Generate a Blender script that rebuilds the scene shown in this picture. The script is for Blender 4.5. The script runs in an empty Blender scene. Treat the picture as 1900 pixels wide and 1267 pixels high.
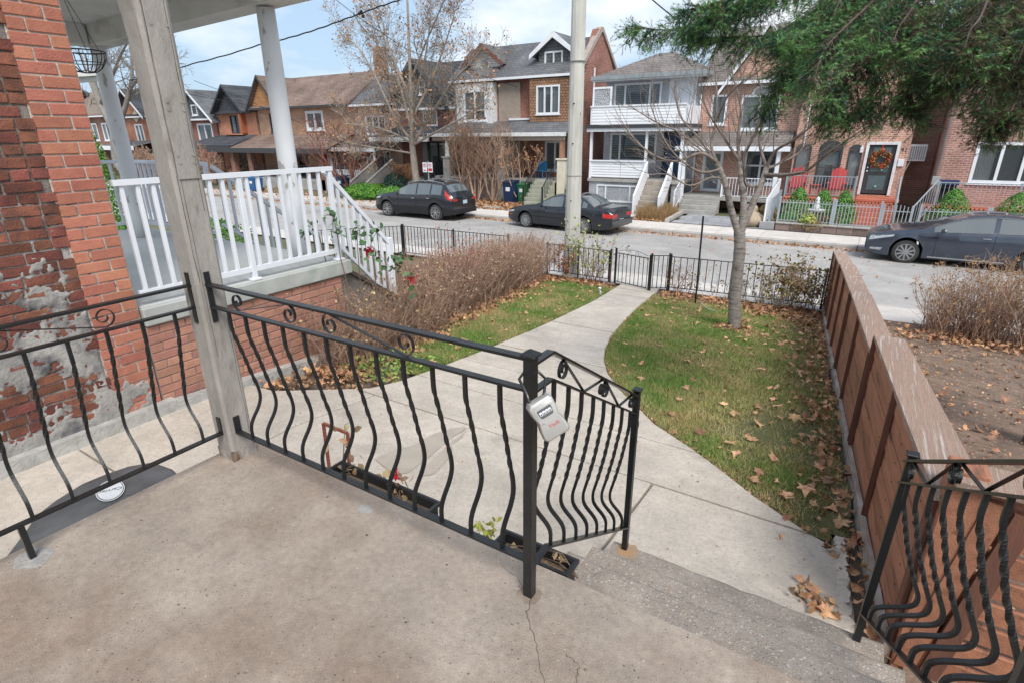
import bpy, math, random
import numpy as np
from mathutils import Vector, Matrix, noise as mnoise

R = math.radians
scene = bpy.context.scene
COL = scene.collection

# ---------------------------------------------------------------- camera
YAW, PITCH, ROLL = R(32.35), R(20.6), R(-0.45)
cy_, sy_ = math.cos(YAW), math.sin(YAW)
fwd = Vector((-sy_*math.cos(PITCH), cy_*math.cos(PITCH), -math.sin(PITCH)))
rgt = Vector((cy_, sy_, 0)); upv = rgt.cross(fwd)
r2 = math.cos(ROLL)*rgt+math.sin(ROLL)*upv
u2 = -math.sin(ROLL)*rgt+math.cos(ROLL)*upv
CAMPOS = Vector((0, 0, 1.5))
cd = bpy.data.cameras.new('camera'); cam = bpy.data.objects.new('camera', cd); COL.objects.link(cam)
cd.sensor_width = 36; cd.lens = 1021/1900*36; cd.clip_start = .05; cd.clip_end = 1500
cam.matrix_world = Matrix(((r2.x, u2.x, -fwd.x, 0), (r2.y, u2.y, -fwd.y, 0), (r2.z, u2.z, -fwd.z, 1.5), (0, 0, 0, 1)))
scene.camera = cam

# ---------------------------------------------------------------- light: bright, softly overcast day
SUN_EL, SUN_AZ = R(50), R(132)
w = bpy.data.worlds.new("World"); scene.world = w; w.use_nodes = True
nt = w.node_tree; N = nt.nodes; Lk = nt.links; N.clear()
out = N.new('ShaderNodeOutputWorld'); bg = N.new('ShaderNodeBackground')
sky = N.new('ShaderNodeTexSky'); sky.sky_type = 'NISHITA'; sky.sun_disc = False
sky.sun_elevation = SUN_EL; sky.sun_rotation = SUN_AZ; sky.air_density = 1.0; sky.dust_density = 2.2
tc = N.new('ShaderNodeTexCoord'); mp = N.new('ShaderNodeMapping'); mp.inputs['Scale'].default_value = (1.6, 1.6, 4.2)
mp.inputs['Location'].default_value = (.35, .2, .1)
n1 = N.new('ShaderNodeTexNoise'); n1.inputs['Scale'].default_value = 1.7; n1.inputs['Detail'].default_value = 9; n1.inputs['Roughness'].default_value = .55
cr = N.new('ShaderNodeValToRGB'); cr.color_ramp.elements[0].position = .43; cr.color_ramp.elements[0].color = (.10, .10, .10, 1)
cr.color_ramp.elements[1].position = .63; cr.color_ramp.elements[1].color = (.93, .93, .93, 1)
mx = N.new('ShaderNodeMixRGB')
mx.inputs[2].default_value = (7.0, 7.15, 7.4, 1)
Lk.new(tc.outputs['Generated'], mp.inputs[0]); Lk.new(mp.outputs[0], n1.inputs[0]); Lk.new(n1.outputs[0], cr.inputs[0])
bl = N.new('ShaderNodeMixRGB'); bl.inputs[0].default_value = .65; bl.inputs[2].default_value = (3.0, 4.5, 6.3, 1)   # thin haze tints the clear part pale blue
Lk.new(sky.outputs[0], bl.inputs[1]); Lk.new(cr.outputs[0], mx.inputs[0]); Lk.new(bl.outputs[0], mx.inputs[1]); Lk.new(mx.outputs[0], bg.inputs[0])
bg.inputs[1].default_value = .068
Lk.new(bg.outputs[0], out.inputs[0])
sd = bpy.data.lights.new('sun', 'SUN'); sd.energy = 1.5; sd.angle = R(26); sd.color = (1, .95, .88)
sun = bpy.data.objects.new('sun', sd); COL.objects.link(sun)
# direction of light: sun above and behind the right shoulder, soft
sv = Vector((math.sin(SUN_AZ)*math.cos(SUN_EL), math.cos(SUN_AZ)*math.cos(SUN_EL), math.sin(SUN_EL)))
sun.rotation_euler = sv.to_track_quat('Z', 'Y').to_euler()
scene.view_settings.view_transform = 'Standard'; scene.view_settings.look = 'None'
scene.view_settings.exposure = 1.25; scene.view_settings.gamma = 1
scene.view_settings.use_curve_mapping = False

# ---------------------------------------------------------------- helpers
rng = random.Random(7)
nrng = np.random.default_rng(11)
def ray(px, py):
    return fwd*1021 + r2*(px-950) - u2*(py-633.5)
def atY(px, py, Y): d = ray(px, py); return CAMPOS+d*(Y/d.y)
def atZ(px, py, Z): d = ray(px, py); return CAMPOS+d*((Z-1.5)/d.z)
KY = [-60, 2.4, 10.9, 11.3, 12.7, 12.75, 20.8, 20.85, 22.9, 25, 27, 400]
KZ = [-.72, -.72, -1.6, -1.62, -1.70, -1.84, -2.08, -1.95, -1.9, -1.8, -1.7, -1.7]
def g(y): return float(np.interp(y, KY, KZ))

class MB:
    def __init__(s): s.v = []; s.f = []; s.m = []; s.mi = 0
    def add(s, vs, fs, mi=None):
        o = len(s.v); s.v.extend([tuple(p) for p in vs]); s.f.extend([tuple(i+o for i in f) for f in fs])
        s.m.extend([s.mi if mi is None else mi]*len(fs)); return s
    def box(s, x0, x1, y0, y1, z0, z1):
        return s.add([(x0,y0,z0),(x1,y0,z0),(x1,y1,z0),(x0,y1,z0),(x0,y0,z1),(x1,y0,z1),(x1,y1,z1),(x0,y1,z1)],
            [(0,3,2,1),(4,5,6,7),(0,1,5,4),(1,2,6,5),(2,3,7,6),(3,0,4,7)])
    def bbox(s, x0, x1, y0, y1, z0, z1, b=.003):   # chamfered box (vertical and top edges)
        xs = [(x0+b,y0),(x1-b,y0),(x1,y0+b),(x1,y1-b),(x1-b,y1),(x0+b,y1),(x0,y1-b),(x0,y0+b)]
        cx, cy = (x0+x1)/2, (y0+y1)/2
        ins = [(min(max(x,x0+b),x1-b), min(max(y,y0+b),y1-b)) for x,y in xs]
        vs = [(x,y,z0+b) for x,y in xs]+[(x,y,z1-b) for x,y in xs]+[(x,y,z1) for x,y in ins]+[(x,y,z0) for x,y in ins]
        fs = [(i,(i+1)%8,8+(i+1)%8,8+i) for i in range(8)]+[(8+i,8+(i+1)%8,16+(i+1)%8,16+i) for i in range(8)]
        fs += [(16,17,18,19,20,21,22,23),(24,31,30,29,28,27,26,25)]+[(24+i,24+(i+1)%8,(i+1)%8,i) for i in range(8)]
        return s.add(vs, fs)
    def obox(s, c, ax, ay, az):   # centre and three half-axis vectors
        c, ax, ay, az = map(Vector, (c, ax, ay, az))
        vs = [c+i*ax+j*ay+k*az for k in (-1,1) for j in (-1,1) for i in (-1,1)]
        return s.add(vs, [(0,2,3,1),(4,5,7,6),(0,1,5,4),(1,3,7,5),(3,2,6,7),(2,0,4,6)])
    def bar(s, a, b, w, h, up=(0,0,1)):   # rectangular bar from a to b; w sideways, h along up
        a, b = Vector(a), Vector(b); d = b-a; L = d.length; d.normalize(); up = Vector(up)
        sd_ = d.cross(up)
        if sd_.length < 1e-4: sd_ = d.cross(Vector((1,0,0)))
        sd_.normalize(); u = sd_.cross(d)
        return s.obox((a+b)/2, sd_*w/2, u*h/2, d*L/2) if False else s.obox((a+b)/2, d*L/2, sd_*w/2, u*h/2)
    def tube(s, pts, rad, n=6, cap=True):
        pts = [Vector(p) for p in pts]
        if not hasattr(rad, '__len__'): rad = [rad]*len(pts)
        vs = []; fs = []; ref = None
        for i, p in enumerate(pts):
            d = (pts[min(i+1,len(pts)-1)]-pts[max(i-1,0)])
            if d.length < 1e-9: d = Vector((0,0,1))
            d.normalize()
            if ref is None:
                ref = d.orthogonal().normalized()
            ref = (ref-d*ref.dot(d))
            if ref.length < 1e-6: ref = d.orthogonal()
            ref.normalize(); q = d.cross(ref)
            for k in range(n):
                a = 2*math.pi*k/n; vs.append(p+(ref*math.cos(a)+q*math.sin(a))*rad[i])
        for i in range(len(pts)-1):
            for k in range(n):
                fs.append((i*n+k, i*n+(k+1)%n, (i+1)*n+(k+1)%n, (i+1)*n+k))
        if cap and n > 2:
            fs.append(tuple(range(n-1,-1,-1))); fs.append(tuple(range((len(pts)-1)*n, len(pts)*n)))
        return s.add(vs, fs)
    def cyl(s, a, b, r, r2=None, n=16): return s.tube([a, b], [r, r if r2 is None else r2], n)
    def lathe(s, c, prof, n=16, axis='z'):   # prof: (r, h)
        vs = []; fs = []
        for r_, h in prof:
            for k in range(n):
                a = 2*math.pi*k/n; x, y = r_*math.cos(a), r_*math.sin(a)
                vs.append((c[0]+x, c[1]+y, c[2]+h) if axis == 'z' else ((c[0]+x, c[1]+h, c[2]+y)))
        m = len(prof)
        for i in range(m-1):
            for k in range(n):
                q = (i*n+k, i*n+(k+1)%n, (i+1)*n+(k+1)%n, (i+1)*n+k)
                fs.append(q if axis == 'z' else q[::-1])
        a, b = tuple(range(n-1,-1,-1)), tuple(range((m-1)*n, m*n))
        fs += [a, b] if axis == 'z' else [a[::-1], b[::-1]]
        return s.add(vs, fs)
    def prism(s, poly, d):   # poly: 3D points (CCW seen from +d side end), extruded by vector d
        poly = [Vector(p) for p in poly]; d = Vector(d); n = len(poly)
        vs = poly+[p+d for p in poly]
        return s.add(vs, [tuple(range(n-1,-1,-1)), tuple(range(n,2*n))]+[(i,(i+1)%n,n+(i+1)%n,n+i) for i in range(n)])
    def quad(s, *p): return s.add(p, [tuple(range(len(p)))])
    def xz(s, poly, y0, y1):   # polygon in x,z extruded in y
        return s.prism([(x, y1, z) for x, z in poly], (0, y0-y1, 0))
    def yz(s, poly, x0, x1):
        return s.prism([(x0, y, z) for y, z in poly], (x1-x0, 0, 0))
    def build(s, name, mats, parent=None, smooth=False, origin=None, loc=None, flat_angle=None):
        me = bpy.data.meshes.new(name)
        o0 = Vector(origin) if origin is not None else (wloc(parent) if parent is not None else Vector((0,0,0)))
        V = np.array(s.v, dtype=np.float32).reshape(-1,3)-np.array(o0, dtype=np.float32)
        me.from_pydata(V.tolist(), [], s.f)
        if not isinstance(mats, (list, tuple)): mats = [mats]
        for m in mats: me.materials.append(m)
        if any(s.m): me.polygons.foreach_set('material_index', s.m)
        if smooth: me.polygons.foreach_set('use_smooth', [True]*len(s.f))
        if smooth and flat_angle: me.set_sharp_from_angle(angle=R(flat_angle))
        me.update()
        o = bpy.data.objects.new(name, me); COL.objects.link(o)
        if parent is not None:
            o.parent = parent
            o.location = (0,0,0) if origin is not None else o0-wloc(parent)
        else: o.location = o0
        return o
def wloc(o):
    v = Vector(o.location)
    while o.parent is not None: o = o.parent; v = v+Vector(o.location)
    return v
def fast(name, V, F, mats, parent=None, smooth=False, mi=None):   # numpy arrays, F (n,3) or (n,4)
    me = bpy.data.meshes.new(name); V = np.asarray(V, np.float32); F = np.asarray(F, np.int32)
    o0 = wloc(parent) if parent is not None else Vector((0,0,0))
    V = V-np.array(o0, np.float32)
    me.vertices.add(len(V)); me.vertices.foreach_set('co', V.ravel())
    k = F.shape[1]; me.loops.add(F.size); me.loops.foreach_set('vertex_index', F.ravel())
    me.polygons.add(len(F)); me.polygons.foreach_set('loop_start', np.arange(0, F.size, k, dtype=np.int32))
    me.polygons.foreach_set('loop_total', np.full(len(F), k, np.int32))
    if not isinstance(mats, (list, tuple)): mats = [mats]
    for m in mats: me.materials.append(m)
    if mi is not None: me.polygons.foreach_set('material_index', np.asarray(mi, np.int32))
    if smooth: me.polygons.foreach_set('use_smooth', np.ones(len(F), bool))
    me.update(calc_edges=True)
    o = bpy.data.objects.new(name, me); COL.objects.link(o)
    if parent is not None: o.parent = parent
    return o
def tag(o, label=None, cat=None, group=None, kind=None):
    if label: o['label'] = label
    if cat: o['category'] = cat
    if group: o['group'] = group
    if kind: o['kind'] = kind
    return o
def empty(name, loc, label, cat, group=None, rz=0):
    o = bpy.data.objects.new(name, None); COL.objects.link(o); o.location = loc; o.rotation_euler = (0,0,rz)
    o.empty_display_size = .1
    return tag(o, label, cat, group)
def struct(o): o['kind'] = 'structure'; return o
def dup(o, parent=None, loc=None):
    c = o.copy(); COL.objects.link(c)
    if parent is not None: c.parent = parent
    if loc is not None: c.location = loc
    return c
def kids(o): return [c for c in bpy.data.objects if c.parent == o]
def copy_tree(o, loc, label=None, rz=None):
    c = o.copy(); COL.objects.link(c); c.location = loc
    if rz is not None: c.rotation_euler = (0,0,rz)
    if label: c['label'] = label
    for ch in kids(o):
        d = ch.copy(); COL.objects.link(d); d.parent = c
        for gch in kids(ch):
            e = gch.copy(); COL.objects.link(e); e.parent = d
    return c
FONT = None
def text(name, s, size, mat_, parent, M, ext=.0005):
    cu = bpy.data.curves.new('t', 'FONT'); cu.body = s; cu.size = size; cu.extrude = ext; cu.align_x = 'CENTER'; cu.align_y = 'CENTER'
    cu.resolution_u = 3
    to = bpy.data.objects.new('t', cu); COL.objects.link(to)
    me = bpy.data.meshes.new_from_object(to.evaluated_get(bpy.context.evaluated_depsgraph_get()))
    bpy.data.objects.remove(to); bpy.data.curves.remove(cu)
    me.transform(M); me.materials.clear(); me.materials.append(mat_)
    o = bpy.data.objects.new(name, me); COL.objects.link(o); o.parent = parent
    return o
def vnoise(n, m, sc, seed=0, octs=4):   # 2D value noise array (n,m), feature size 1/sc
    r = np.random.default_rng(seed); outp = np.zeros((n,m)); amp = 1; tot = 0
    for k in range(octs):
        gx, gy = int(n*sc)+3, int(m*sc)+3
        G = r.random((gx,gy)); x = np.arange(n)*sc; y = np.arange(m)*sc
        xi, yi = x.astype(int), y.astype(int); xf, yf = x-xi, y-yi
        xf = xf*xf*(3-2*xf); yf = yf*yf*(3-2*yf)
        a = G[np.ix_(xi,yi)]; b = G[np.ix_(xi+1,yi)]; c_ = G[np.ix_(xi,yi+1)]; d = G[np.ix_(xi+1,yi+1)]
        outp += amp*((a*(1-xf)[:,None]+b*xf[:,None])*(1-yf)[None]+(c_*(1-xf)[:,None]+d*xf[:,None])*yf[None])
        tot += amp; amp *= .5; sc *= 2
    return outp/tot

# ---------------------------------------------------------------- materials
MATS = {}
def mat(name, c1, c2=None, scale=4, detail=6, rough=.8, bump=0, bscale=80, metal=0, spec=.4, stretch=(1,1,1),
        var=None, vamt=.25, lo=.35, hi=.65, spots=None, coat=0, c3=None, c3scale=1, c3pos=(.5,.6), rot=(0,0,0), hue=0, grain=0):
    if name in MATS: return MATS[name]
    m = bpy.data.materials.new(name); m.use_nodes = True; nt = m.node_tree; N = nt.nodes; L = nt.links
    b = N['Principled BSDF']; b.inputs['Roughness'].default_value = rough; b.inputs['Metallic'].default_value = metal
    b.inputs['Specular IOR Level'].default_value = spec; b.inputs['Coat Weight'].default_value = coat
    geo = N.new('ShaderNodeNewGeometry'); mp = N.new('ShaderNodeMapping'); mp.inputs['Scale'].default_value = stretch
    mp.inputs['Rotation'].default_value = rot
    L.new(geo.outputs['Position'], mp.inputs[0]); P = mp.outputs[0]
    def noise(sc, det=6, ro=.55):
        n = N.new('ShaderNodeTexNoise'); n.inputs['Scale'].default_value = sc; n.inputs['Detail'].default_value = det
        n.inputs['Roughness'].default_value = ro; L.new(P, n.inputs[0]); return n.outputs[0]
    def mapr(v, a, c, x=0, y=1):
        n = N.new('ShaderNodeMapRange'); n.inputs[1].default_value = a; n.inputs[2].default_value = c
        n.inputs[3].default_value = x; n.inputs[4].default_value = y; L.new(v, n.inputs[0]); return n.outputs[0]
    def mixc(f, a, c):
        n = N.new('ShaderNodeMixRGB'); L.new(f, n.inputs[0])
        for i, x in ((1,a),(2,c)):
            if isinstance(x, tuple): n.inputs[i].default_value = (*x[:3], 1)
            else: L.new(x, n.inputs[i])
        return n.outputs[0]
    c2 = c2 or tuple(x*.8 for x in c1)
    col = mixc(mapr(noise(scale, detail), lo, hi), tuple(c1), tuple(c2))
    if c3: col = mixc(mapr(noise(c3scale, 7, .6), *c3pos), col, tuple(c3))
    if spots:   # (colour, scale, threshold): small pits or grains
        for (sc_, cc, s_, th) in [(*q,)[0:4] if len(q) == 4 else (0,*q) for q in spots]:
            v = N.new('ShaderNodeTexVoronoi'); v.inputs['Scale'].default_value = s_; L.new(P, v.inputs[0])
            sp0 = N.new('ShaderNodeSeparateColor'); L.new(v.outputs['Color'], sp0.inputs[0]); dv = N.new('ShaderNodeMath'); dv.operation = 'DIVIDE'
            L.new(v.outputs['Distance'], dv.inputs[0]); L.new(mapr(sp0.outputs[1], 0, 1, .35, 1.5), dv.inputs[1]); msk = mapr(dv.outputs[0], th, th*.5)
            if sc_:   # only some of the cells
                sep = N.new('ShaderNodeSeparateColor'); L.new(v.outputs['Color'], sep.inputs[0])
                mm = N.new('ShaderNodeMath'); mm.operation = 'MULTIPLY'; L.new(msk, mm.inputs[0])
                L.new(mapr(sep.outputs[0], sc_, sc_+.02), mm.inputs[1]); msk = mm.outputs[0]
            col = mixc(msk, col, tuple(cc))
    if grain:   # fine tone grain and mid-size mottling of the surface itself
        for sc_, am in ((240, grain), (38, grain*.8), (7, grain*.6)):
            h0 = N.new('ShaderNodeHueSaturation'); L.new(col, h0.inputs['Color']); L.new(mapr(noise(sc_, 4, .6), .3, .7, 1-am, 1+am), h0.inputs['Value']); col = h0.outputs[0]
    if var:
        src = geo.outputs['Random Per Island'] if var == 'island' else N.new('ShaderNodeObjectInfo').outputs['Random']
        h = N.new('ShaderNodeHueSaturation'); L.new(col, h.inputs['Color'])
        L.new(mapr(src, 0, 1, 1-vamt, 1+vamt), h.inputs['Value'])
        if hue:
            mh = N.new('ShaderNodeMath'); mh.operation = 'MULTIPLY'; mh.inputs[1].default_value = 7.13; L.new(src, mh.inputs[0])
            fr = N.new('ShaderNodeMath'); fr.operation = 'FRACT'; L.new(mh.outputs[0], fr.inputs[0])
            L.new(mapr(fr.outputs[0], 0, 1, .5-hue, .5+hue), h.inputs['Hue'])
        col = h.outputs[0]
    L.new(col, b.inputs['Base Color'])
    if bump:
        bn = N.new('ShaderNodeBump'); bn.inputs['Strength'].default_value = min(1, bump); bn.inputs['Distance'].default_value = .01
        L.new(noise(bscale, 5, .6), bn.inputs['Height']); L.new(bn.outputs[0], b.inputs['Normal'])
    MATS[name] = m; return m
def pattern_mat(name, c1, c2, mortar, bw, bh, mort=.01, rough=.85, plane='xz', bump=.4, offset=.5, weather=.3):
    """bricks, shingles or siding too far away to pick apart: brick texture in metres on a wall plane"""
    if name in MATS: return MATS[name]
    m = bpy.data.materials.new(name); m.use_nodes = True; nt = m.node_tree; N = nt.nodes; L = nt.links
    b = N['Principled BSDF']; b.inputs['Roughness'].default_value = rough; b.inputs['Specular IOR Level'].default_value = .3
    geo = N.new('ShaderNodeNewGeometry'); sp = N.new('ShaderNodeSeparateXYZ'); L.new(geo.outputs['Position'], sp.inputs[0])
    cb = N.new('ShaderNodeCombineXYZ')
    if plane == 'auto':   # x+y runs along the wall whichever way it faces
        ad = N.new('ShaderNodeMath'); L.new(sp.outputs[0], ad.inputs[0]); L.new(sp.outputs[1], ad.inputs[1]); L.new(ad.outputs[0], cb.inputs[0])
        L.new(sp.outputs[2], cb.inputs[1])
    else:
        L.new(sp.outputs['xyz'.index(plane[0])], cb.inputs[0]); L.new(sp.outputs['xyz'.index(plane[1])], cb.inputs[1])
    t = N.new('ShaderNodeTexBrick'); t.inputs['Scale'].default_value = 1; t.inputs['Brick Width'].default_value = bw
    t.inputs['Row Height'].default_value = bh; t.inputs['Mortar Size'].default_value = mort; t.inputs['Mortar Smooth'].default_value = .3
    t.inputs['Color1'].default_value = (*c1,1); t.inputs['Color2'].default_value = (*c2,1); t.inputs['Mortar'].default_value = (*mortar,1)
    t.offset = offset; L.new(cb.outputs[0], t.inputs[0])
    n = N.new('ShaderNodeTexNoise'); n.inputs['Scale'].default_value = .9; n.inputs['Detail'].default_value = 8; L.new(geo.outputs['Position'], n.inputs[0])
    n2 = N.new('ShaderNodeTexNoise'); n2.inputs['Scale'].default_value = 14; n2.inputs['Detail'].default_value = 4; L.new(geo.outputs['Position'], n2.inputs[0])
    h = N.new('ShaderNodeHueSaturation'); L.new(t.outputs[0], h.inputs['Color'])
    mr = N.new('ShaderNodeMapRange'); mr.inputs[1].default_value = .3; mr.inputs[2].default_value = .7
    mr.inputs[3].default_value = 1-weather; mr.inputs[4].default_value = 1+weather; L.new(n.outputs[0], mr.inputs[0])
    mr2 = N.new('ShaderNodeMapRange'); mr2.inputs[1].default_value = .3; mr2.inputs[2].default_value = .7
    mr2.inputs[3].default_value = .82; mr2.inputs[4].default_value = 1.18; L.new(n2.outputs[0], mr2.inputs[0])
    mm = N.new('ShaderNodeMath'); mm.operation = 'MULTIPLY'; L.new(mr.outputs[0], mm.inputs[0]); L.new(mr2.outputs[0], mm.inputs[1])
    L.new(mm.outputs[0], h.inputs['Value']); L.new(h.outputs[0], b.inputs['Base Color'])
    bn = N.new('ShaderNodeBump'); bn.inputs['Strength'].default_value = bump; bn.inputs['Distance'].default_value = .01; bn.invert = True
    L.new(t.outputs['Fac'], bn.inputs['Height']); L.new(bn.outputs[0], b.inputs['Normal'])
    MATS[name] = m; return m
def glass_mat(name, dark=(.02,.025,.03), rough=.03, alpha=None):
    m = bpy.data.materials.new(name); m.use_nodes = True; nt = m.node_tree; N = nt.nodes; L = nt.links
    b = N['Principled BSDF']; b.inputs['Base Color'].default_value = (*dark,1); b.inputs['Roughness'].default_value = rough
    b.inputs['Specular IOR Level'].default_value = 1.0; b.inputs['Coat Weight'].default_value = .6; b.inputs['Coat Roughness'].default_value = .02
    if alpha:
        o = N['Material Output']; tr = N.new('ShaderNodeBsdfTransparent'); tr.inputs[0].default_value = (.9,.94,.95,1)
        mx = N.new('ShaderNodeMixShader'); mx.inputs[0].default_value = alpha
        L.new(tr.outputs[0], mx.inputs[1]); L.new(b.outputs[0], mx.inputs[2]); L.new(mx.outputs[0], o.inputs[0])
    MATS[name] = m; return m
GLASS = glass_mat('window_glass', (.17,.20,.21)); CLEAR = glass_mat('clear_glass', (.1,.12,.13), alpha=.35)
CARGLASS = glass_mat('car_glass', (.10,.12,.13)); 
WHITE = mat('white_paint', (.78,.80,.83), (.70,.72,.76), scale=3, rough=.45, bump=.05)
WHITEW = mat('weathered_white_paint', (.74,.75,.76), (.60,.60,.60), scale=7, rough=.6, bump=.15, bscale=50, c3=(.38,.36,.33), c3scale=9, c3pos=(.64,.70))
IRON = mat('black_iron', (.008,.009,.010), (.016,.017,.018), scale=9, rough=.30, bump=.35, bscale=120, spec=.5, c3=(.12,.055,.03), c3scale=5, c3pos=(.69,.80))
DARK = mat('dark_interior', (.02,.02,.022), rough=.9)
BLACKP = mat('black_plastic', (.015,.015,.016), (.025,.025,.026), rough=.4)
RUBBER = mat('tyre_rubber', (.03,.03,.031), (.045,.045,.045), scale=10, rough=.85, bump=.3)
CONC = mat('path_concrete', (.58,.515,.44), (.48,.425,.36), scale=2.2, detail=8, rough=.92, bump=.5, bscale=180, c3=(.37,.325,.285), c3scale=.9, c3pos=(.56,.74), spots=[(.80,(.28,.245,.215),70,.3),(.9,(.22,.19,.165),18,.10)], var='object', vamt=.08, grain=.15)
CONCG = mat('grey_concrete', (.40,.39,.37), (.31,.30,.28), scale=3, detail=8, rough=.9, bump=.4, bscale=120, c3=(.24,.25,.22), c3scale=2.5, c3pos=(.55,.7))
# ================================================================ THE GROUND
ASPH = mat('old_asphalt', (.43,.41,.39), (.345,.33,.315), scale=1.1, detail=9, rough=.93, bump=.6, bscale=160, c3=(.30,.285,.275), c3scale=.35, c3pos=(.5,.68), spots=[(.7,(.20,.19,.185),45,.3)], grain=.12)
SOIL = mat('garden_soil', (.115,.085,.062), (.19,.145,.11), scale=6, detail=9, rough=1, bump=1, bscale=70, c3=(.06,.045,.035), c3scale=3, c3pos=(.5,.65))
LAWNB = mat('lawn_soil', (.09,.105,.035), (.16,.14,.07), scale=1.6, detail=8, rough=1, bump=1, bscale=60, c3=(.13,.10,.07), c3scale=1.1, c3pos=(.58,.7))
SIDEW = mat('sidewalk_concrete', (.62,.58,.54), (.52,.485,.45), scale=1.8, detail=8, rough=.93, bump=.4, bscale=120, c3=(.45,.42,.385), c3scale=.8, c3pos=(.55,.75), var='object', vamt=.07, grain=.10)
def sheet(name, x0, x1, y0, y1, off, m, nx=2, step=None, kind=True, bumpy=0, seed=1):
    ys = sorted(set([y0, y1]+[k for k in KY if y0 < k < y1]+([] if not step else list(np.arange(y0, y1, step)))))
    xs = np.linspace(x0, x1, nx)
    V = []; 
    for y in ys:
        for x in xs:
            V.append((x, y, g(y)+off+(bumpy*mnoise.noise(Vector((x*1.3,y*1.3,seed))) if bumpy else 0)))
    n = len(xs); F = [(j*n+i, j*n+i+1, (j+1)*n+i+1, (j+1)*n+i) for j in range(len(ys)-1) for i in range(n-1)]
    o = fast(name, V, F, m)
    return struct(o) if kind else o
GR = mat('far_ground', (.16,.14,.10), (.10,.115,.05), scale=.8, detail=9, rough=1, bump=.6, bscale=30)
sheet('ground', -500, 400, -60, 400, -.06, GR)
sheet('road', -160, 90, 12.75, 20.8, 0, ASPH, nx=3)
# kerbs with their stones
KERB = mat('kerb_concrete', (.46,.44,.41), (.36,.34,.32), scale=2.5, detail=8, rough=.92, bump=.4)
for nm, y0, y1, zt, zb in (('near_kerb', 12.6, 12.75, g(12.6)+.0, -2.05), ('far_kerb', 20.8, 20.97, -1.95, -2.3)):
    k = MB(); x = -120
    while x < 60:
        k.bbox(x, x+2.98, y0, y1, zb, zt+.004, .012); x += 3
    struct(k.build(nm, KERB))
# pavements: single flags near enough to see, children of their pavement
def pavement(name, y0, y1, x0, x1, w, near, thick=.1, off=.0):
    base = struct(sheet(name, -160, 90, y0, y1, off-.012, SIDEW, nx=2))
    x = x0; k = 0
    while x < x1:
        yb = [y0+.005]+[v for v in KY if y0+.005 < v < y1-.005]+[y1-.005]
        b = MB(); b.prism([(x+.008, y, g(y)+off) for y in yb]+[(x+w-.008, y, g(y)+off) for y in reversed(yb)], (0,0,.006))
        o = b.build('slab', SIDEW, base); x += w; k += 1
    return base
pavement('near_pavement', 11.32, 12.6, -15, 7.5, 1.5, True)
pavement('far_pavement', 20.98, 22.5, -36, 6, 1.5, False)
# leaf drifts and dirt line the far gutter (built later as leaves)

# own yard: soil everywhere, lawns over it
def X_fence(y): return .44-(y-2.6)*.0875
sheet('yard_soil', -9.5, 9, -3, 11.32, -.035, SOIL, nx=60, step=.2, bumpy=.025)
PL = [(1.3,-4.76),(2.72,-4.74),(2.76,-4.42),(3.36,-3.78),(3.7,-3.70),(4.4,-3.68),(5.2,-3.69),(6.3,-3.73),(7.47,-3.81),(9.2,-3.98),(10.85,-4.22),(11.3,-4.27)]
PR = [(1.3,.40),(2.0,.36),(2.7,.31),(3.2,.24),(3.27,.07),(3.53,-.29),(3.75,-.53),(3.98,-.80),(4.29,-1.23),(4.93,-1.81),(5.35,-2.12),(5.78,-2.35),(6.3,-2.55),(6.93,-2.72),(7.8,-2.9),(8.73,-3.06),(9.8,-3.22),(10.85,-3.37),(11.3,-3.43)]
def pl(y): return float(np.interp(y, *zip(*PL)))
def pr_(y): return float(np.interp(y, *zip(*PR)))
path = struct(sheet('path', -4.7, .2, 1.0, 3.27, -.03, SOIL))
def slab(y0, y1, xl=None, xr=None, th=.1):
    ys = sorted(set([y0, y1]+list(np.arange(math.ceil(y0/.15)*.15, y1, .15))+[k[0] for k in PL+PR if y0 < k[0] < y1]))
    ys = [y for y in ys if y == y0 or y == y1 or (y-y0 > .02 and y1-y > .02)]
    L_ = [(max(pl(y), xl) if xl is not None else pl(y), y) for y in ys]; R_ = [(min(pr_(y), xr) if xr is not None else pr_(y), y) for y in ys]
    z = lambda y: g(y)+.02
    tiltn = rng.uniform(-.004,.004)
    b = MB(); n = len(ys)
    vs = []; fs = []
    for (lx, y), (rx, _) in zip(L_, R_):
        e = .0075 if (xl is not None) else 0; e2 = .0075 if xr is not None else 0
        vs += [(lx+e, y, z(y)-th), (lx+e, y, z(y)-.008+tiltn), (lx+e+.01, y, z(y)+tiltn), (rx-e2-.01, y, z(y)+tiltn), (rx-e2, y, z(y)-.008+tiltn), (rx-e2, y, z(y)-th)]
    for i in range(n-1):
        for k in range(5): fs.append((i*6+k, i*6+k+1, i*6+7+k, i*6+6+k))
    fs.append((5,4,3,2,1,0)); fs.append(tuple(range((n-1)*6, n*6)))
    fs = [tuple(reversed(f)) for f in fs]
    b.add(vs, fs); return b.build('slab', CONC, path)
J = .0075
for a, b_ in ((1.3+J, 3.27-J),):
    slab(a, b_, None, -3.62); slab(a, b_, -3.62, -2.49); slab(a, b_, -2.49, -.92); slab(a, b_, -.92, None)
cuts = [3.27, 3.95, 4.72, 5.5, 6.25, 7.1, 8.05, 9.1, 10.1, 10.75, 11.28]
for a, b_ in zip(cuts[:-1], cuts[1:]): slab(a+J, b_-J)
walk = struct(sheet('side_walkway', -4.7, -2.6, -1, 1.28, -.05, CONC))
for i in range(3):
    b = MB(); b.bbox(-4.74, -2.55, -1.4+i*.9+.005, -.5+i*.9-.005, -.82, -.70, .006); b.build('slab', CONC, walk)
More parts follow.
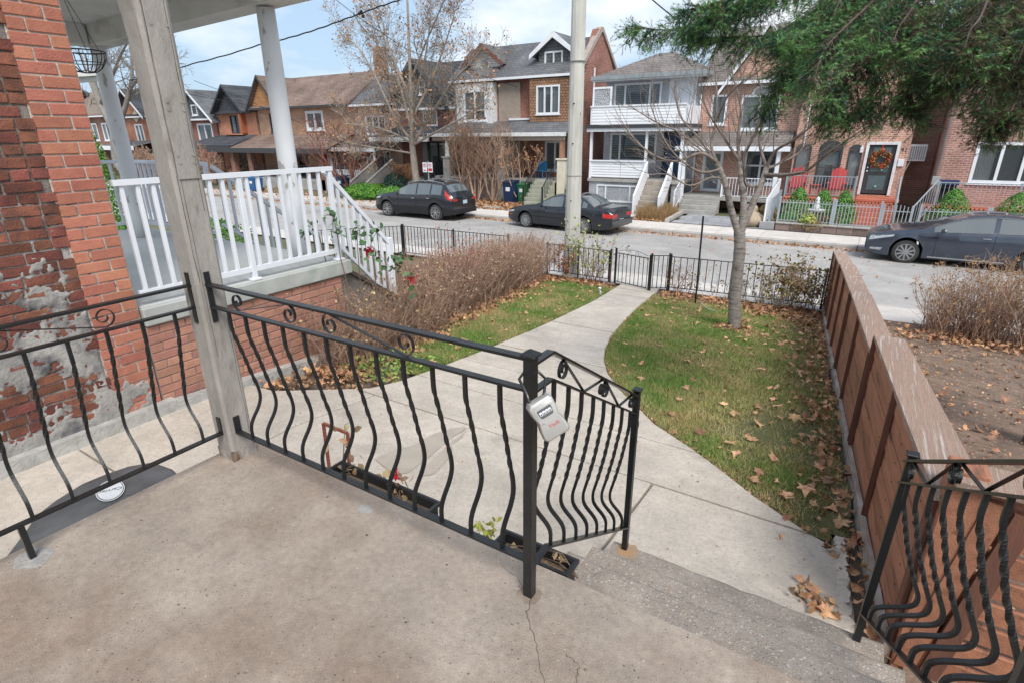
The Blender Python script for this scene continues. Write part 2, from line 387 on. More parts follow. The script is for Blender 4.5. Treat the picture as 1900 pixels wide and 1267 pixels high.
# concrete curb strip at the foot of the neighbour's wall, whitish
b = MB(); b.yz([(-1.5,-.72),(2.05,-.72),(2.05,-.60),(-1.5,-.60)], -4.80, -4.71); struct(b.build('wall_footing', mat('footing_cement', (.50,.49,.46), (.36,.35,.33), scale=9, rough=.95, bump=1, bscale=40)))
b = MB(); b.yz([(2.05,-.80),(4.2,-1.02),(4.2,-.78),(2.05,-.62)], -4.80, -4.70); struct(b.build('wall_footing', MATS['footing_cement']))
DAMP = mat('damp_concrete', (.46,.40,.335), (.40,.345,.29), scale=6, detail=8, rough=.8, bump=.3)
for ring in ([(698,872),(730,852),(770,838),(805,812),(840,798),(866,793),(862,800),(835,822),(800,860),(760,898),(735,902)],[(866,801),(858,815),(842,832),(835,858),(818,885),(800,902),(778,905),(800,872),(838,828)]):
    q = MB(); n = 44; vs = []
    P0_ = [atZ(*p, -.79) for p in ring]; m_ = len(P0_)
    for i in range(n):
        t = i/n*m_; k = int(t); p = P0_[k].lerp(P0_[(k+1)%m_], t-k); j = .012*mnoise.noise(p*14); vs.append((p.x+j, p.y+j, g(p.y)+.0262))
    q.add(vs, [tuple(range(n-1,-1,-1))]); q.build('damp_stain', DAMP, path)

# lawns: base sheets and blades
def lawn_r_poly():   # right lawn between path and fence
    a = [(pr_(y)+.015, y) for y in np.arange(3.3, 10.71, .12)]
    return a+[(X_fence(10.75)-.1, 10.75)]+[(X_fence(y)-.07, y) for y in np.arange(10.5, 3.0, -.5)]+[(.2,3.28)]
def lawn_l_poly():
    hl = [(-4.35,4.25),(-4.9,5.6),(-5.2,7.0),(-5.5,9.0),(-5.75,10.4),(-5.2,10.8)]
    return [(pl(y)-.015, y) for y in np.arange(10.8, 3.95, -.12)]+hl
def inpoly(P, x, y):
    n = len(P); c = np.zeros(np.shape(x), bool); j = n-1
    for i in range(n):
        xi, yi = P[i]; xj, yj = P[j]
        t = ((yi > y) != (yj > y)) & (x < (xj-xi)*(y-yi)/(yj-yi+1e-12)+xi); c ^= t; j = i
    return c
def gv(y): return np.interp(y, KY, KZ)
GRASS = mat('grass_blades', (.135,.24,.05), (.215,.31,.085), scale=2.5, detail=6, rough=.75, var='island', vamt=.38, c3=(.44,.36,.17), c3scale=1.4, c3pos=(.44,.66), hue=.02, spec=.2)
GRASS2 = mat('dry_grass_blades', (.48,.40,.21), (.34,.31,.12), scale=3.5, detail=6, rough=.8, var='island', vamt=.35, spec=.2)
for nm, P, cnt, seed in (('lawn_right', lawn_r_poly(), 185000, 1), ('lawn_left', lawn_l_poly(), 75000, 2)):
    xs = [p[0] for p in P]; ys = [p[1] for p in P]
    # base
    me_b = MB(); st = .1
    X, Y = np.meshgrid(np.arange(min(xs), max(xs), st), np.arange(min(ys), max(ys), st))
    ok = inpoly(P, X+st/2, Y+st/2); n1_, m1_ = X.shape
    idx = -np.ones((n1_+1, m1_+1), int); V = []; F = []
    for i in range(n1_):
        for j in range(m1_):
            if ok[i,j]:
                q = []
                for a_, b_ in ((i,j),(i,j+1),(i+1,j+1),(i+1,j)):
                    if idx[a_,b_] < 0:
                        idx[a_,b_] = len(V); x = min(xs)+b_*st; y = min(ys)+a_*st
                        V.append((x, y, g(y)-.004+.012*mnoise.noise(Vector((x*2,y*2,3)))))
                    q.append(idx[a_,b_])
                F.append(q)
    lw = struct(fast('lawn', V, F, LAWNB))
    x = nrng.uniform(min(xs), max(xs), cnt*2); y = min(ys)+(max(ys)-min(ys))*nrng.random(cnt*2)**1.25
    k = inpoly(P, x, y); x, y = x[k][:cnt], y[k][:cnt]; n = len(x)
    # patchy cover: bare at the fence side and where noise says so
    nz = np.array([mnoise.noise(Vector((a*1.1, b*1.1, 5)))+.5*mnoise.noise(Vector((a*3.3, b*3.3, 9))) for a, b in zip(x, y)])
    near_f = np.clip(1-(X_fence(y)-x)/1.3, 0, 1) if 'right' in nm else np.zeros(n)
    near_b = np.clip((y-9.6)/1.3, 0, 1)*.7
    dry = nz+near_f*1.0+(.35*np.clip((5.6-y)/3,0,1) if 'right' in nm else 0)+near_b
    keep = nrng.random(n) > np.clip((dry-.35)*1.1, 0, .93)
    x, y, dry = x[keep], y[keep], dry[keep]; n = len(x)
    isdry = nrng.random(n) < np.clip(dry*.9+(.18 if 'right' in nm else .0), .03, .9)
    h = nrng.uniform(.025, .06, n)*(1-.25*isdry); a = nrng.uniform(0, 2*np.pi, n); wd = nrng.uniform(.0018, .0034, n)+.0004*(y-3)
    lean = nrng.normal(0, .022, (n,2)); z = gv(y)-.006
    dx, dy = np.cos(a)*wd, np.sin(a)*wd
    V = np.stack([np.stack([x-dx,y-dy,z],1), np.stack([x+dx,y+dy,z],1), np.stack([x+lean[:,0],y+lean[:,1],z+h],1)], 1).reshape(-1,3)
    F = np.arange(n*3).reshape(-1,3)
    gr_ = fast('grass', V, F, [GRASS, GRASS2], lw, mi=isdry.astype(int)); gr_['kind'] = 'stuff'

# ================================================================ OUR PORCH
PORCH = mat('porch_concrete', (.36,.30,.25), (.28,.235,.195), scale=2.2, detail=9, rough=.88, bump=.45, bscale=150,
            c3=(.25,.175,.13), c3scale=1.1, c3pos=(.46,.72), spots=[(.90,(.06,.05,.04),24,.13),(.80,(.12,.10,.085),60,.2),(.80,(.16,.135,.115),130,.3),(.90,(.44,.38,.33),90,.22),(.55,(.10,.08,.065),9,.045)], grain=.17)
AGG = mat('exposed_aggregate', (.42,.36,.31), (.32,.275,.235), scale=5, detail=8, rough=.9, bump=1, bscale=170,
          spots=[(.50,(.58,.53,.48),85,.36),(.62,(.17,.145,.13),120,.34),(.60,(.34,.24,.18),105,.36),(.82,(.45,.45,.47),65,.3)], grain=.12)
pd = empty('porch', (-1, .3, -.72), 'worn pitted concrete porch floor in the foreground with pebbled steps down', 'porch')
b = MB(); b.bbox(-2.565, .52, -1.6, 1.435, -.13, 0, .012); b.build('floor_slab', PORCH, pd)
b = MB(); b.box(-2.52, .46, -1.5, 1.36, -.80, -.128); b.build('base_wall', CONCG, pd)
for i, (y0, y1, zt, xr) in enumerate(((1.37, 1.74, -.18, .42), (1.70, 2.02, -.36, .43), (1.98, 2.315, -.54, .40))):
    # pebbled tread with a worn, uneven edge
    n = 60; V = []; F = []
    xl = -.82
    rows = [(y0,0,0),(y1-.02,0,0),(y1-.004,0,-.006),(y1,0,-.02),(y1,0,-.2)]
    for (y, _, dz) in rows:
        for k in range(n+1):
            x = xl+(xr-xl)*k/n; jj = .008*mnoise.noise(Vector((x*9,y*3,i*7))) if y > y0 else 0
            V.append((x, y+jj, zt+dz+.003*mnoise.noise(Vector((x*14,y*14,i)))))
    for r_ in range(len(rows)-1):
        for k in range(n): F.append((r_*(n+1)+k, r_*(n+1)+k+1, (r_+1)*(n+1)+k+1, (r_+1)*(n+1)+k))
    F = [tuple(reversed(f)) for f in F] if False else F
    q = MB(); q.add(V, F); q.add([(xr,y0,zt),(xr,y1,zt-.01),(xr,y1,-.8),(xr,y0,-.8)], [(0,1,2,3)]); q.add([(xl,y0,zt),(xl,y1,zt-.01),(xl,y1,-.8),(xl,y0,-.8)], [(3,2,1,0)])
    q.build('step', AGG, pd, smooth=False)
# cracks in the porch floor: thin dark grooves
CR = mat('crack_dark', (.07,.055,.045), rough=1)
def crack(pix, z, wd, name='crack', parent=pd):
    pts = [atZ(*p, z) for p in pix]; q = MB(); fine = []
    for a, c in zip(pts[:-1], pts[1:]):
        for t in np.linspace(0,1,7)[:-1]: 
            p = a.lerp(c, t); fine.append(p+Vector((rng.uniform(-.006,.006), rng.uniform(-.006,.006), 0)))
    fine.append(pts[-1])
    for a, c in zip(fine[:-1], fine[1:]):
        d = (c-a).normalized().cross(Vector((0,0,1)))*wd*rng.uniform(.4,1)
        q.add([a-d, a+d, c+d, c-d], [(0,1,2,3)])
    for i in range(len(q.v)): q.v[i] = (q.v[i][0], q.v[i][1], z+.0012)
    return q.build(name, CR, parent)
crack([(985,1105),(978,1140),(992,1180),(1000,1230),(1010,1267)], 0, .0012)
crack([(1050,1215),(1075,1235),(1070,1267)], 0, .001)
crack([(930,1045),(960,1070),(978,1098)], 0, .001)
# rust stains round the foot of the rail post: flaky mortar patch
def blob(c, r, z, m, parent, name, n=16, seed=0, sx=1, th=.004):
    rr = random.Random(seed); ring = [(c[0]+sx*r*math.cos(6.283*k/n)*rr.uniform(.75,1.15), c[1]+r*math.sin(6.283*k/n)*rr.uniform(.75,1.15), z) for k in range(n)]
    q = MB(); q.add(ring+[(c[0], c[1], z+th)], [(k, (k+1)%n, n) for k in range(n)]); return q.build(name, m, parent, smooth=True)
RUSTC = mat('rust_stained_mortar', (.42,.25,.13), (.33,.24,.17), scale=22, rough=.95, bump=.6)
blob((-.73,2.27), .062, -.5395, RUSTC, pd, 'mortar_patch', seed=3)
PATCHM = mat('grey_patch', (.27,.26,.25), (.38,.36,.34), scale=30, rough=.9, bump=.6)
p = atZ(676,944,0); blob((p.x,p.y), .028, .0008, PATCHM, pd, 'mortar_patch', seed=5, sx=1.5)
DIRTM = mat('post_foot_stain', (.21,.16,.125), (.30,.245,.20), scale=16, rough=.9, bump=.3, grain=.15)
blob((-.75,1.285), .042, .0006, DIRTM, pd, 'foot_stain', seed=8, sx=1.25, n=24, th=.0004)
blob((-2.45,.439), .06, .0008, PATCHM, pd, 'mortar_patch', seed=6, sx=1.2)

# beams of our own porch, above the view; its roof and wall are not built
oh = empty('porch_beams', (-1, 0, 2.6), 'pale painted beams resting on the timber post above the porch', 'beams')
b = MB(); b.box(-2.60, 1.5, 1.24, 1.36, 2.52, 2.72); b.box(-2.53, -2.41, -1.6, 1.24, 2.52, 2.72); b.build('beam', WHITEW, oh)

# timber post
POSTM = mat('old_painted_post', (.35,.325,.295), (.27,.25,.225), scale=5, detail=8, rough=.62, bump=.5, bscale=35, stretch=(1,1,.35),
            c3=(.13,.11,.09), c3scale=4.5, c3pos=(.58,.70), grain=.10)
POSTR = mat('rotten_wood', (.15,.095,.06), (.34,.31,.28), lo=.40, hi=.56, scale=16, detail=8, rough=.95, bump=1, bscale=60, stretch=(1,1,.25))
post = empty('porch_post', (-2.47,1.297,0), 'square cream painted timber post with cracked paint and rotten foot', 'post')
q = MB()
x0, x1, y0, y1 = -2.53, -2.405, 1.235, 1.36
def post_ring(z, c, e=0, jit=0):
    return [(x0+c-e,y0-e,z),(x1-c+e,y0-e,z),(x1+e,y0+c-e,z),(x1+e,y1-c+e,z),(x1-c+e,y1+e,z),(x0+c-e,y1+e,z),(x0-e,y1-c+e,z),(x0-e,y0+c-e,z)]
vs = []; fs = []
zz = [.055,.16,.3,.6,.9,1.2,1.5,1.8,2.1,2.52]
for i, z in enumerate(zz):
    for v in post_ring(z, .012): vs.append(v)
for i in range(len(zz)-1):
    for k in range(8): fs.append((i*8+k, i*8+(k+1)%8, (i+1)*8+(k+1)%8, (i+1)*8+k))
q.add(vs, fs); q.build('shaft', POSTM, post)
# applied boards on the outer face with a joint line
q = MB(); q.bbox(x1, x1+.006, y0+.02, y1-.016, 1.335, 2.5, .002); q.build('cover_board', POSTM, post)
q = MB()
for z in (1.40,1.43,1.6,1.63,1.9): 
    for yy in (y0+.035,y1-.03): q.cyl((x1+.006,yy,z),(x1+.0085,yy,z),.006,n=10)
q.build('nail_head', POSTM, post)
# rotten foot, edges eaten away
vs = []; fs = []; n = 32; lv = 7
for i in range(lv):
    z = .055*i/(lv-1)
    for k in range(n):
        t = k/n*4; s_ = int(t); u = t-s_
        cx_, cy2 = [(x0+(x1-x0)*u,y0),(x1,y0+(y1-y0)*u),(x1-(x1-x0)*u,y1),(x0,y1-(y1-y0)*u)][s_]
        e = .012*(1-i/(lv-1))*max(0, mnoise.noise(Vector((cx_*40,cy2*40,z*20)))+.3) if i < lv-1 else 0
        mx_, my_ = (x0+x1)/2, (y0+y1)/2
        vs.append((cx_+(mx_-cx_)*e*7, cy2+(my_-cy2)*e*7, z))
for i in range(lv-1):
    for k in range(n): fs.append((i*n+k, i*n+(k+1)%n, (i+1)*n+(k+1)%n, (i+1)*n+k))
q = MB(); q.add(vs, fs); q.build('rotten_foot', POSTR, post)
# curved bracket at the top, springing towards the wall
q = MB(); arc = [(y0+.002-.0, 1.50)]
for k in range(13):
    a = k/12*math.pi/2; arc.append((y0-.45*(1-math.cos(a)), 1.85+.67*math.sin(a)*1.0))
q.yz([(y0+.001,1.78)]+[(y, z) for y, z in arc[1:]]+[(y0+.001,2.52)], x0+.012, x1-.012); q.build('curved_bracket', POSTM, post)
# long cracks down the outer face
q = MB()
for yy, za, zb_, s_ in ((y0+.028,.55,1.33,1),(y1-.02,.12,.75,2),(y1-.025,1.2,2.3,3),(y0+.014,.9,2.2,4)):
    pts = [(yy+.006*mnoise.noise(Vector((z*6,s_,0))), z) for z in np.arange(za, zb_, .03)]
    for (ya, z_a), (yb, z_b) in zip(pts[:-1], pts[1:]):
        wv = .0009*(1+mnoise.noise(Vector((z_a*9,s_,4))))
        xx = x1+(.0066 if z_a > 1.335 else .0006)
        q.add([(xx,ya-wv,z_a),(xx,ya+wv,z_a),(xx,yb+wv,z_b),(xx,yb-wv,z_b)], [(0,1,2,3)])
q.build('paint_crack', CR, post)

# ================================================================ WROUGHT IRON RAILINGS
BT = [(0,0),(.14,0),(.33,.030),(.5,.052),(.62,.072),(.70,.076),(.77,.058),(.85,.015),(.90,0),(1,0)]
def cat_interp(t, pts=BT):
    xs, ys = zip(*pts); return float(np.interp(t, xs, ys))
BT2 = [(0,0),(.12,0),(.4,.028),(.6,.055),(.72,.074),(.80,.068),(.865,.015),(.90,0),(1,0)]   # stair rails: sharper knee
PROF = [BT]
def smooth_off(t, amp):
    return sum(cat_interp(min(1,max(0,t+d)), PROF[0]) for d in (-.03,-.015,0,.015,.03))/5*amp
def baluster_mesh(h, dirv, amp=1.0, wd=.0125, tw=2.6, n=44):
    """square bar hanging from z=0 to z=-h, twisted in the middle and bellied towards dirv"""
    q = MB(); vs = []; fs = []; d = Vector(dirv); s_ = Vector((0,0,1)).cross(d)
    for i in range(n+1):
        t = i/n; o_ = smooth_off(t, amp); t2 = min(1,t+.01); t1 = max(0,t-.01)
        tan = Vector((0,0,-h*(t2-t1)))+d*(smooth_off(t2,amp)-smooth_off(t1,amp)); tan.normalize()
        nrm = tan.cross(s_).normalized(); c = d*o_+Vector((0,0,-h*t))
        tt = min(1, max(0, (t-.14)/(.60-.14))); a = math.pi/4+tw*math.pi*tt*1.0
        for k in range(4):
            aa = a+k*math.pi/2; vs.append(c+(s_*math.cos(aa)+nrm*math.sin(aa))*wd*.707)
    for i in range(n):
        for k in range(4): fs.append((i*4+k, (i+1)*4+k, (i+1)*4+(k+1)%4, i*4+(k+1)%4))
    q.add(vs, fs); q.add([vs[0],vs[1],vs[2],vs[3]],[(0,1,2,3)]); q.add(vs[-4:],[(3,2,1,0)])
    me = bpy.data.meshes.new('baluster'); me.from_pydata([tuple(v) for v in q.v], [], q.f); me.materials.append(IRON); me.update(); return me
def place_mesh(name, me, parent, loc):
    o = bpy.data.objects.new(name, me); COL.objects.link(o); o.parent = parent; o.location = Vector(loc)-wloc(parent); return o
def ribbon(q, pts, side, wd=.012, th=.003):
    """flat bar bent along pts; 'side' is the direction of its width"""
    side = Vector(side); vs = []; fs = []; n = len(pts)
    pts = [Vector(p) for p in pts]
    for i, p in enumerate(pts):
        t = (pts[min(i+1,n-1)]-pts[max(i-1,0)]).normalized(); nr = t.cross(side).normalized()
        for a, b_ in ((-1,-1),(1,-1),(1,1),(-1,1)): vs.append(p+side*wd/2*a+nr*th/2*b_)
    for i in range(n-1):
        for k in range(4): fs.append((i*4+k, i*4+(k+1)%4, (i+1)*4+(k+1)%4, (i+1)*4+k))
    fs += [(3,2,1,0), tuple(range((n-1)*4, n*4))]
    q.add(vs, fs)
def scroll_path(O, U, W, A, rA, B, rB, up):
    """S-scroll in the plane O+u*U+w*W: a curl round A and a curl round B joined by a straight; up=+1: leaves A at its foot and meets B at its head"""
    def curl(c, r, a0, sgn, turns=1.55, n=26):
        out_ = []
        for i in range(n+1):
            t = i/n; rr = r*(1-.72*t**1.1); a = a0+sgn*t*turns*2*math.pi
            out_.append((c[0]+rr*math.cos(a), c[1]+rr*math.sin(a)))
        return out_
    if up > 0: pa = curl(A, rA, -math.pi/2, -1, 1.3)[::-1]; pb = curl(B, rB, math.pi/2, -1, 1.3)
    else:      pa = curl(A, rA, math.pi/2, 1, 1.3)[::-1]; pb = curl(B, rB, -math.pi/2, 1, 1.3)
    return [Vector(O)+Vector(U)*u+Vector(W)*w_ for u, w_ in pa+pb]
def flange(q, c, nrm, h=.09, w_=.024, t=.006):
    c = Vector(c); nrm = Vector(nrm); s_ = Vector((0,0,1)).cross(nrm)
    q.obox(c, nrm*t/2, s_*w_/2, Vector((0,0,h/2)))

# front rail, between timber post and the iron corner post
fr = empty('front_railing', (-1.6,1.285,0), 'black wrought iron porch railing with twisted balusters between timber post and lockbox post', 'railing', 'porch railings')
YF = 1.285
q = MB(); q.bar((x1,YF,.888),(-.75,YF,.888),.03,.010); q.build('top_rail', IRON, fr)
q = MB(); q.bar((x1,YF,.786),(-.75,YF,.786),.026,.009); q.build('middle_rail', IRON, fr)
q = MB(); q.bar((x1,YF,.150),(-.75,YF,.150),.028,.009); q.build('bottom_rail', IRON, fr)
bm_f = baluster_mesh(.633, (0,1,0))
for x in (-2.285,-2.165,-2.04,-1.915,-1.785,-1.655,-1.525,-1.392,-1.262,-1.130,-.995,-.860):
    place_mesh('baluster', bm_f, fr, (x, YF, .782))
for A, rA, B, rB, up in (((-2.20,.838),.038,(-1.86,.838),.043,1),((-1.62,.838),.043,(-1.245,.838),.043,-1)):
    q = MB(); ribbon(q, scroll_path((0,YF,0),(1,0,0),(0,0,1),A,rA,B,rB,up), (0,1,0)); q.build('scroll', IRON, fr, smooth=False)
q = MB(); flange(q, (x1+.004,YF,.83),(1,0,0),.23,.024); q.build('bracket', IRON, fr)
q = MB(); flange(q, (x1+.004,YF,.19),(1,0,0),.09,.03); q.build('bracket', IRON, fr)
def iron_post(q, a, b_, w_=.035):
    q.bar(a, b_, w_*.92, w_*.92, up=(0,1,0))
q = MB(); iron_post(q, (-.75,YF,0), (-.75,YF,.895)); q.build('post', IRON, fr)
q = MB(); c = (-.75,YF,.895); q.bbox(c[0]-.025,c[0]+.025,c[1]-.025,c[1]+.025,c[2],c[2]+.01,.003)
q.add([(c[0]-.022,c[1]-.022,c[2]+.01),(c[0]+.022,c[1]-.022,c[2]+.01),(c[0]+.022,c[1]+.022,c[2]+.01),(c[0]-.022,c[1]+.022,c[2]+.01),(c[0],c[1],c[2]+.024)],[(0,1,4),(1,2,4),(2,3,4),(3,0,4)]); q.build('post_cap', IRON, fr)

# left rail
XL = -2.462
lr = empty('side_railing', (XL,.2,0), 'black wrought iron porch railing with twisted balusters, facing the old brick wall', 'railing', 'porch railings')
q = MB(); q.bar((XL,y0,.888),(XL,-1.55,.888),.03,.010); q.build('top_rail', IRON, lr)
q = MB(); q.bar((XL,y0,.786),(XL,-1.55,.786),.026,.009); q.build('middle_rail', IRON, lr)
q = MB(); q.bar((XL,y0,.150),(XL,-1.55,.150),.028,.009); q.build('bottom_rail', IRON, lr)
bm_l = baluster_mesh(.633, (-1,0,0))
for k in range(20): place_mesh('baluster', bm_l, lr, (XL, 1.144-k*.1325, .782))
for A, rA, B, rB, up in (((-.885,.838),.040,(-.555,.838),.043,-1),((-.5,.838),.04,(-.1,.838),.04,1),((.2,.838),.04,(.6,.838),.04,-1)):
    q = MB(); ribbon(q, scroll_path((XL,0,0),(0,-1,0),(0,0,1),A,rA,B,rB,-up if A[0]<-.8 else up), (1,0,0)); q.build('scroll', IRON, lr)
q = MB(); flange(q, (XL,y0-.004,.83),(0,-1,0),.23,.024); q.build('bracket', IRON, lr)
q = MB(); flange(q, (XL,y0-.004,.19),(0,-1,0),.09,.03); q.build('bracket', IRON, lr)
q = MB(); q.bar((XL+.002,.439,.146),(XL+.01,.439,0),.02,.02,up=(0,1,0)); q.build('foot', IRON, lr)

# stair rails
def stair_rail(name, xt, xb, out_, label, ytop=1.285, yb=2.275, bulge=1.0, near_post=True, dzl=0):
    """xt: x at the porch edge, xb: x at the foot; out_ = +1/-1 side the balusters belly towards"""
    e = empty(name, (xb, yb, -.54), label, 'railing', 'stair railings')
    yk = 1.41; sl = .60
    def X(y): return xt+(xb-xt)*(y-ytop)/(yb-ytop)
    def rail(zk, w_, h_, nm, flatstart=True):
        q = MB(); a = (X(ytop), ytop, zk); k = (X(yk), yk, zk); c_ = (X(yb), yb, zk-(yb-yk)*sl)
        q.bar(a, k, w_, h_); q.bar(k, c_, w_, h_); q.build(nm, IRON, e)
    zt, zm, zb = .868+dzl, .775+dzl, .118+dzl
    rail(zt, .028, .009, 'top_rail'); rail(zm, .024, .008, 'middle_rail'); rail(zb, .026, .008, 'bottom_rail')
    PROF[0] = BT2; bm = baluster_mesh(zm-zb, (out_,0,0), bulge, tw=3.4, n=60, wd=.0135 if out_ > 0 else .0125); PROF[0] = BT
    for i in range(8):
        y = 1.435+i*.109
        place_mesh('baluster', bm, e, (X(y), y, zm-(y-yk)*sl))
    # triangular scroll motifs between the two upper rails
    for ya, yb_, sgn in ((1.50,1.84,1),(1.88,2.20,1)):
        q = MB(); ym = (ya+yb_)/2
        def P(y, f): return Vector((X(y), y, zm-(y-yk)*sl+(zt-zm)*f))
        def curlat(y, s_):
            out2 = []
            for i in range(22):
                t = i/21; rr = .036*(1-.7*t); a = math.pi/2+s_*t*1.35*2*math.pi
                out2.append(P(y,0)+Vector((0,rr*math.cos(a), .93*(zt-zm)-.036+rr*math.sin(a))))
            return out2
        ribbon(q, [P(ym,.04)]+curlat(ya,1), (1,0,0)); ribbon(q, [P(ym,.04)]+curlat(yb_,-1), (1,0,0)); q.build('scroll', IRON, e)
    q = MB(); zp = zt-(yb-yk)*sl+.03
    iron_post(q, (xb, yb, -.545), (X(yb)+(.012 if out_ > 0 else 0), yb-.0, zp), .03); q.build('post', IRON, e)
    c = (X(yb)+(.012 if out_ > 0 else 0), yb, zp)
    q = MB(); q.bbox(c[0]-.021,c[0]+.021,c[1]-.021,c[1]+.021,c[2],c[2]+.009,.002); q.build('post_cap', IRON, e)
    q = MB()   # small scroll on the outside of the newel
    pts = []
    for i in range(20):
        t = i/19; a = math.pi/2-t*2.3*math.pi; rr = .026*(1-.6*t); pts.append((c[0]+0, yb+.028+rr*math.cos(a)*.8, zp-.20+rr*math.sin(a)))
    pts = [(c[0], yb+.016, zp-.01),(c[0], yb+.032, zp-.08)]+pts
    ribbon(q, pts, (1,0,0)); q.build('scroll', IRON, e)
    if not near_post:
        q = MB(); iron_post(q, (xt+.01,ytop,0), (xt+.01,ytop,zt+.03)); q.build('post', IRON, e)
    return e
stair_rail('stair_railing', -.75, -.75, -1, 'black wrought iron stair railing sloping down from the lockbox post to the path')
stair_rail('stair_railing', .455, .30, 1, 'black wrought iron stair railing at bottom right, in front of the brown fence', bulge=1.75, near_post=False)

# ================================================================ KEY LOCKBOX
SIL = mat('silver_cast_metal', (.50,.485,.46), (.45,.435,.41), scale=8, rough=.38, metal=.45, bump=.1)
SILD = mat('dark_recess', (.10,.10,.10), rough=.5); RED = mat('red_print', (.50,.02,.03), rough=.5)
lb = empty('key_lockbox', (-.672,1.245,.745), 'silver key lockbox with four number dials hanging from the iron corner post', 'lockbox')
n_ = (CAMPOS+Vector((.42,0,-.25))-Vector((-.672,1.245,.745))).normalized(); up_ = Vector((0,0,1))
ex = up_.cross(n_).normalized(); ez = n_.cross(ex)
ro = R(27); ex2 = ex*math.cos(ro)+ez*math.sin(ro); ez2 = -ex*math.sin(ro)+ez*math.cos(ro)
LM = Matrix((( ex2.x, ez2.x, n_.x, 0),(ex2.y, ez2.y, n_.y, 0),(ex2.z, ez2.z, n_.z, 0),(0,0,0,1)))
def lbp(u, v, d): return Vector((-.666,1.238,.742))+(ex2*u+ez2*v+n_*d)*1.16
prof_ = [(-.026,.053),(.026,.053),(.034,.044),(.0335,.020),(.029,0),(.034,-.022),(.036,-.045),(.030,-.053),(-.030,-.053),(-.036,-.045),(-.034,-.022),(-.029,0),(-.0335,.020),(-.034,.044)]
q = MB(); n = len(prof_); vs = []; fs = []
lay = [(-.020,.86),(-.014,1),(.012,1),(.019,.93),(.0205,.86)]
for d, s_ in lay: vs += [lbp(u*s_, v*s_, d) for u, v in prof_]
for i in range(len(lay)-1):
    for k in range(n): fs.append((i*n+(k+1)%n, i*n+k, (i+1)*n+k, (i+1)*n+(k+1)%n))
fs += [tuple(range(n)), tuple(range(5*n-1, 4*n-1, -1))]
q.add(vs, [tuple(reversed(f)) for f in fs]); q.build('case', SIL, lb, smooth=True, flat_angle=35)
q = MB()
fr_o = [(-.022,.034),(.022,.034),(.024,.030),(.021,.008),(.018,.004),(-.018,.004),(-.021,.008),(-.024,.030)]
q.prism([lbp(u, v, .0202) for u, v in fr_o], n_*.0022); q.build('dial_frame', SIL, lb)
q = MB(); q.prism([lbp(u*.82, (v-.019)*.78+.019, .0225) for u, v in fr_o], n_*.0006); q.build('dial_recess', SILD, lb)
for k in range(4):
    cxk = -.0125+k*.0083; q = MB()
    q.tube([lbp(cxk-.0034,.019,.0205), lbp(cxk+.0034,.019,.0205)], .0068, n=14); q.build('dial', WHITE, lb)
    M = Matrix.Translation(lbp(cxk,.019,.0276)-wloc(lb)) @ LM
    text('numeral', '8', .0105, DARK, lb, M, .0001)
M = Matrix.Translation(lbp(.004,-.018,.0207)-wloc(lb)) @ LM
text('lettering', 'Vault', .0165, RED, lb, M, .0002)
q = MB(); q.tube([lbp(-.022,.052,0), lbp(-.022,.066,0), lbp(-.017,.080,0), lbp(0,.087,0), lbp(.017,.080,0), lbp(.022,.066,0), lbp(.022,.052,0)] if False else
    [lbp(-.022,.050,0), Vector((-.725,1.225,.80)), Vector((-.765,1.245,.835)), Vector((-.775,1.29,.838)), Vector((-.75,1.325,.835)), Vector((-.715,1.315,.82)), Vector((-.695,1.27,.80)), lbp(.018,.050,0)], .0045, n=8)
q.build('shackle', mat('steel_shackle', (.10,.10,.10), rough=.3, metal=.8), lb, smooth=True)
q = MB(); q.tube([lbp(-.0195+.003*math.cos(a), -.0075+.004*math.sin(a), .0208) for a in np.linspace(0, math.pi, 8)], .0006, n=4); q.build('padlock_logo', RED, lb)
# ================================================================ NEIGHBOUR'S HOUSE (left)
XW = -4.79
OB = mat('old_red_brick', (.24,.085,.056), (.13,.052,.040), scale=9, detail=8, rough=.92, bump=.9, bscale=70, var='object', vamt=.35, c3=(.30,.27,.25), c3scale=5, c3pos=(.66,.76), hue=.012)
NB = mat('new_orange_brick', (.48,.19,.125), (.40,.155,.105), scale=14, detail=8, rough=.9, bump=.7, bscale=90, var='object', vamt=.16, spots=[(.8,(.20,.09,.06),60,.2)], hue=.008)
MORT = mat('light_mortar', (.60,.53,.47), (.48,.42,.37), scale=18, rough=1, bump=1, bscale=60)
MORTO = mat('old_mortar', (.27,.235,.21), (.17,.14,.125), scale=10, detail=8, rough=1, bump=1, bscale=60)
PARG = mat('cement_parging', (.42,.40,.375), (.24,.23,.22), scale=6, detail=9, rough=.95, bump=1, bscale=45, c3=(.10,.10,.105), c3scale=3, c3pos=(.50,.66), spots=[(.8,(.27,.11,.08),22,.25)])
nh = empty('brick_house', (XW, 0, -.72), 'neighbouring house of old dark brick with crumbling mortar and a newer orange brick corner', 'house')
b = MB(); b.box(XW-.35, XW-.012, -3, 1.628, -.9, 5.2); b.build('wall_core', MORTO, nh)
b = MB(); b.box(XW-.35, XW-.009, 1.632, 1.972, -.9, 5.2); b.build('corner_core', MORT, nh)
def brick_meshes(w, h, m, k, d=.05, rough=.003, seed=0):
    out_ = []
    for s_ in range(k):
        rr = random.Random(seed+s_); q = MB(); b_ = .004
        q.bbox(0, d, 0, w, 0, h, b_)
        q.v = [(x+(rr.uniform(-rough*.6,rough) if x > d*.5 else 0), y+rr.uniform(-rough,rough), z+rr.uniform(-rough,rough)) for x, y, z in q.v]
        me = bpy.data.meshes.new('brick'); me.from_pydata(q.v, [], q.f); me.materials.append(m); out_.append(me)
    return out_
CH = .0838
newS = brick_meshes(.212, .072, NB, 4, rough=.0015, seed=1); newH = brick_meshes(.1, .072, NB, 3, rough=.0015, seed=9)
k = 0; z = -.70
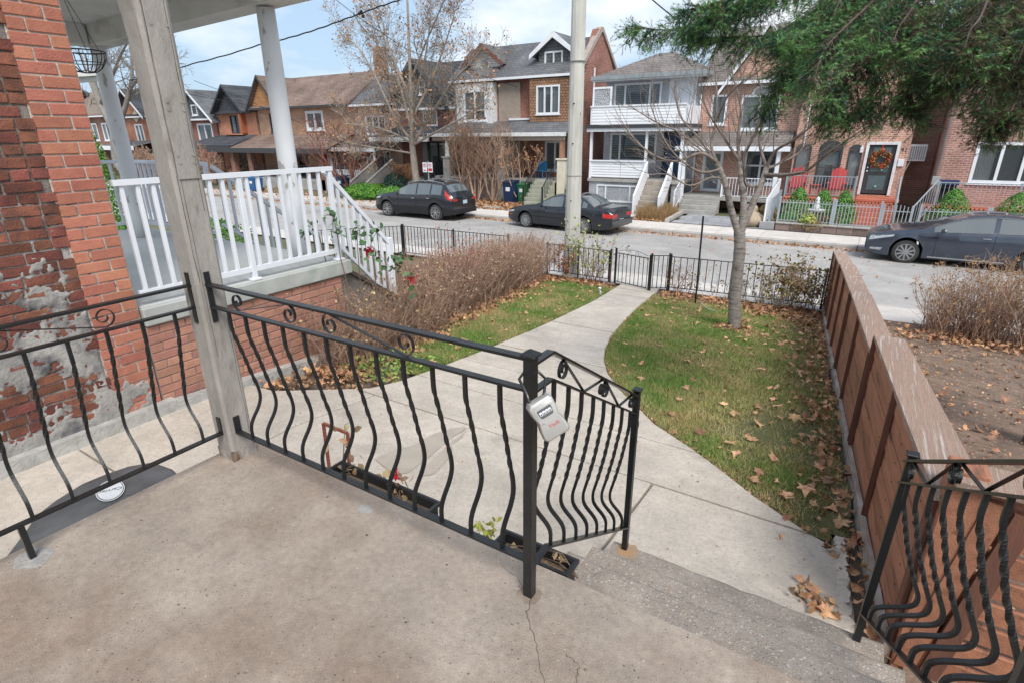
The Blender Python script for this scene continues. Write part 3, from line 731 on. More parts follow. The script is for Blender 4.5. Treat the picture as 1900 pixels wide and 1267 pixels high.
while z < 2.56:
    yL, yR = 1.642, 1.978
    if k % 2: items = [(yL,newS),(yL+.226,newH)]
    else: items = [(yL,newH),(yL+.112,newS)]
    if z > -.62:
        for y, ms in items: place_mesh('brick', rng.choice(ms), nh, (XW-.05+rng.uniform(-.001,.002), y, z))
    z += CH; k += 1
# parging mask over the old wall
def maskf(y, z, nz):
    m = -1.2
    c1 = .13+.06*math.sin(y*4); m = max(m, 1.15-abs(z-c1)/.145)                       # broad grey band
    m = max(m, 1.0-((y-1.3)/.40)**2-((z-.52)/.20)**2-.55)                            # upper patch near the joint
    m = max(m, .55-((y-.75)/.5)**2-((z-.48)/.2)**2)
    m = max(m, (-.47-z)/.10+.2-.5*max(0,y-1.5))                                      # foot of the wall
    m = max(m, 1.1-((y-1.72)/.22)**2-((z+.25)/.35)**2)                                # round the corner foot
    return m+(nz-.5)*5.4
OH = .078
oldS = brick_meshes(.205, .063, OB, 6, rough=.006, seed=20); oldH = brick_meshes(.098, .063, OB, 4, rough=.006, seed=40)
NY, NZ = 210, 190; ya_, za_ = -.10, -.72; stp = .0096
NM = vnoise(NY, NZ, .075, 5, 3)*.66+vnoise(NY, NZ, .35, 6, 2)*.34
def msk(y, z):
    i = min(NY-1, max(0, int((y-ya_)/stp))); j = min(NZ-1, max(0, int((z-za_)/stp))); return maskf(y, z, NM[i,j])
z = -.71; k = 0
while z < 2.5:
    y = -.2+(k%2)*.11+(.05 if k%3 == 0 else 0)
    ymin = .35+max(0, z)*.55
    while y < 1.62:
        hdr = (k%6 == 3); w_ = .1 if hdr else .205
        if y+w_ > 1.632: w_ = .098; hdr = True
        if y+w_ > 1.645: break
        if y+w_ > ymin and not (msk(y+w_/2, z+.03) > .9 and msk(y+.02, z+.03) > .7 and msk(y+w_-.02, z+.03) > .7):
            place_mesh('brick', rng.choice(oldH if hdr else oldS), nh, (XW-.05+rng.uniform(-.004,.003), y, z+rng.uniform(-.002,.002)))
        y += w_+.013
    z += OH; k += 1
V = np.zeros((NY,NZ,3)); 
for i in range(NY):
    for j in range(NZ):
        y, z = ya_+i*stp, za_+j*stp
        if y > 1.99: y = 1.99
        m_ = maskf(y, z, NM[i,j])
        if y > 1.62: m_ -= max(0, (z+.42)/.09)+(.0 if z < -.3 else .3)
        if z > .9: m_ = -1
        V[i,j] = (XW+.006*np.clip(m_*5, -1.6, .75)+.0035*mnoise.noise(Vector((y*22, z*22, 2)))+.002*mnoise.noise(Vector((y*60, z*60, 2))), y, z)
idx = np.arange(NY*NZ).reshape(NY,NZ)
F = np.stack([idx[:-1,:-1], idx[1:,:-1], idx[1:,1:], idx[:-1,1:]], -1).reshape(-1,4)
fast('cement_parging', V.reshape(-1,3), F, PARG, nh, smooth=True)

# ---- neighbour's porch
SLABG = mat('porch_slab_cement', (.44,.45,.43), (.35,.37,.345), scale=5, detail=8, rough=.88, bump=.35, bscale=90, c3=(.28,.33,.29), c3scale=2.4, c3pos=(.52,.68))
FLOORG = mat('grey_porch_floor', (.50,.50,.485), (.44,.44,.42), scale=1.5, detail=8, rough=.85, bump=.2)
npz = empty('neighbour_porch', (-6.9, 3.1, -.9), "neighbour's raised concrete porch on an orange brick base", 'porch')
b = MB(); b.bbox(-9.3, XW+.03, 1.985, 4.18, .055, .208, .01); b.build('slab', SLABG, npz)
b = MB(); b.box(-9.27, XW-.0, 1.99, 4.155, .2085, .2125); b.build('floor', FLOORG, npz)
b = MB(); b.box(-9.2, XW-.062, 2.0, 4.02, -1.25, .055); b.build('base_core', MORT, npz)
NB2 = mat('porch_base_brick', (.46,.225,.16), (.38,.19,.14), scale=14, detail=8, rough=.92, bump=.7, bscale=90, var='object', vamt=.2, hue=.008)
pbS = brick_meshes(.205, .066, NB2, 4, rough=.002, seed=60); pbH = brick_meshes(.098, .066, NB2, 3, rough=.002, seed=70)
MORT2 = mat('weathered_mortar', (.30,.24,.21), (.22,.18,.16), scale=9, rough=1)
b = MB(); b.box(XW-.06, XW-.018, 1.985, 4.03, -1.25, .054); b.build('mortar_bed', MORT2, npz)
z = -.86; k = 0
while z < .04:
    y = 1.99-(k%2)*.11
    while y < 4.03:
        a_ = max(y, 1.99); w_ = .205
        if y < 1.98: ms = pbH; a_ = 1.992
        elif y+w_ > 4.04: ms = pbH; a_ = y; w_ = .098
        else: ms = pbS
        if a_+(.1 if ms is pbH else .205) < 4.05 and z+.066 < .053 and z > g(a_)-.1: place_mesh('brick', rng.choice(ms), npz, (XW-.062+rng.uniform(0,.002), a_, z))
        y += .217
    z += .0755; k += 1
# steps at the front of that porch with sloped cheek (dark side)
b = MB()
for i in range(6):
    b.box(-8.6, -5.05, 4.18+i*.24, 4.42+i*.24, -1.4, .208-.19*(i+1))
b.build('step', CONCG, npz)
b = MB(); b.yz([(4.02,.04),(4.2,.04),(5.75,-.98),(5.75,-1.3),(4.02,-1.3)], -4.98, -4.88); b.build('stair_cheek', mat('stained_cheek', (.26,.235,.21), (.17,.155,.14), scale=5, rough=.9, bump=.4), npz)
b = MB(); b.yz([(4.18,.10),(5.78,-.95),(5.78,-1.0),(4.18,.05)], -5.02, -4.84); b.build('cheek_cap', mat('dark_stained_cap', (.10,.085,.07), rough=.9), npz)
# round columns
COLM = mat('peeling_white_column', (.76,.77,.78), (.68,.69,.70), scale=3, rough=.5, bump=.25, bscale=30, c3=(.40,.385,.37), c3scale=6, c3pos=(.60,.63), stretch=(1,1,.6))
for (cx_, cy2, lab) in ((-5.30, 3.93, 'round white painted porch column with peeling paint, nearer the street tree and the stair rail'), (-8.38, 3.74, 'round white painted porch column with peeling paint, behind the hanging basket')):
    e = empty('porch_column', (cx_, cy2, .2125), lab, 'column', 'round porch columns')
    q = MB(); q.lathe((cx_,cy2,.2125), [(.098,0),(.098,.3),(.097,1),(.092,1.9),(.086,2.45)], 28); q.build('shaft', COLM, e, smooth=True)
# soffit and beams of the porch roof
ROOFS = mat('stucco_soffit', (.76,.75,.73), (.68,.665,.645), scale=3, rough=.9, bump=.5, bscale=60, c3=(.38,.35,.32), c3scale=1.6, c3pos=(.55,.75))
ro_ = empty('neighbour_porch_roof', (-6.9, 3.1, 2.6), "neighbour's pale stucco porch ceiling with deep edge beam", 'porch roof')
def RZ(x): return 2.55+(x+8.4)*.043    # the ceiling is not level: it climbs towards us
b = MB(); b.prism([(-8.75,1.9,RZ(-8.75)+.22),(-4.35,1.9,RZ(-4.35)+.22),(-4.35,4.05,RZ(-4.35)+.22),(-8.75,4.05,RZ(-8.75)+.22)], (0,0,.12)); b.build('ceiling', ROOFS, ro_)
def beam(x0, y0_, x1_, y1_, w_, zl=0., zh=.22):
    b = MB(); a = Vector((x0,y0_,0)); c_ = Vector((x1_,y1_,0)); d = (c_-a).normalized(); s_ = Vector((-d.y,d.x,0))*w_/2
    lo = [(a-s_),(c_-s_),(c_+s_),(a+s_)]; vs = [(p.x,p.y,RZ(p.x)+zl) for p in lo]+[(p.x,p.y,RZ(p.x)+zh) for p in lo]
    b.add(vs, [(0,3,2,1),(4,5,6,7),(0,1,5,4),(1,2,6,5),(2,3,7,6),(3,0,4,7)]); b.build('beam', ROOFS, ro_)
beam(-8.55,3.76,-4.5,3.98,.26); beam(-8.42,1.9,-8.42,3.62,.2,0,.218); beam(-5.1,1.9,-5.1,3.8,.2,0,.218)
b = MB(); b.prism([(-8.9,3.9,RZ(-8.9)+.10),(-4.2,4.13,RZ(-4.2)+.10),(-4.2,4.3,RZ(-4.2)+.10),(-8.9,4.07,RZ(-8.9)+.10)], (0,0,.30)); b.build('fascia', WHITEW, ro_)

# ---- white railing of that porch
WR = mat('white_vinyl_rail', (.72,.745,.79), (.66,.69,.74), scale=3, rough=.38, bump=.05)
def white_rail(label, a, b_, posts, nb, z0=.2125, top=.985, bot=.105, sq=.034, first=.0, wd=.06):
    a = Vector((*a, z0)); b_ = Vector((*b_, z0)); e = empty('white_railing', tuple((a+b_)/2), label, 'railing', 'white porch railings')
    Z = Vector((0,0,1))
    q = MB(); q.bar(a+Z*(top-.02), b_+Z*(top-.02), wd, .042); q.build('top_rail', WR, e)
    q = MB(); q.bar(a+Z*bot, b_+Z*bot, .04, .045); q.build('bottom_rail', WR, e)
    for t in posts:
        p = a.lerp(b_, t); q = MB(); q.bbox(p.x-.024,p.x+.024,p.y-.024,p.y+.024,z0,z0+top-.04,.004); q.build('post', WR, e)
        q = MB(); q.bbox(p.x-.05,p.x+.05,p.y-.05,p.y+.05,z0,z0+.022,.006); q.build('post_base', WR, e)
    me = None
    for i in range(nb):
        t = (i+.5)/nb
        if any(abs(t-u)*(b_-a).length < .05 for u in posts): continue
        p = a.lerp(b_, t)
        if me is None:
            q = MB(); h_ = sq/2; q.bbox(-h_,h_,-h_*.9,h_*.9,bot+.02,top-.04,.003)
            me = bpy.data.meshes.new('baluster'); me.from_pydata(q.v, [], q.f); me.materials.append(WR)
        place_mesh('baluster', me, e, p)
    return e
white_rail('white railing along the side of the neighbouring porch nearest to us', (-4.835,2.02), (-4.835,4.10), (.49,.985), 18)
white_rail('white railing across the street side of the neighbouring porch, left stretch by the far column', (-9.15,4.10), (-7.15,4.10), (.01,.99), 16)
white_rail('white railing on the far side of the neighbouring porch, next to the cedar', (-9.18,2.1), (-9.18,4.06), (.02,.5), 16)
# sloped stair rails
def sloped(label, x, y0_, z0_, y1_, z1_, nb):
    e = empty('white_stair_railing', (x, (y0_+y1_)/2, min(z0_,z1_)), label, 'railing', 'white stair railings')
    dz = .80
    q = MB(); q.bar((x,y0_,z0_+dz+.14),(x,y1_,z1_+dz+.14),.05,.045); q.build('top_rail', WR, e)
    q = MB(); q.bar((x,y0_,z0_+.22),(x,y1_,z1_+.22),.035,.035); q.build('bottom_rail', WR, e)
    q = MB(); h_ = .016; q.bbox(-h_,h_,-h_,h_,.2,dz+.13,.003)
    me = bpy.data.meshes.new('baluster'); me.from_pydata(q.v, [], q.f); me.materials.append(WR)
    for i in range(nb):
        t = (i+.6)/nb; place_mesh('baluster', me, e, (x, y0_+(y1_-y0_)*t, z0_+(z1_-z0_)*t))
    q = MB(); q.bbox(x-.035,x+.035,y1_-.035,y1_+.035,z1_-.1,z1_+dz+.22,.006); q.build('post', WR, e)
    return e
sloped('white sloping stair railing running down beside the rose bush', -5.0, 4.14, .205, 5.02, -.72, 9)
sloped('white sloping stair railing on the far side of the steps', -7.1, 4.14, .205, 5.62, -.90, 12)

# ---- hanging wire basket
ba = empty('hanging_basket', (-5.45, 2.35, 2.0), 'empty black wire hanging basket on a twisted chain under the porch ceiling', 'hanging basket')
bc = Vector((-5.62, 2.42, 2.02))
bc = atY(152, 96, 2.55); bc = Vector(bc)
q = MB(); n = 28; rb = .17
q.tube([bc+Vector((rb*math.cos(a), rb*math.sin(a), 0)) for a in np.linspace(0, 2*math.pi, n)], .006, n=6)
q.tube([bc+Vector((rb*.86*math.cos(a), rb*.86*math.sin(a), -.09)) for a in np.linspace(0, 2*math.pi, n)], .0035, n=5)
q.tube([bc+Vector((rb*.45*math.cos(a), rb*.45*math.sin(a), -.16)) for a in np.linspace(0, 2*math.pi, n)], .003, n=5); q.build('rim', IRON, ba)
for k in range(12):
    a = k*math.pi/6; q = MB()
    q.tube([bc+Vector((rb*f*math.cos(a), rb*f*math.sin(a), zz_)) for f, zz_ in ((1,0),(.97,-.05),(.86,-.09),(.7,-.13),(.45,-.16),(.1,-.17))], .0042, n=5); q.build('wire_rib', IRON, ba)
hk = atY(112, 10, 2.2); hk = Vector((bc.x, bc.y, 2.0)); hk = Vector(atY(108, -25, 2.45))
for k in range(3):
    a = k*2.1+.4; p0_ = bc+Vector((rb*math.cos(a), rb*math.sin(a), 0)); q = MB()
    L_ = (hk-p0_).length; m_ = int(L_/.016)
    for i in range(m_):
        t = (i+.5)/m_; c_ = p0_.lerp(hk, t); d = (hk-p0_).normalized(); s_ = d.orthogonal() if i%2 else d.cross(d.orthogonal())
        s_.normalize(); q.tube([c_-d*.009+s_*.003, c_+s_*.005, c_+d*.009+s_*.003, c_+d*.009-s_*.003, c_-s_*.005, c_-d*.009-s_*.003, c_-d*.009+s_*.003], .0013, n=3)
    q.build('chain', IRON, ba)
# white soffit/gutter of the next house seen beyond the basket
ng = empty('far_porch_edge', (-16,6,2.6), 'white gutter edge of the house beyond, seen under the basket', 'gutter')
q = MB(); a = atY(100,142,5.5); b2 = atY(178,137,6.2); q.bar(a, b2, .4, .10); q.build('gutter', WHITEW, ng)
q = MB(); q.bar(a-Vector((0,0,.1)), b2-Vector((0,0,.1)), .2, .10); q.build('fascia', WHITEW, ng)

# ================================================================ COVERED AIR CONDITIONER, PLANTERS, TRELLIS
VIN = mat('black_vinyl_cover', (.075,.08,.085), (.13,.135,.14), scale=5, detail=7, rough=.42, bump=.6, bscale=14)
ac = empty('covered_air_conditioner', (-3.1,1.0,-.70), 'dark grey vinyl covered air conditioner with oval white logo, below the left railing', 'air conditioner')
pts = [(45,985),(62,958),(100,928),(150,897),(200,876),(240,862),(285,855),(322,868),(340,885)]
ring = [atZ(*p, -.30) for p in pts]
ring = [Vector((p.x,p.y,-.30)) for p in ring]
ring += [Vector((-2.60,1.36,-.30)), Vector((-2.58,.85,-.30)), Vector((-2.60,.45,-.30)), Vector((-2.95,.36,-.30))]
cen = sum(ring, Vector())/len(ring); vs = []; fs = []; n = len(ring)
for f_, dz in ((0,.035),(.5,.03),(.9,.012),(.97,0),(1,-.02),(1.01,-.38)):
    for p in ring: vs.append(cen+(p-cen)*f_+Vector((0,0,dz+.006*mnoise.noise(p*5+Vector((f_,0,0))))))
for i in range(5):
    for k in range(n): fs.append((i*n+k, (i+1)*n+k, (i+1)*n+(k+1)%n, i*n+(k+1)%n))
q = MB(); q.add(vs, fs)
nrm = (Vector(vs[n*3+1])-Vector(vs[0])).cross(Vector(vs[n*3])-Vector(vs[0]))
q.build('cover', VIN, ac, smooth=True, flat_angle=50)
oc = atZ(205,910,-.262); U_ = Vector((.10,.085,0)); 
pA = atZ(178,915,-.262); pB = atZ(232,903,-.262); pC = atZ(205,892,-.262); pD = atZ(206,930,-.262)
ux = (pB-pA)/2; uy = (pC-pD)/2
WL = mat('white_label_print', (.72,.74,.76), rough=.5)
def oval(rs, z, m_, name):
    q = MB(); c_ = oc+Vector((0,0,z)); ring = [c_+ux*rs*math.cos(a)+uy*rs*math.sin(a) for a in np.linspace(0,2*math.pi,33)[:-1]]
    q.add(ring, [tuple(range(32))]); q.build(name, m_, ac)
oval(1.0,.004,WL,'logo_oval'); oval(.93,.0046,DARK,'logo_ring'); oval(.88,.0052,WL,'logo_oval')
dx_ = -ux.normalized(); dy_ = Vector((0,0,1)).cross(dx_)
M = Matrix.Translation(oc+Vector((0,0,.0062))-wloc(ac)) @ Matrix(((dx_.x,dy_.x,0,0),(dx_.y,dy_.y,0,0),(0,0,1,0),(0,0,0,1)))
text('lettering', 'Carrier', ux.length*.55, DARK, ac, M, .0001)
# power cable beside it
tag(MB().tube([(-3.62,.30,-.70),(-3.5,.5,-.69),(-3.44,.60,-.62),(-3.3,.66,-.40)], .008, n=6).build('power_cable', BLACKP, smooth=True), 'thin black cable lying beside the covered air conditioner', 'cable')

def planter(x0, x1, label):
    e = empty('planter_box', ((x0+x1)/2,1.49,-.14), label, 'planter', 'black window boxes')
    y0_, y1_, zb, zt, t = 1.447, 1.525, -.14, -.012, .006
    q = MB(); q.box(x0,x1,y0_,y0_+t,zb,zt); q.box(x0,x1,y1_-t,y1_,zb,zt); q.box(x0,x0+t,y0_+t,y1_-t,zb,zt); q.box(x1-t,x1,y0_+t,y1_-t,zb,zt); q.box(x0+t,x1-t,y0_+t,y1_-t,zb,zb+t)
    q.build('box', BLACKP, e)
    q = MB(); q.box(x0-.012,x1+.012,y0_-.01,y0_,zt-.012,zt+.004); q.box(x0-.012,x1+.012,y1_,y1_+.012,zt-.012,zt+.004); q.box(x1,x1+.012,y0_,y1_,zt-.012,zt+.004); q.box(x0-.012,x0,y0_,y1_,zt-.012,zt+.004); q.build('rim', BLACKP, e)
    q = MB(); q.box(x0+t,x1-t,y0_+t,y1_-t,zt-.06,zt-.045); q.build('soil', SOIL, e)
    return e
planter(-1.97,-1.36,'black window box with dying rose plants hung outside the front railing')
planter(-1.0,-.69,'black window box with a few dry leaves beside the lockbox post')
# leaves with shape: oval leaf mesh generator
def leaf_arrays(pos, size, nrm, rot, bend=.25, kind='oval'):
    """many leaves at once -> V, F (triangles fan)"""
    if kind == 'oval': base = np.array([(0,0,0),(.28,.35,.04),(.30,.65,.05),(0,1,-.05),(-.30,.65,.05),(-.28,.35,.04)])
    else: # lobed, maple like
        base = np.array([(0,0,0),(.18,.10,0),(.50,.12,.05),(.34,.34,.02),(.56,.58,.09),(.24,.56,.02),(.0,1.0,-.08),(-.24,.56,.02),(-.56,.58,.09),(-.34,.34,.02),(-.50,.12,.05),(-.18,.10,0)])
    m = len(base); n = len(pos); nrm = nrm/np.linalg.norm(nrm, axis=1, keepdims=True)
    t = np.cross(nrm, np.array([.3,.2,1.])+nrm[:, ::-1]*.5); t /= np.linalg.norm(t, axis=1, keepdims=True)+1e-9; s_ = np.cross(nrm, t)
    c, s2 = np.cos(rot)[:,None], np.sin(rot)[:,None]; u = t*c+s_*s2; v = -t*s2+s_*c
    bz = base[None,:,2]*(bend/.25)*np.ones((n,1))
    V = pos[:,None,:]+size[:,None,None]*(u[:,None,:]*base[None,:,0:1]+v[:,None,:]*(base[None,:,1:2])+nrm[:,None,:]*bz[:,:,None])
    # fan around centre-ish vertex
    cpt = pos[:,None,:]+size[:,None,None]*(v[:,None,:]*.45+nrm[:,None,:]*(.06 if kind == 'oval' else .10))
    V = np.concatenate([V, cpt], 1); f = np.array([(i,(i+1)%m,m) for i in range(m)])
    F = (f[None]+(np.arange(n)*(m+1))[:,None,None]).reshape(-1,3)
    return V.reshape(-1,3), F
def unit(n, up=0, r=nrng):
    v = r.normal(size=(n,3)); v /= np.linalg.norm(v, axis=1, keepdims=True); v[:,2] += up; return v/np.linalg.norm(v, axis=1, keepdims=True)
DRYL = mat('bronze_rose_leaf', (.30,.19,.08), (.42,.33,.20), scale=20, rough=.7, var='island', vamt=.4, hue=.03)
GRNL = mat('dark_green_rose_leaf', (.045,.13,.055), (.08,.17,.06), scale=20, rough=.55, var='island', vamt=.4, hue=.02)
YELL = mat('yellow_green_leaf', (.42,.40,.06), (.25,.33,.06), scale=20, rough=.6, var='island', vamt=.3, hue=.03)
STEMB = mat('brown_stem', (.12,.08,.055), (.17,.13,.10), scale=10, rough=.8)
REDP = mat('red_petal', (.55,.02,.045), (.38,.01,.03), scale=30, rough=.55, var='island', vamt=.3)
def sprig(label, base, tips, leafs, m, size=.045, cat='plant', name='potted_rose', bloom=None, group=None, spread=.03, stem_r=.0035):
    e = empty(name, base, label, cat, group); q = MB(); P = []; 
    for t_ in tips:
        b0 = Vector(base); t_ = Vector(t_); mid = b0.lerp(t_, .5)+Vector((rng.uniform(-.03,.03), rng.uniform(-.03,.03), .02))
        pts = [b0, b0.lerp(mid,.6), mid, mid.lerp(t_,.6), t_]; q.tube(pts, [stem_r, stem_r*.9, stem_r*.8, stem_r*.6, stem_r*.4], n=5)
        for k in range(leafs):
            s_ = .25+.75*rng.random(); i = min(3, int(s_*4)); p = pts[i].lerp(pts[i+1], s_*4-i) if i < 4 else t_
            P.append([p.x+rng.gauss(0,spread), p.y+rng.gauss(0,spread), p.z+rng.gauss(0,spread)])
    q.build('stem', STEMB, e)
    P = np.array(P); n = len(P); V, F = leaf_arrays(P, nrng.uniform(.7,1.2,n)*size, unit(n,.5), nrng.uniform(0,6.28,n))
    o = fast('leaf', V, F, m, e); o['kind'] = 'stuff'
    if bloom is not None:
        n = 26; c_ = np.array(bloom)+nrng.normal(0,.010,(n,3)); V, F = leaf_arrays(c_, nrng.uniform(.02,.032,n), unit(n,.3), nrng.uniform(0,6.28,n)); fast('bloom', V, F, REDP, e)['kind'] = 'stuff'
    return e
sprig('bronze leafed rose sprig standing tall beside the red metal frame', (-1.93,1.49,-.05), [tuple(atY(640,790,1.62)), tuple(atY(660,860,1.55)), tuple(atY(622,885,1.6)), tuple(atY(690,880,1.6))], 9, DRYL, .05)
sprig('withered rose with one red bloom at the right end of the window box', (-1.55,1.49,-.05), [tuple(atY(720,880,1.58)), tuple(atY(745,900,1.55)), tuple(atY(748,940,1.52)), tuple(atY(700,905,1.55))], 9, DRYL, .045, bloom=tuple(atY(733,884,1.56)))
sprig('small green and yellow rosette of leaves beside the right planter', (-1.06,1.49,-.05), [tuple(atY(893,972,1.50)), tuple(atY(905,985,1.50)), tuple(atY(885,985,1.52))], 9, YELL, .034, name='potted_plant', spread=.014)
sprig('dry orange twigs sprouting at the end of the planter behind the lockbox post', (-.66,1.49,-.05), [tuple(atY(1012,1018,1.5)), tuple(atY(1024,1034,1.5)), tuple(atY(1000,1030,1.52))], 4, DRYL, .04, name='potted_plant', spread=.012)
sprig('dry orange leaf tuft in the right planter beside the last baluster', (-.83,1.49,-.05), [tuple(atY(946,1010,1.5)), tuple(atY(955,1025,1.5))], 4, DRYL, .04, name='potted_plant', spread=.012)
# rust red metal trellis frame
RUSTF = mat('rust_red_metal', (.30,.09,.055), (.22,.07,.045), scale=12, rough=.75, bump=.4)
tr_ = empty('metal_frame', (-2.75,2.2,-.72), 'small rust red metal frame standing on the path behind the front railing', 'metal frame')
A_, B_, C_, D_ = [atY(*p, 1.95) for p in ((600,785),(645,803),(650,905),(612,875))]
for a, c_, nm in ((A_,B_,'crossbar'),(A_,D_,'upright'),(B_,C_,'upright'),(D_,C_,'crossbar')):
    q = MB(); q.bar(a, c_, .016, .016); q.build(nm, RUSTF, tr_)
for a in (D_, C_):
    q = MB(); q.bar(a, (a.x,a.y,-.70), .016, .016); q.build('leg', RUSTF, tr_)

# ================================================================ BROWN TIMBER FENCE (right)
FW = mat('brown_stained_wood', (.45,.20,.115), (.31,.135,.08), scale=7, detail=9, rough=.72, bump=.6, bscale=55, stretch=(3,.35,3), var='object', vamt=.2, c3=(.15,.07,.045), c3scale=5, c3pos=(.56,.70), grain=.08)
FD = mat('dark_batten_wood', (.19,.082,.052), (.13,.06,.042), scale=8, rough=.75, bump=.4, stretch=(3,3,.4))
FC = mat('weathered_cap_wood', (.42,.29,.225), (.31,.205,.16), scale=9, detail=9, rough=.85, bump=.9, bscale=60, stretch=(6,.10,3), c3=(.58,.50,.45), c3scale=9, c3pos=(.52,.66), grain=.08)
FK = mat('peeling_kickboard', (.52,.48,.44), (.30,.22,.18), scale=6, detail=9, rough=.9, bump=.7, stretch=(2,.5,2))
fe = empty('wooden_fence', (.1,7,-1.2), 'brown stained timber fence with weathered stepped cap, running from the steps to the street', 'fence')
secs = [(2.42,4.79,.165,.055),(4.81,7.15,-.075,-.185),(7.17,9.4,-.20,-.33),(9.42,11.5,-.36,-.52)]
tl = math.atan(.0875)
for (ya, yb, zt0, zt1) in secs:
    # horizontal boards, butt jointed, each slightly out of line
    nb = 9; 
    for k in range(nb):
        za0 = zt0-.03-k*.118; zb0 = zt1-.03-k*.118
        if zb0 < g(yb)-.1 and za0 < g(ya)-.05: break
        jx = rng.uniform(-.002,.004); q = MB()
        q.prism([(X_fence(ya)+jx, ya, za0-.113), (X_fence(yb)+jx, yb, zb0-.113), (X_fence(yb)+jx, yb, zb0), (X_fence(ya)+jx, ya, za0)], (.02,0,0))
        q.build('board', FW, fe)
        q = MB()
        for yn in np.arange(ya+.25, yb-.1, .58): z_n = np.interp(yn,[ya,yb],[za0,zb0])-.03; q.box(X_fence(yn)+jx-.0022, X_fence(yn)+jx-.0004, yn-.004, yn+.004, z_n-.004, z_n+.004)
        q.build('nail_heads', DARK, fe)['kind'] = 'stuff'
    # weathered cap
    w_ = .17
    q = MB(); q.prism([(X_fence(ya)-.025, ya, zt0-.028), (X_fence(ya)+w_, ya, zt0-.028), (X_fence(yb)+w_, yb, zt1-.028), (X_fence(yb)-.025, yb, zt1-.028)], (0,0,.03)); q.build('cap', FC, fe)
    q = MB(); q.prism([(X_fence(ya)+.135, ya, zt0-.03), (X_fence(ya)+.155, ya, zt0-.03), (X_fence(yb)+.155, yb, zt1-.03), (X_fence(yb)+.135, yb, zt1-.03)], (0,0,-.9)); q.build('back_board', FW, fe)
    for yp in ((ya+.03, (ya+yb)/2, yb-.03)):
        zt = np.interp(yp, [ya,yb], [zt0,zt1])-.03; q = MB()
        xb = X_fence(yp); q.box(xb-.03, xb-.001, yp-.018, yp+.018, g(yp)-.05, zt+(.012 if yp > ya+.1 else .0)); q.build('batten', FD, fe)
    q = MB(); q.prism([(X_fence(ya)-.035, ya, g(ya)-.06), (X_fence(yb)-.035, yb, g(yb)-.06), (X_fence(yb)-.035, yb, g(yb)+.085), (X_fence(ya)-.035, ya, g(ya)+.085)], (.03,0,0)); q.build('kickboard', FK, fe)
# end post and cross fence with gaps
q = MB(); q.bbox(.455,.575,2.40,2.52,-.9,.30,.006); q.build('end_post', FW, fe)
cf = empty('cross_fence', (1.2,2.45,-.72), 'brown fence of spaced horizontal boards behind the right stair railing', 'fence')
for k in range(9):
    q = MB(); z1 = .20-k*.118; q.bbox(.60,2.6,2.44,2.465,z1-.092,z1,.003); q.build('board', FW, cf)
q = MB(); q.bbox(.47,2.7,2.36,2.54,.245,.28,.006); q.build('cap', FC, cf)
q = MB(); q.bbox(.59,2.6,2.42,2.47,.205,.243,.004); q.build('top_rail', FW, cf)
for x in (1.35,2.2):
    q = MB(); q.bbox(x,x+.09,2.47,2.56,-.9,.24,.004); q.build('post', FW, cf)
# slanting plank braces at the fence end
for i, (xa, za, xb, zb) in enumerate(((.50,-.70,.62,.20),(.585,-.70,.70,.18))):
    q = MB(); q.obox(((xa+xb)/2, 2.405-.01*i, (za+zb)/2), ((xb-xa)/2,0,(zb-za)/2), (.035,0,-.004), (0,.012,0)); q.build('brace', FW if i == 0 else FD, cf)
# brown yard soil shows behind the gaps
sheet('side_yard', .5, 9, 2.3, 11.3, .012, mat('bare_yard_soil', (.25,.175,.13), (.17,.12,.09), scale=5, detail=9, rough=1, bump=1, bscale=60, c3=(.10,.075,.06), c3scale=2, c3pos=(.5,.66), spots=[(.7,(.42,.33,.25),30,.3)]), nx=40, step=.2, bumpy=.03, seed=5)
# broken kerb of rough concrete between path and fence foot
q = MB(); vs = []; fs = []; n = 70
for i in range(n):
    y = 2.05+i*(3.35-2.05)/(n-1); xc = .335-(y-2.3)*.06
    e1 = .012*mnoise.noise(Vector((y*20,0,1))); e2 = .02*mnoise.noise(Vector((y*17,3,1)))
    e3 = .035*mnoise.noise(Vector((y*31,9,1))); vs += [(xc-.085+e1,y,g(y)-.05),(xc-.07+e1,y,g(y)+.018+e1*.4),(xc-.02+e2+e3,y,g(y)+.03+.02*mnoise.noise(Vector((y*33,7,1)))),(xc-.005+e2*1.6-e3,y,g(y)-.03+e3),(xc+.02+e2-e3,y,g(y)-.12)]
for i in range(n-1):
    for k in range(4): fs.append((i*5+k,(i+1)*5+k,(i+1)*5+k+1,i*5+k+1))
q.add(vs, fs); struct(q.build('broken_kerb', CONC))
# ================================================================ IRON STREET FENCE AND GATE
def iron_fence(label, a, b_, ht, hb, n, posts, group='low black iron fences'):
    """a, b_: (x, y); ht/hb: height of top / bottom bar over the ground"""
    a3 = Vector((a[0],a[1],g(a[1]))); b3 = Vector((b_[0],b_[1],g(b_[1]))); e = empty('iron_fence', tuple((a3+b3)/2), label, 'fence', group); Z = Vector((0,0,1))
    q = MB(); q.bar(a3+Z*ht, b3+Z*ht, .022, .014); q.build('top_bar', IRON, e)
    q = MB(); q.bar(a3+Z*hb, b3+Z*hb, .022, .014); q.build('bottom_bar', IRON, e)
    me = None
    for i in range(n):
        p = a3.lerp(b3, (i+.5)/n)
        if me is None:
            q = MB(); q.box(-.0065,.0065,-.0065,.0065,hb,ht); me = bpy.data.meshes.new('bar'); me.from_pydata(q.v, [], q.f); me.materials.append(IRON)
        place_mesh('bar', me, e, p)
    for t in posts:
        p = a3.lerp(b3, t); q = MB(); q.bbox(p.x-.018,p.x+.018,p.y-.018,p.y+.018,p.z-.05,p.z+ht+.05,.003); q.build('post', IRON, e)
    return e
YG = 11.2
iron_fence('low black iron fence right of the gate, running to the brown wooden fence', (-3.20,YG), (-.36,YG+.25), .74, .10, 22, (0,.42,.99))
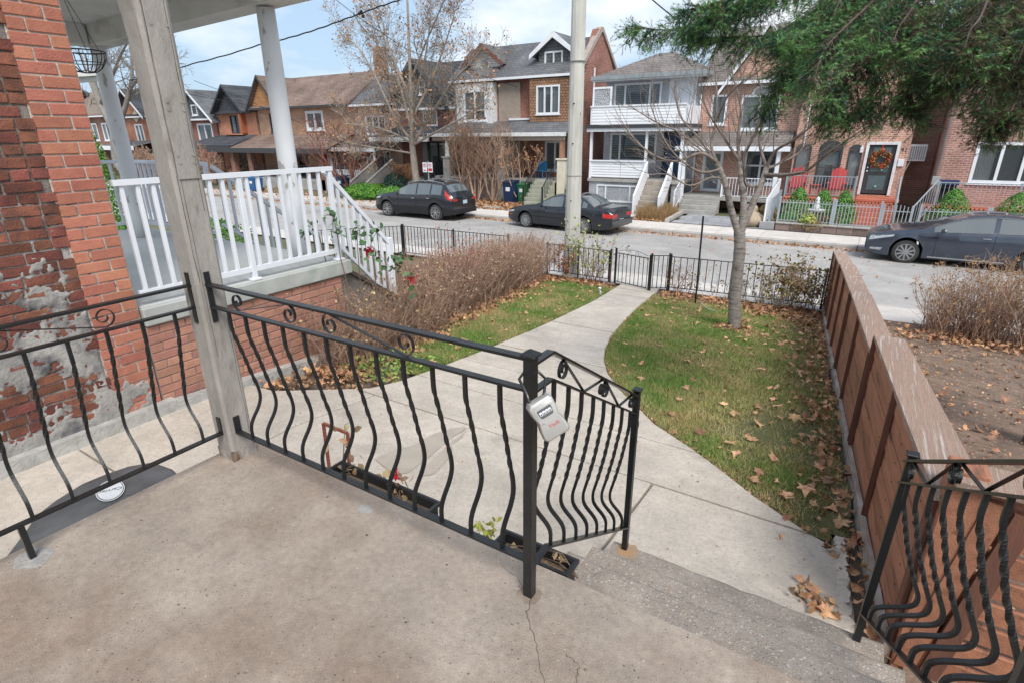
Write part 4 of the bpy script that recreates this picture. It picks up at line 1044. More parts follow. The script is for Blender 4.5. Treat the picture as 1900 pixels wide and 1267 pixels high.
iron_fence('short black iron fence return angled in beside the right gate post', (-3.52,YG-.26), (-3.22,YG-.02), .76, .08, 4, (0,.99))
iron_fence('low black iron fence between the utility pole and the gate', (-6.15,YG+.1), (-4.50,YG), .72, .10, 13, (0,.5,.99))
iron_fence("low black iron fence along the pavement in front of the neighbour's yard", (-10.6,YG+.02), (-7.2,YG+.1), .80, .08, 30, (0,.5,.99))
iron_fence("low black iron fence running from the pavement back towards the neighbour's stairs", (-10.62,8.3), (-10.6,YG), .80, .08, 20, (0,.99))
gt = empty('iron_gate', (-3.9,YG-.1,-1.6), 'small black iron garden gate with scrollwork on top at the end of the path', 'gate')
gl, gr2 = Vector((-4.40,YG,g(YG))), Vector((-3.56,YG-.22,g(YG))); Z = Vector((0,0,1))
for p, h in ((gl,.80),(gl+Vector((-.12,-.04,0)),.74),(gr2,.78)):
    q = MB(); q.bbox(p.x-.02,p.x+.02,p.y-.02,p.y+.02,p.z-.05,p.z+h,.003); q.build('post', IRON, gt)
q = MB(); q.bar(gl+Z*.70+Vector((.04,0,0)), gr2+Z*.70-Vector((.04,0,0)), .02,.015); q.build('top_bar', IRON, gt)
q = MB(); q.bar(gl+Z*.07+Vector((.04,0,0)), gr2+Z*.07-Vector((.04,0,0)), .02,.015); q.build('bottom_bar', IRON, gt)
for i in range(8):
    p = gl.lerp(gr2, (i+.8)/8.4); q = MB(); q.box(p.x-.006,p.x+.006,p.y-.006,p.y+.006,p.z+.07,p.z+.70); q.build('bar', IRON, gt)
q = MB(); d_ = (gr2-gl).normalized(); mid = (gl+gr2)/2
arc = [gl.lerp(gr2, t)+Z*(.71+.10*math.sin(t*math.pi)**.8) for t in np.linspace(.08,.92,16)]; q.tube(arc, .005, n=4)
for s_ in (-1,1):
    q.tube([mid+d_*s_*.09+(d_*s_*math.cos(a)*.055+Z*math.sin(a)*.055)*(1-t*.6)+Z*.755 for t, a in [(k/20, -1.5+k/20*6) for k in range(21)]], .004, n=4)
q.build('scrollwork', IRON, gt)
# concrete threshold and metal plate
q = MB(); q.bbox(-4.62,-4.36,10.75,11.12,g(10.9)+.018,g(10.9)+.03,.004); q.build('ground_plate', mat('galvanised', (.30,.31,.32), rough=.5, metal=.6), gt)
# stake
q = MB(); q.bar((-2.41,10.3,-1.6),(-2.444,10.3,.10),.028,.028); tag(q.build('stake', IRON), 'tall thin black metal stake standing in the lawn left of the young tree', 'stake')

# ================================================================ UTILITY POLE
PCON = mat('pole_concrete', (.56,.55,.50), (.46,.45,.41), scale=5, detail=9, rough=.92, bump=.5, bscale=45, stretch=(1,1,.25), c3=(.30,.29,.27), c3scale=2.2, c3pos=(.54,.72), spots=[(.8,(.16,.15,.14),20,.2)])
po = empty('utility_pole', (-5.63,11.56,-1.65), 'thick pale concrete utility pole at the kerb, behind the end of the dry hedge', 'utility pole')
q = MB(); n = 12; vs = []; fs = []
for z, r_ in ((-1.75,.195),(-1.0,.182),(1.2,.165),(4,.148),(8.5,.12)):
    for k in range(n): vs.append((-5.64+r_*math.cos(k*2*math.pi/n+.1)-.003*(z+1.7), 11.56+r_*math.sin(k*2*math.pi/n+.1), z))
for i in range(4):
    for k in range(n): fs.append((i*n+k, i*n+(k+1)%n, (i+1)*n+(k+1)%n, (i+1)*n+k))
fs.append(tuple(range(4*n,5*n))); q.add(vs, fs); q.build('shaft', PCON, po, smooth=True, flat_angle=20)
for z in (.62,-.55,2.9): q = MB(); q.lathe((-5.645,11.56,z), [(.165,0),(.176,.004),(.176,.016),(.165,.02)], 24); q.build('strap', mat('pole_strap', (.33,.32,.30), rough=.6), po)
q = MB()
for z in (2.1,1.3,.1): q.cyl((-5.62,11.41,z),(-5.62,11.37,z),.012,n=8)
q.build('bolt', DARK, po)
PAPR = mat('torn_black_notice', (.05,.05,.05), (.5,.5,.48), scale=30, rough=.8)
q = MB(); vs = [(-5.64+.190*math.cos(a),11.56+.190*math.sin(a),z) for z in (-1.02,-.94) for a in np.linspace(-2.6,-.6,12)]; q.add(vs, [(i,i+1,13+i,12+i) for i in range(11)]); q.build('tape_band', PAPR, po)

# ================================================================ TREES: recursive bare branches
class Tree:
    def __init__(s, seed): s.r = random.Random(seed); s.V = []; s.F = []; s.tips = []; s.bt = 0
    def tube(s, pts, rad, n):
        o = len(s.V); ref = None
        for i, p in enumerate(pts):
            d = (pts[min(i+1,len(pts)-1)]-pts[max(i-1,0)]).normalized()
            if ref is None: ref = d.orthogonal().normalized()
            ref = (ref-d*ref.dot(d)).normalized(); q = d.cross(ref)
            for k in range(n):
                a = 2*math.pi*k/n; v = p+(ref*math.cos(a)+q*math.sin(a))*rad[i]; s.V.append((v.x,v.y,v.z))
        for i in range(len(pts)-1):
            for k in range(n): s.F.append((o+i*n+k, o+i*n+(k+1)%n, o+(i+1)*n+(k+1)%n, o+(i+1)*n+k))
    def grow(s, p, d, L, r, lev, up=.15, wob=.16, kids=(5,6), ratio=.62, spread=.7, rmin=.0035, maxlev=4, droop=0, bare=.25):
        R_ = s.r; n = max(3, int(6-lev)); pts = [p]; rad = [r]; dirs = [d]
        for i in range(n):
            d = (d+Vector((R_.gauss(0,wob),R_.gauss(0,wob),R_.gauss(0,wob)+up-droop*i/n))).normalized()
            p = p+d*L/n; pts.append(p); rad.append(max(rmin*.7, r*(1-.72*(i+1)/n))); dirs.append(d)
        s.tube(pts, rad, 6 if lev == 0 else (5 if lev == 1 else 3))
        if lev >= maxlev: s.tips.append(pts[-1]); s.tips.append(pts[len(pts)//2]); return
        s.tips.append(pts[-1])
        k = R_.randint(*kids)
        for j in range(k):
            t = bare+(1-bare)*(j+R_.random()*.8)/k; x = t*n; i = min(n-1, int(x)); pp = pts[i].lerp(pts[i+1], x-i)
            dd = dirs[i+1]; o_ = dd.orthogonal().normalized(); o_ = Matrix.Rotation(R_.uniform(0,6.283), 3, dd) @ o_
            nd = (dd*(1-spread*.55)+o_*spread).normalized()
            rr = (rad[i]*(1-(x-i))+rad[i+1]*(x-i))*R_.uniform(.45,.68)
            s.grow(pp, nd, L*ratio*R_.uniform(.7,1.15)*(1.1-.45*t), max(rmin, rr), lev+1, up, wob, kids, ratio, spread, rmin, maxlev, droop, bare*.8)
    def limb(s, pts, r0, r1, n=6, sub=5):   # a given limb, smoothed
        P = [Vector(p) for p in pts]; out_ = []
        for i in range(len(P)-1):
            a = P[max(0,i-1)]; b_ = P[i]; c_ = P[i+1]; d_ = P[min(len(P)-1,i+2)]
            for k in range(sub):
                t = k/sub; out_.append(.5*((2*b_)+(-a+c_)*t+(2*a-5*b_+4*c_-d_)*t*t+(-a+3*b_-3*c_+d_)*t**3))
        out_.append(P[-1]); m = len(out_); rad = [(r0+(r1-r0)*(i/(m-1))**.85)*(1+.10*mnoise.noise(Vector((i*.9,r0*99,0)))) for i in range(m)]
        s.tube(out_, rad, n); return out_, rad
def tree_obj(T, name, m, parent, smooth=True):
    return fast(name, np.array(T.V), np.array(T.F), m, parent, smooth=smooth)
BARKM = mat('maple_bark', (.38,.33,.28), (.25,.21,.18), scale=9, detail=8, rough=.95, bump=1, bscale=25, stretch=(1,1,.3))
BARKG = mat('grey_smooth_bark', (.34,.305,.275), (.20,.175,.155), scale=11, detail=8, rough=.9, bump=.9, bscale=45, stretch=(1,1,4), c3=(.10,.085,.075), c3scale=6, c3pos=(.54,.66))
TWIG = mat('twig_brown', (.21,.155,.125), (.14,.10,.085), scale=5, rough=.9)
TWIGR = mat('twig_red', (.23,.085,.06), (.15,.06,.05), scale=5, rough=.9)
TWIGT = mat('twig_tan', (.50,.335,.24), (.31,.20,.15), scale=6, rough=.95, var='island', vamt=.35)
BRL = mat('brown_dead_leaf', (.33,.155,.065), (.40,.23,.12), scale=30, rough=.85, var='island', vamt=.45, hue=.025)
LEAF = mat('fallen_leaf', (.40,.20,.10), (.55,.33,.19), scale=26, rough=.85, var='island', vamt=.5, hue=.014, bump=.4, c3=(.30,.17,.11), c3scale=18, c3pos=(.52,.72))
LEAFO = mat('fallen_leaf_single', (.43,.225,.12), (.60,.38,.23), scale=26, rough=.85, var='object', vamt=.5, hue=.015, bump=.4, c3=(.24,.13,.08), c3scale=20, c3pos=(.54,.72))

# maple across the street
mb = Vector((-21.2,23.9,-1.9)); mt = empty('street_tree', tuple(mb), 'tall bare street tree with last brown leaves behind the dark suv', 'tree')
T = Tree(5)
tp, tr2 = T.limb([mb, mb+Vector((-.12,0,1.2)), atY(765,270,23.9), atY(765,240,23.9), atY(763,180,23.9), atY(760,110,23.9), atY(757,30,23.9), atY(752,-90,23.9)], .24, .03, 8)
tree_obj(T, 'trunk', BARKM, mt)
T = Tree(6)
def P3(x, y, Y): return atY(x, y, Y)
limbs = [([(765,262,23.9),(735,225,23.6),(700,150,23.2),(665,90,22.8),(628,60,22.6)],.11),([(762,235,23.9),(745,170,24.4),(720,80,24.8),(700,10,25)],.10),
 ([(768,265,23.9),(800,215,23.6),(835,160,23.3),(870,120,23),(898,85,22.8)],.12),([(765,220,23.9),(800,150,24.6),(830,70,25),(850,0,25.3)],.09),
 ([(765,268,23.9),(735,250,23.0),(690,235,22.2),(640,230,21.6)],.07),([(770,268,23.9),(820,240,23),(865,215,22.4),(900,190,22)],.07),
 ([(764,285,23.9),(720,278,23.0),(680,272,22.3),(640,262,22)],.06),([(768,255,23.9),(770,190,22.7),(790,100,22),(800,20,21.6)],.09),
 ([(764,190,23.9),(730,110,23.7),(700,40,23.4),(680,-30,23.2)],.08),([(762,150,23.9),(790,80,23.7),(820,10,23.4),(840,-50,23)],.07),([(762,200,23.9),(740,140,25),(690,70,25.8),(650,30,26)],.07)]
for pl_, r_ in limbs:
    pts, rad = T.limb([P3(*p) for p in pl_], r_, .018, 5)
    for j in range(20):
        i = int((.18+.8*(j+T.r.random())/20)*(len(pts)-1)); i = min(i, len(pts)-2); d = (pts[i+1]-pts[i]).normalized()
        o_ = Matrix.Rotation(T.r.uniform(0,6.283), 3, d) @ d.orthogonal().normalized()
        T.grow(pts[i], (d*.7+o_*.7).normalized(), T.r.uniform(.9,1.7), max(.012, rad[i]*.5), 2, .10, .15, (5,7), .60, .65, .0075, 4)
tree_obj(T, 'branches', BARKM, mt)
tips = np.array([tuple(t) for t in T.tips]); sel = tips[nrng.random(len(tips)) < .17]
sel = np.concatenate([sel, sel[nrng.integers(0,len(sel),len(sel)//2)]+nrng.normal(0,.12,(len(sel)//2,3))])
V, F = leaf_arrays(sel+nrng.normal(0,.05,sel.shape), nrng.uniform(.07,.14,len(sel)), unit(len(sel)), nrng.uniform(0,6.28,len(sel)))
o = fast('dead_leaves', V, F, BRL, mt); o['kind'] = 'stuff'

def bush_tree(label, base, h, spread, seed, m, nst, lev=4, r=.05, kidn=(4,5), name='bare_shrub', cat='shrub', group=None, up=.2, leafn=0, lm=None, ls=.06, lean=.5, rmin=.006):
    e = empty(name, tuple(base), label, cat, group); T = Tree(seed)
    for i in range(nst):
        a = T.r.uniform(0,6.283); d = Vector((math.cos(a)*lean*spread, math.sin(a)*lean*spread, 1)).normalized()
        T.grow(Vector(base)+Vector((math.cos(a)*.12*spread, math.sin(a)*.12*spread, 0)), d, h*T.r.uniform(.6,.85), r*T.r.uniform(.6,1), 4-lev, up, .14, kidn, .58, .62, rmin, 4-lev+3 if lev > 3 else 3)
    tree_obj(T, 'branches', m, e)
    if leafn:
        tp = np.array([tuple(t) for t in T.tips]); s_ = tp[nrng.integers(0,len(tp),leafn)]+nrng.normal(0,.04,(leafn,3))
        V, F = leaf_arrays(s_, nrng.uniform(.7,1.3,leafn)*ls, unit(leafn), nrng.uniform(0,6.28,leafn)); o = fast('leaves', V, F, lm or BRL, e); o['kind'] = 'stuff'
    return e
bush_tree('reddish multi stemmed bare tree in front of the cream brick house', (-26.9,24.4,-1.85), 5.4, 1.5, 21, TWIGR, 9, r=.11, up=.14, name='bare_tree', cat='tree', lean=.55, rmin=.013, leafn=260, ls=.10)
for (x, y, h, sd_) in ((-18.3,24.3,4.2,31),(-16.6,24.5,4.0,32),(-17.4,24.1,3.6,33)):
    bush_tree({31:'tangled bare climbing shrub on the left half of the big brick porch',32:'tangled bare shrub by the middle porch pillar, left of the blue bin',33:'lower tangled bare shrub between its two taller neighbours on the brick porch'}[sd_], (x,y,-1.75), h, .8, sd_, TWIGT, 7, r=.05, up=.22, group='bare shrubs in front of the big brick house', leafn=160, lean=.45, rmin=.010)
bush_tree('bare shrub with brownish leaves spilling over the porch by the blue chair', (-15.2,24.7,-1.5), 3.0, 1.2, 36, TWIGT, 6, r=.04, leafn=500, lean=.7, ls=.09, rmin=.009)
bush_tree('tangled bare vine thicket in front of the dark roofed far houses', (-41.5,24.6,-1.8), 3.6, 1.5, 37, TWIGT, 12, r=.07, up=.06, lean=.9, rmin=.016)
bush_tree('tangled bare vine thicket left of the other thicket, by the cedar', (-46.5,24.6,-1.8), 3.2, 1.5, 38, TWIGT, 10, r=.07, up=.06, lean=.9, rmin=.016)
bush_tree('low leafless bush with brown leaves beside the grey stair rails', (-23.2,24.6,-1.8), 1.9, 1.0, 39, TWIG, 6, r=.03, leafn=220, ls=.09, rmin=.009)
bush_tree('thin bare bush behind the white railing on the far left', (-50.5,24.2,-1.8), 3.0, 1.4, 40, TWIGT, 9, r=.05, lean=.8, rmin=.016)
# big bare tree far left
lt = Vector((-54.5,24.5,-1.8)); e = empty('street_tree', tuple(lt), 'large bare grey tree at far left, behind the round column', 'tree'); T = Tree(9)
tp, _ = T.limb([lt, atY(218,300,24.5), atY(210,240,24.5), atY(185,190,24.5), atY(170,140,24.5)], .50, .22, 8)
for pl_, r_ in (([(215,250,24.5),(238,180,25),(245,120,25.5),(232,40,26)],.26),([(188,190,24.5),(205,150,23.8),(225,100,23),(250,60,22.5)],.2),([(190,200,24.5),(165,150,25),(150,100,25.4)],.2),([(240,170,25),(265,130,24.6),(285,95,24)],.13),([(236,190,25),(275,160,26),(305,150,26.5)],.11),([(205,160,24.),(190,110,24.6),(200,60,25)],.13)):
    pts, rad = T.limb([P3(*p) for p in pl_], r_, .05, 5)
    for j in range(9):
        i = min(int((.25+.75*(j+T.r.random())/9)*(len(pts)-1)), len(pts)-2); d = (pts[i+1]-pts[i]).normalized()
        o_ = Matrix.Rotation(T.r.uniform(0,6.283), 3, d) @ d.orthogonal().normalized()
        T.grow(pts[i], (d*.6+o_*.8).normalized(), T.r.uniform(1.6,2.8), max(.03, rad[i]*.5), 2, .08, .22, (4,5), .6, .7, .017, 4)
tree_obj(T, 'branches', BARKG, e)

# young tree on the right lawn
yt = Vector((-1.40,8.67,-1.40)); e = empty('lawn_tree', tuple(yt), 'young bare multi stemmed tree on the right lawn, leaves round its foot', 'tree')
T = Tree(12); YT = 8.67
T.limb([yt+Vector((0,0,-.05)), yt+Vector((0,0,.06)), atY(1364,545,YT), atY(1372,470,YT), atY(1372,430,YT)], .100, .078, 12)
for pl_, r0, r1 in (([(1372,440,YT),(1358,395,8.6),(1345,340,8.55),(1330,302,8.5)],.052,.038),([(1374,440,YT),(1380,380,8.7),(1375,330,8.75),(1372,300,8.8)],.056,.036),([(1374,432,YT),(1398,375,8.8),(1415,335,8.9),(1422,312,9.0)],.054,.038)):
    T.limb([P3(*p) for p in pl_], r0, r1, 9)
tree_obj(T, 'trunk', BARKG, e)
T = Tree(13)
bl = [([(1330,302,8.5),(1300,285,8.3),(1255,300,8.1),(1215,290,7.9),(1180,262,7.8),(1160,235,7.8)],.026),([(1330,302,8.5),(1320,270,8.6),(1328,225,8.7),(1330,170,8.8),(1325,110,8.9)],.024),
([(1330,302,8.5),(1295,255,8.7),(1262,215,8.9),(1250,160,9.1)],.022),([(1372,300,8.8),(1370,255,8.9),(1375,200,9),(1360,140,9.1),(1355,90,9.2)],.03),([(1372,300,8.8),(1340,250,8.6),(1310,200,8.4),(1300,150,8.3)],.022),
([(1422,312,9),(1410,265,9.1),(1420,215,9.1),(1445,160,9.2),(1440,90,9.3)],.026),([(1422,312,9),(1440,280,8.9),(1470,262,8.7),(1505,235,8.5),(1520,215,8.4)],.026),
([(1420,325,8.9),(1455,325,8.7),(1495,318,8.5),(1530,290,8.3),(1570,262,8.1),(1610,235,8.0)],.03),([(1345,335,8.6),(1320,330,8.3),(1280,345,8),(1240,325,7.8),(1205,325,7.7)],.016),
([(1335,315,8.5),(1300,320,8.2),(1260,295,8.0),(1230,255,7.9),(1205,190,7.9)],.019),([(1410,345,8.9),(1385,345,8.6),(1380,320,8.3),(1378,280,8.1)],.018),([(1320,295,8.5),(1262,248,8.3),(1215,226,8.1),(1165,195,8.0)],.015),
([(1422,315,9),(1455,300,9.3),(1480,285,9.5),(1500,262,9.6)],.018),([(1375,300,8.8),(1400,250,8.7),(1415,190,8.6),(1400,120,8.5)],.02),([(1330,225,8.7),(1350,180,8.4),(1380,150,8.2)],.012)]
for pl_, r_ in bl:
    pts, rad = T.limb([P3(*p) for p in pl_], r_*1.08, .0075, 5)
    for j in range(11):
        i = min(int((.15+.85*(j+T.r.random())/11)*(len(pts)-1)), len(pts)-2); d = (pts[i+1]-pts[i]).normalized()
        o_ = Matrix.Rotation(T.r.uniform(0,6.283), 3, d) @ d.orthogonal().normalized()
        T.grow(pts[i], (d*.6+o_*.55+Vector((0,0,.45))).normalized(), T.r.uniform(.35,.85), max(.005, rad[i]*.42), 3, .10, .08, (2,3), .55, .45, .0034, 4)
tree_obj(T, 'branches', mat('young_branch_bark', (.27,.22,.19), (.17,.135,.115), scale=9, rough=.9, bump=.5), e)

# ================================================================ DRY HEDGE
def stems(n, P0, H, wob, r, seed, seg=4, lean=(0,0), top_branch=0, side=3):
    """n bare stems from P0 (n,3) rising H (n,), thin triangular tubes"""
    rr = np.random.default_rng(seed); V = []; pts = np.zeros((n, seg+1, 3)); pts[:,0] = P0
    d = np.concatenate([rr.normal(0,.26,(n,2))+np.array(lean), np.ones((n,1))], 1)
    for k in range(seg):
        d = d+np.concatenate([rr.normal(0,wob,(n,2)), np.zeros((n,1))], 1); dn = d/np.linalg.norm(d, axis=1, keepdims=True)
        pts[:,k+1] = pts[:,k]+dn*(H/seg)[:,None]
    rad = r*np.linspace(1,.35,seg+1)[None,:]*rr.uniform(.6,1.3,(n,1))
    ang = rr.uniform(0,6.28,(n,1,1))+np.arange(side)[None,None,:]*2*np.pi/side
    off = np.stack([np.cos(ang)*rad[:,:,None], np.sin(ang)*rad[:,:,None], np.zeros((n,seg+1,side))], -1)
    V = (pts[:,:,None,:]+off).reshape(-1,3)
    idx = (np.arange(n)[:,None,None]*(seg+1)+np.arange(seg)[None,:,None])*side+np.arange(side)[None,None,:]
    nx = (np.arange(side)+1)%side-np.arange(side); F = np.stack([idx, idx+nx, idx+nx+side, idx+side], -1).reshape(-1,4)
    return V, F, pts
def join(parts):
    Vs, Fs, o = [], [], 0
    for V, F in parts: Vs.append(V); Fs.append(F+o); o += len(V)
    return np.concatenate(Vs), np.concatenate(Fs)
def hedge_line(t): # centre line
    return np.stack([np.interp(t,[0,.35,.7,1],[-5.05,-5.35,-5.75,-6.15]), np.interp(t,[0,.35,.7,1],[5.1,7.0,9.0,10.9])], -1)
hn = 3000
pk_ = np.sort(nrng.random(44)); t = np.clip(pk_[nrng.integers(0,44,hn)]+nrng.normal(0,.0085,hn),0,1); c_ = hedge_line(t); wv = nrng.normal(0,.13,hn); P0 = np.stack([c_[:,0]+wv, c_[:,1]+nrng.normal(0,.05,hn), gv(c_[:,1])-.03], 1)
tops = np.interp(t,[0,.1,.4,1],[.92,1.08,1.12,1.12])+.06*np.sin(t*37)+.04*np.sin(t*90)
he = empty('dry_hedge', (-5.6,8,-1.3), 'leafless tan brown clipped hedge between the two front yards', 'hedge')
V1, F1, pts = stems(hn, P0, tops*nrng.uniform(.72,1.04,hn), .23, .0062, 3, 5)
# side twigs all through it, denser at the top
m_ = 15000; si = nrng.integers(0,hn,m_); lv = np.clip((nrng.random(m_)**.5)*5,0,4.99); li = lv.astype(int); fr_ = lv-li
Q0 = pts[si,li]*(1-fr_)[:,None]+pts[si,li+1]*fr_[:,None]
def twigs(Q0, L, r, seed, up=.5, seg=2):
    rr = np.random.default_rng(seed); n = len(Q0); d = rr.normal(0,1,(n,3)); d[:,2] = np.abs(d[:,2])*.6+up; d /= np.linalg.norm(d,axis=1,keepdims=True)
    p1 = Q0+d*L[:,None]*.5; d2 = d+rr.normal(0,.35,(n,3)); d2 /= np.linalg.norm(d2,axis=1,keepdims=True); p2 = p1+d2*L[:,None]*.5
    s_ = np.cross(d, rr.normal(size=(n,3))); s_ /= np.linalg.norm(s_,axis=1,keepdims=True); u = np.cross(d, s_)
    V = []
    for p, q in ((Q0,1),(p1,.7),(p2,.3)):
        for a in (0,2.09,4.19): V.append(p+(s_*math.cos(a)+u*math.sin(a))*r*q)
    V = np.stack(V,1).reshape(-1,3); b = np.arange(n)[:,None]*9
    F = np.stack([b+np.array([k*3+j for k in range(2) for j in range(3)])[None], b+np.array([k*3+(j+1)%3 for k in range(2) for j in range(3)])[None], b+np.array([(k+1)*3+(j+1)%3 for k in range(2) for j in range(3)])[None], b+np.array([(k+1)*3+j for k in range(2) for j in range(3)])[None]], -1).reshape(-1,4)
    return V, F, p2
V2, F2, tp2 = twigs(Q0, nrng.uniform(.06,.17,m_), .0028, 4, up=.2)
V, F = join([(V1,F1),(V2,F2)]); o = fast('stems', V, F, TWIGT, he); o['kind'] = 'stuff'
n_ = 6500; s_ = tp2[nrng.integers(0,m_,n_)]; V, F = leaf_arrays(s_, nrng.uniform(.012,.034,n_), unit(n_), nrng.uniform(0,6.28,n_))
o = fast('dry_buds', V, F, mat('tan_dry_leaf', (.56,.44,.32), (.42,.29,.20), scale=9, rough=.9, var='island', vamt=.4, hue=.02), he); o['kind'] = 'stuff'
# red berry bush in the hedge
rb = empty('red_bush', (-5.25,6.1,-1.1), 'thin bush with bright red leaves poking out of the dry hedge', 'shrub')
c0 = atY(822,455,6.5); n_ = 60
P0 = np.tile(np.array([[-5.25,6.5,g(6.5)]]),(n_,1))+nrng.normal(0,.08,(n_,3))*np.array([1,1,0]); V, F, pts = stems(n_, P0, nrng.uniform(.85,1.42,n_), .12, .004, 8, 5)
o = fast('stems', V, F, TWIGR, rb); o['kind'] = 'stuff'
s_ = np.concatenate([pts[:,-1], pts[:,-2], pts[:,-1]*.5+pts[:,-2]*.5]); s_ = s_[nrng.integers(0,len(s_),420)]+nrng.normal(0,.035,(420,3))
V, F = leaf_arrays(s_, nrng.uniform(.018,.035,420), unit(420), nrng.uniform(0,6.28,420)); o = fast('red_leaves', V, F, mat('red_leaf', (.42,.05,.05), (.30,.06,.05), scale=9, rough=.7, var='island', vamt=.4), rb); o['kind'] = 'stuff'
# dry perennials and roses between porch rail and neighbour's base
dp = empty('dry_border_plants', (-4.55,4.3,-.95), "tangle of dead rose stems against the neighbour's brick base", 'plants')
n_ = 900; y = nrng.uniform(3.5,5.6,n_); x = -4.62-.12*(y-4)+nrng.normal(0,.14,n_); P0 = np.stack([x,y,gv(y)-.02],1)
V1, F1, pts = stems(n_, P0, nrng.uniform(.35,1.0,n_), .22, .0038, 14, 6)
m_ = 3200; si = nrng.integers(0,n_,m_); Q0 = pts[si, nrng.integers(2,7,m_)]; V2, F2, tq = twigs(Q0, nrng.uniform(.06,.20,m_), .0022, 15)
V, F = join([(V1,F1),(V2,F2)]); o = fast('stems', V, F, TWIGT, dp); o['kind'] = 'stuff'
n2_ = 900; s_ = tq[nrng.integers(0,m_,n2_)]; V, F = leaf_arrays(s_, nrng.uniform(.02,.045,n2_), unit(n2_), nrng.uniform(0,6.28,n2_)); o = fast('dead_leaves', V, F, DRYL, dp); o['kind'] = 'stuff'
# tall rose canes with leaves, picked out one by one
roses = [((-4.50,3.9),[(600,470),(590,430),(567,408)],[(555,402),(575,415),(590,425),(568,430)],26,None,'tall rose cane with blue green leaves, leftmost, in front of the white railing'),
 ((-4.42,3.95),[(632,480),(625,430),(618,405)],[(612,398),(622,410),(630,425),(618,432)],26,None,'tall rose cane with green leaves, second from the left, before the porch corner post'),
 ((-4.35,4.15),[(668,520),(664,470),(662,432)],[(655,425),(668,430),(672,440)],24,None,'rose cane with a compact green leaf head above the brown stems'),
 ((-4.25,4.2),[(700,560),(695,500),(688,455)],[(684,470),(700,480),(712,492),(725,500),(690,432),(702,428)],34,(684,467),'rose cane carrying a red bloom beside the white stair rail'),
 ((-4.15,4.4),[(745,600),(752,560),(760,535)],[(745,495),(755,510),(735,500),(770,540),(748,480)],26,(763,520),'rose cane with a low red bloom in front of the dry hedge')]
for (bx, by), cane, heads, nl, bl_, lab in roses:
    e = empty('rose_cane', (bx,by,g(by)), lab, 'rose', 'tall rose canes'); Yp = by+.05; q = MB()
    pts = [Vector((bx,by,g(by)-.02))]+[atY(*p, Yp) for p in cane]; q.tube(pts, [.006,.0055,.005,.0035], n=5)
    ends = [atY(*h_, Yp+rng.uniform(-.08,.08)) for h_ in heads]
    for h_ in ends: q.tube([pts[-1], pts[-1].lerp(h_,.5)+Vector((0,0,.02)), h_], .0025, n=4)
    q.build('stem', mat('green_brown_cane', (.10,.085,.045), (.15,.09,.07), scale=8, rough=.7), e)
    s_ = np.array([tuple(rng.choice(ends)) for _ in range(nl)])+nrng.normal(0,.035,(nl,3)); V, F = leaf_arrays(s_, nrng.uniform(.055,.095,nl), unit(nl,.6), nrng.uniform(0,6.28,nl)); fast('leaf', V, F, GRNL, e)['kind'] = 'stuff'
    if bl_:
        c_ = np.array(atY(*bl_, Yp)); n3 = 34; V, F = leaf_arrays(c_+nrng.normal(0,.018,(n3,3)), nrng.uniform(.03,.045,n3), unit(n3,.4), nrng.uniform(0,6.28,n3)); fast('bloom', V, F, REDP, e)['kind'] = 'stuff'
# small green weeds and yellow leaves at the border foot
wd_ = empty('border_weeds', (-3.9,3.7,-.85), 'low green and yellow weeds at the edge of the path below the railing', 'weeds')
n_ = 420; x = nrng.uniform(-4.4,-3.75,n_); y = 3.5+nrng.random(n_)*.9; k = x < np.array([pl(a) for a in y])-.02; x, y = x[k], y[k]; n_ = len(x)
V, F = leaf_arrays(np.stack([x,y,gv(y)+nrng.uniform(0,.12,n_)],1), nrng.uniform(.03,.06,n_), unit(n_,.7), nrng.uniform(0,6.28,n_)); fast('leaves', V, F, mat('weed_green', (.14,.27,.07), (.33,.36,.09), scale=5, rough=.7, var='island', vamt=.35, hue=.03), wd_)['kind'] = 'stuff'

# shrubs along the street fence
def shrub(label, cx_, cy2, h, w_, n, leafn, lm, seed, tm=TWIG, name='shrub', ls=.05, cat='shrub', group=None, r=.0045, seg=5, lowbare=.3, wy=None):
    e = empty(name, (cx_,cy2,g(cy2)), label, cat, group); wy = wy or w_
    P0 = np.stack([cx_+nrng.normal(0,w_*.35,n), cy2+nrng.normal(0,wy*.35,n), np.full(n, g(cy2)-.03)],1); V1, F1, pts = stems(n, P0, h*nrng.uniform(.6,1.05,n), .18, r, seed, seg)
    m_ = n*5; si = nrng.integers(0,n,m_); Q0 = pts[si, nrng.integers(2,seg+1,m_)]; V2, F2, tq = twigs(Q0, nrng.uniform(.08,.22,m_), r*.55, seed+1)
    V, F = join([(V1,F1),(V2,F2)]); fast('stems', V, F, tm, e)['kind'] = 'stuff'
    if leafn:
        s_ = tq[nrng.integers(0,m_,leafn)]+nrng.normal(0,.02,(leafn,3)); V, F = leaf_arrays(s_, nrng.uniform(.7,1.3,leafn)*ls, unit(leafn,.3), nrng.uniform(0,6.28,leafn)); fast('leaves', V, F, lm, e)['kind'] = 'stuff'
    return e
OLIV = mat('olive_yellow_leaf', (.26,.23,.07), (.17,.095,.06), scale=3, rough=.7, var='island', vamt=.4, hue=.03)
YGL = mat('light_green_leaf', (.25,.33,.08), (.35,.34,.09), scale=3, rough=.7, var='island', vamt=.35, hue=.03)
RBL = mat('rust_hydrangea', (.36,.13,.05), (.26,.09,.04), scale=9, rough=.9, var='island', vamt=.35)
shrub('bushy shrub with bronze and yellow leaves against the iron fence, left of the wooden fence', -.85, 10.95, .98, .75, 130, 1500, OLIV, 50, ls=.055)
shrub('wispy rose bush with few leaves on the iron fence between lawn tree and gate', -2.9, 11.0, .7, .5, 30, 90, OLIV, 52, tm=TWIGR, ls=.045)
shrub('low wispy stems along the iron fence behind the young tree', -1.7, 11.05, .55, .9, 50, 130, OLIV, 53, ls=.045, wy=.1)
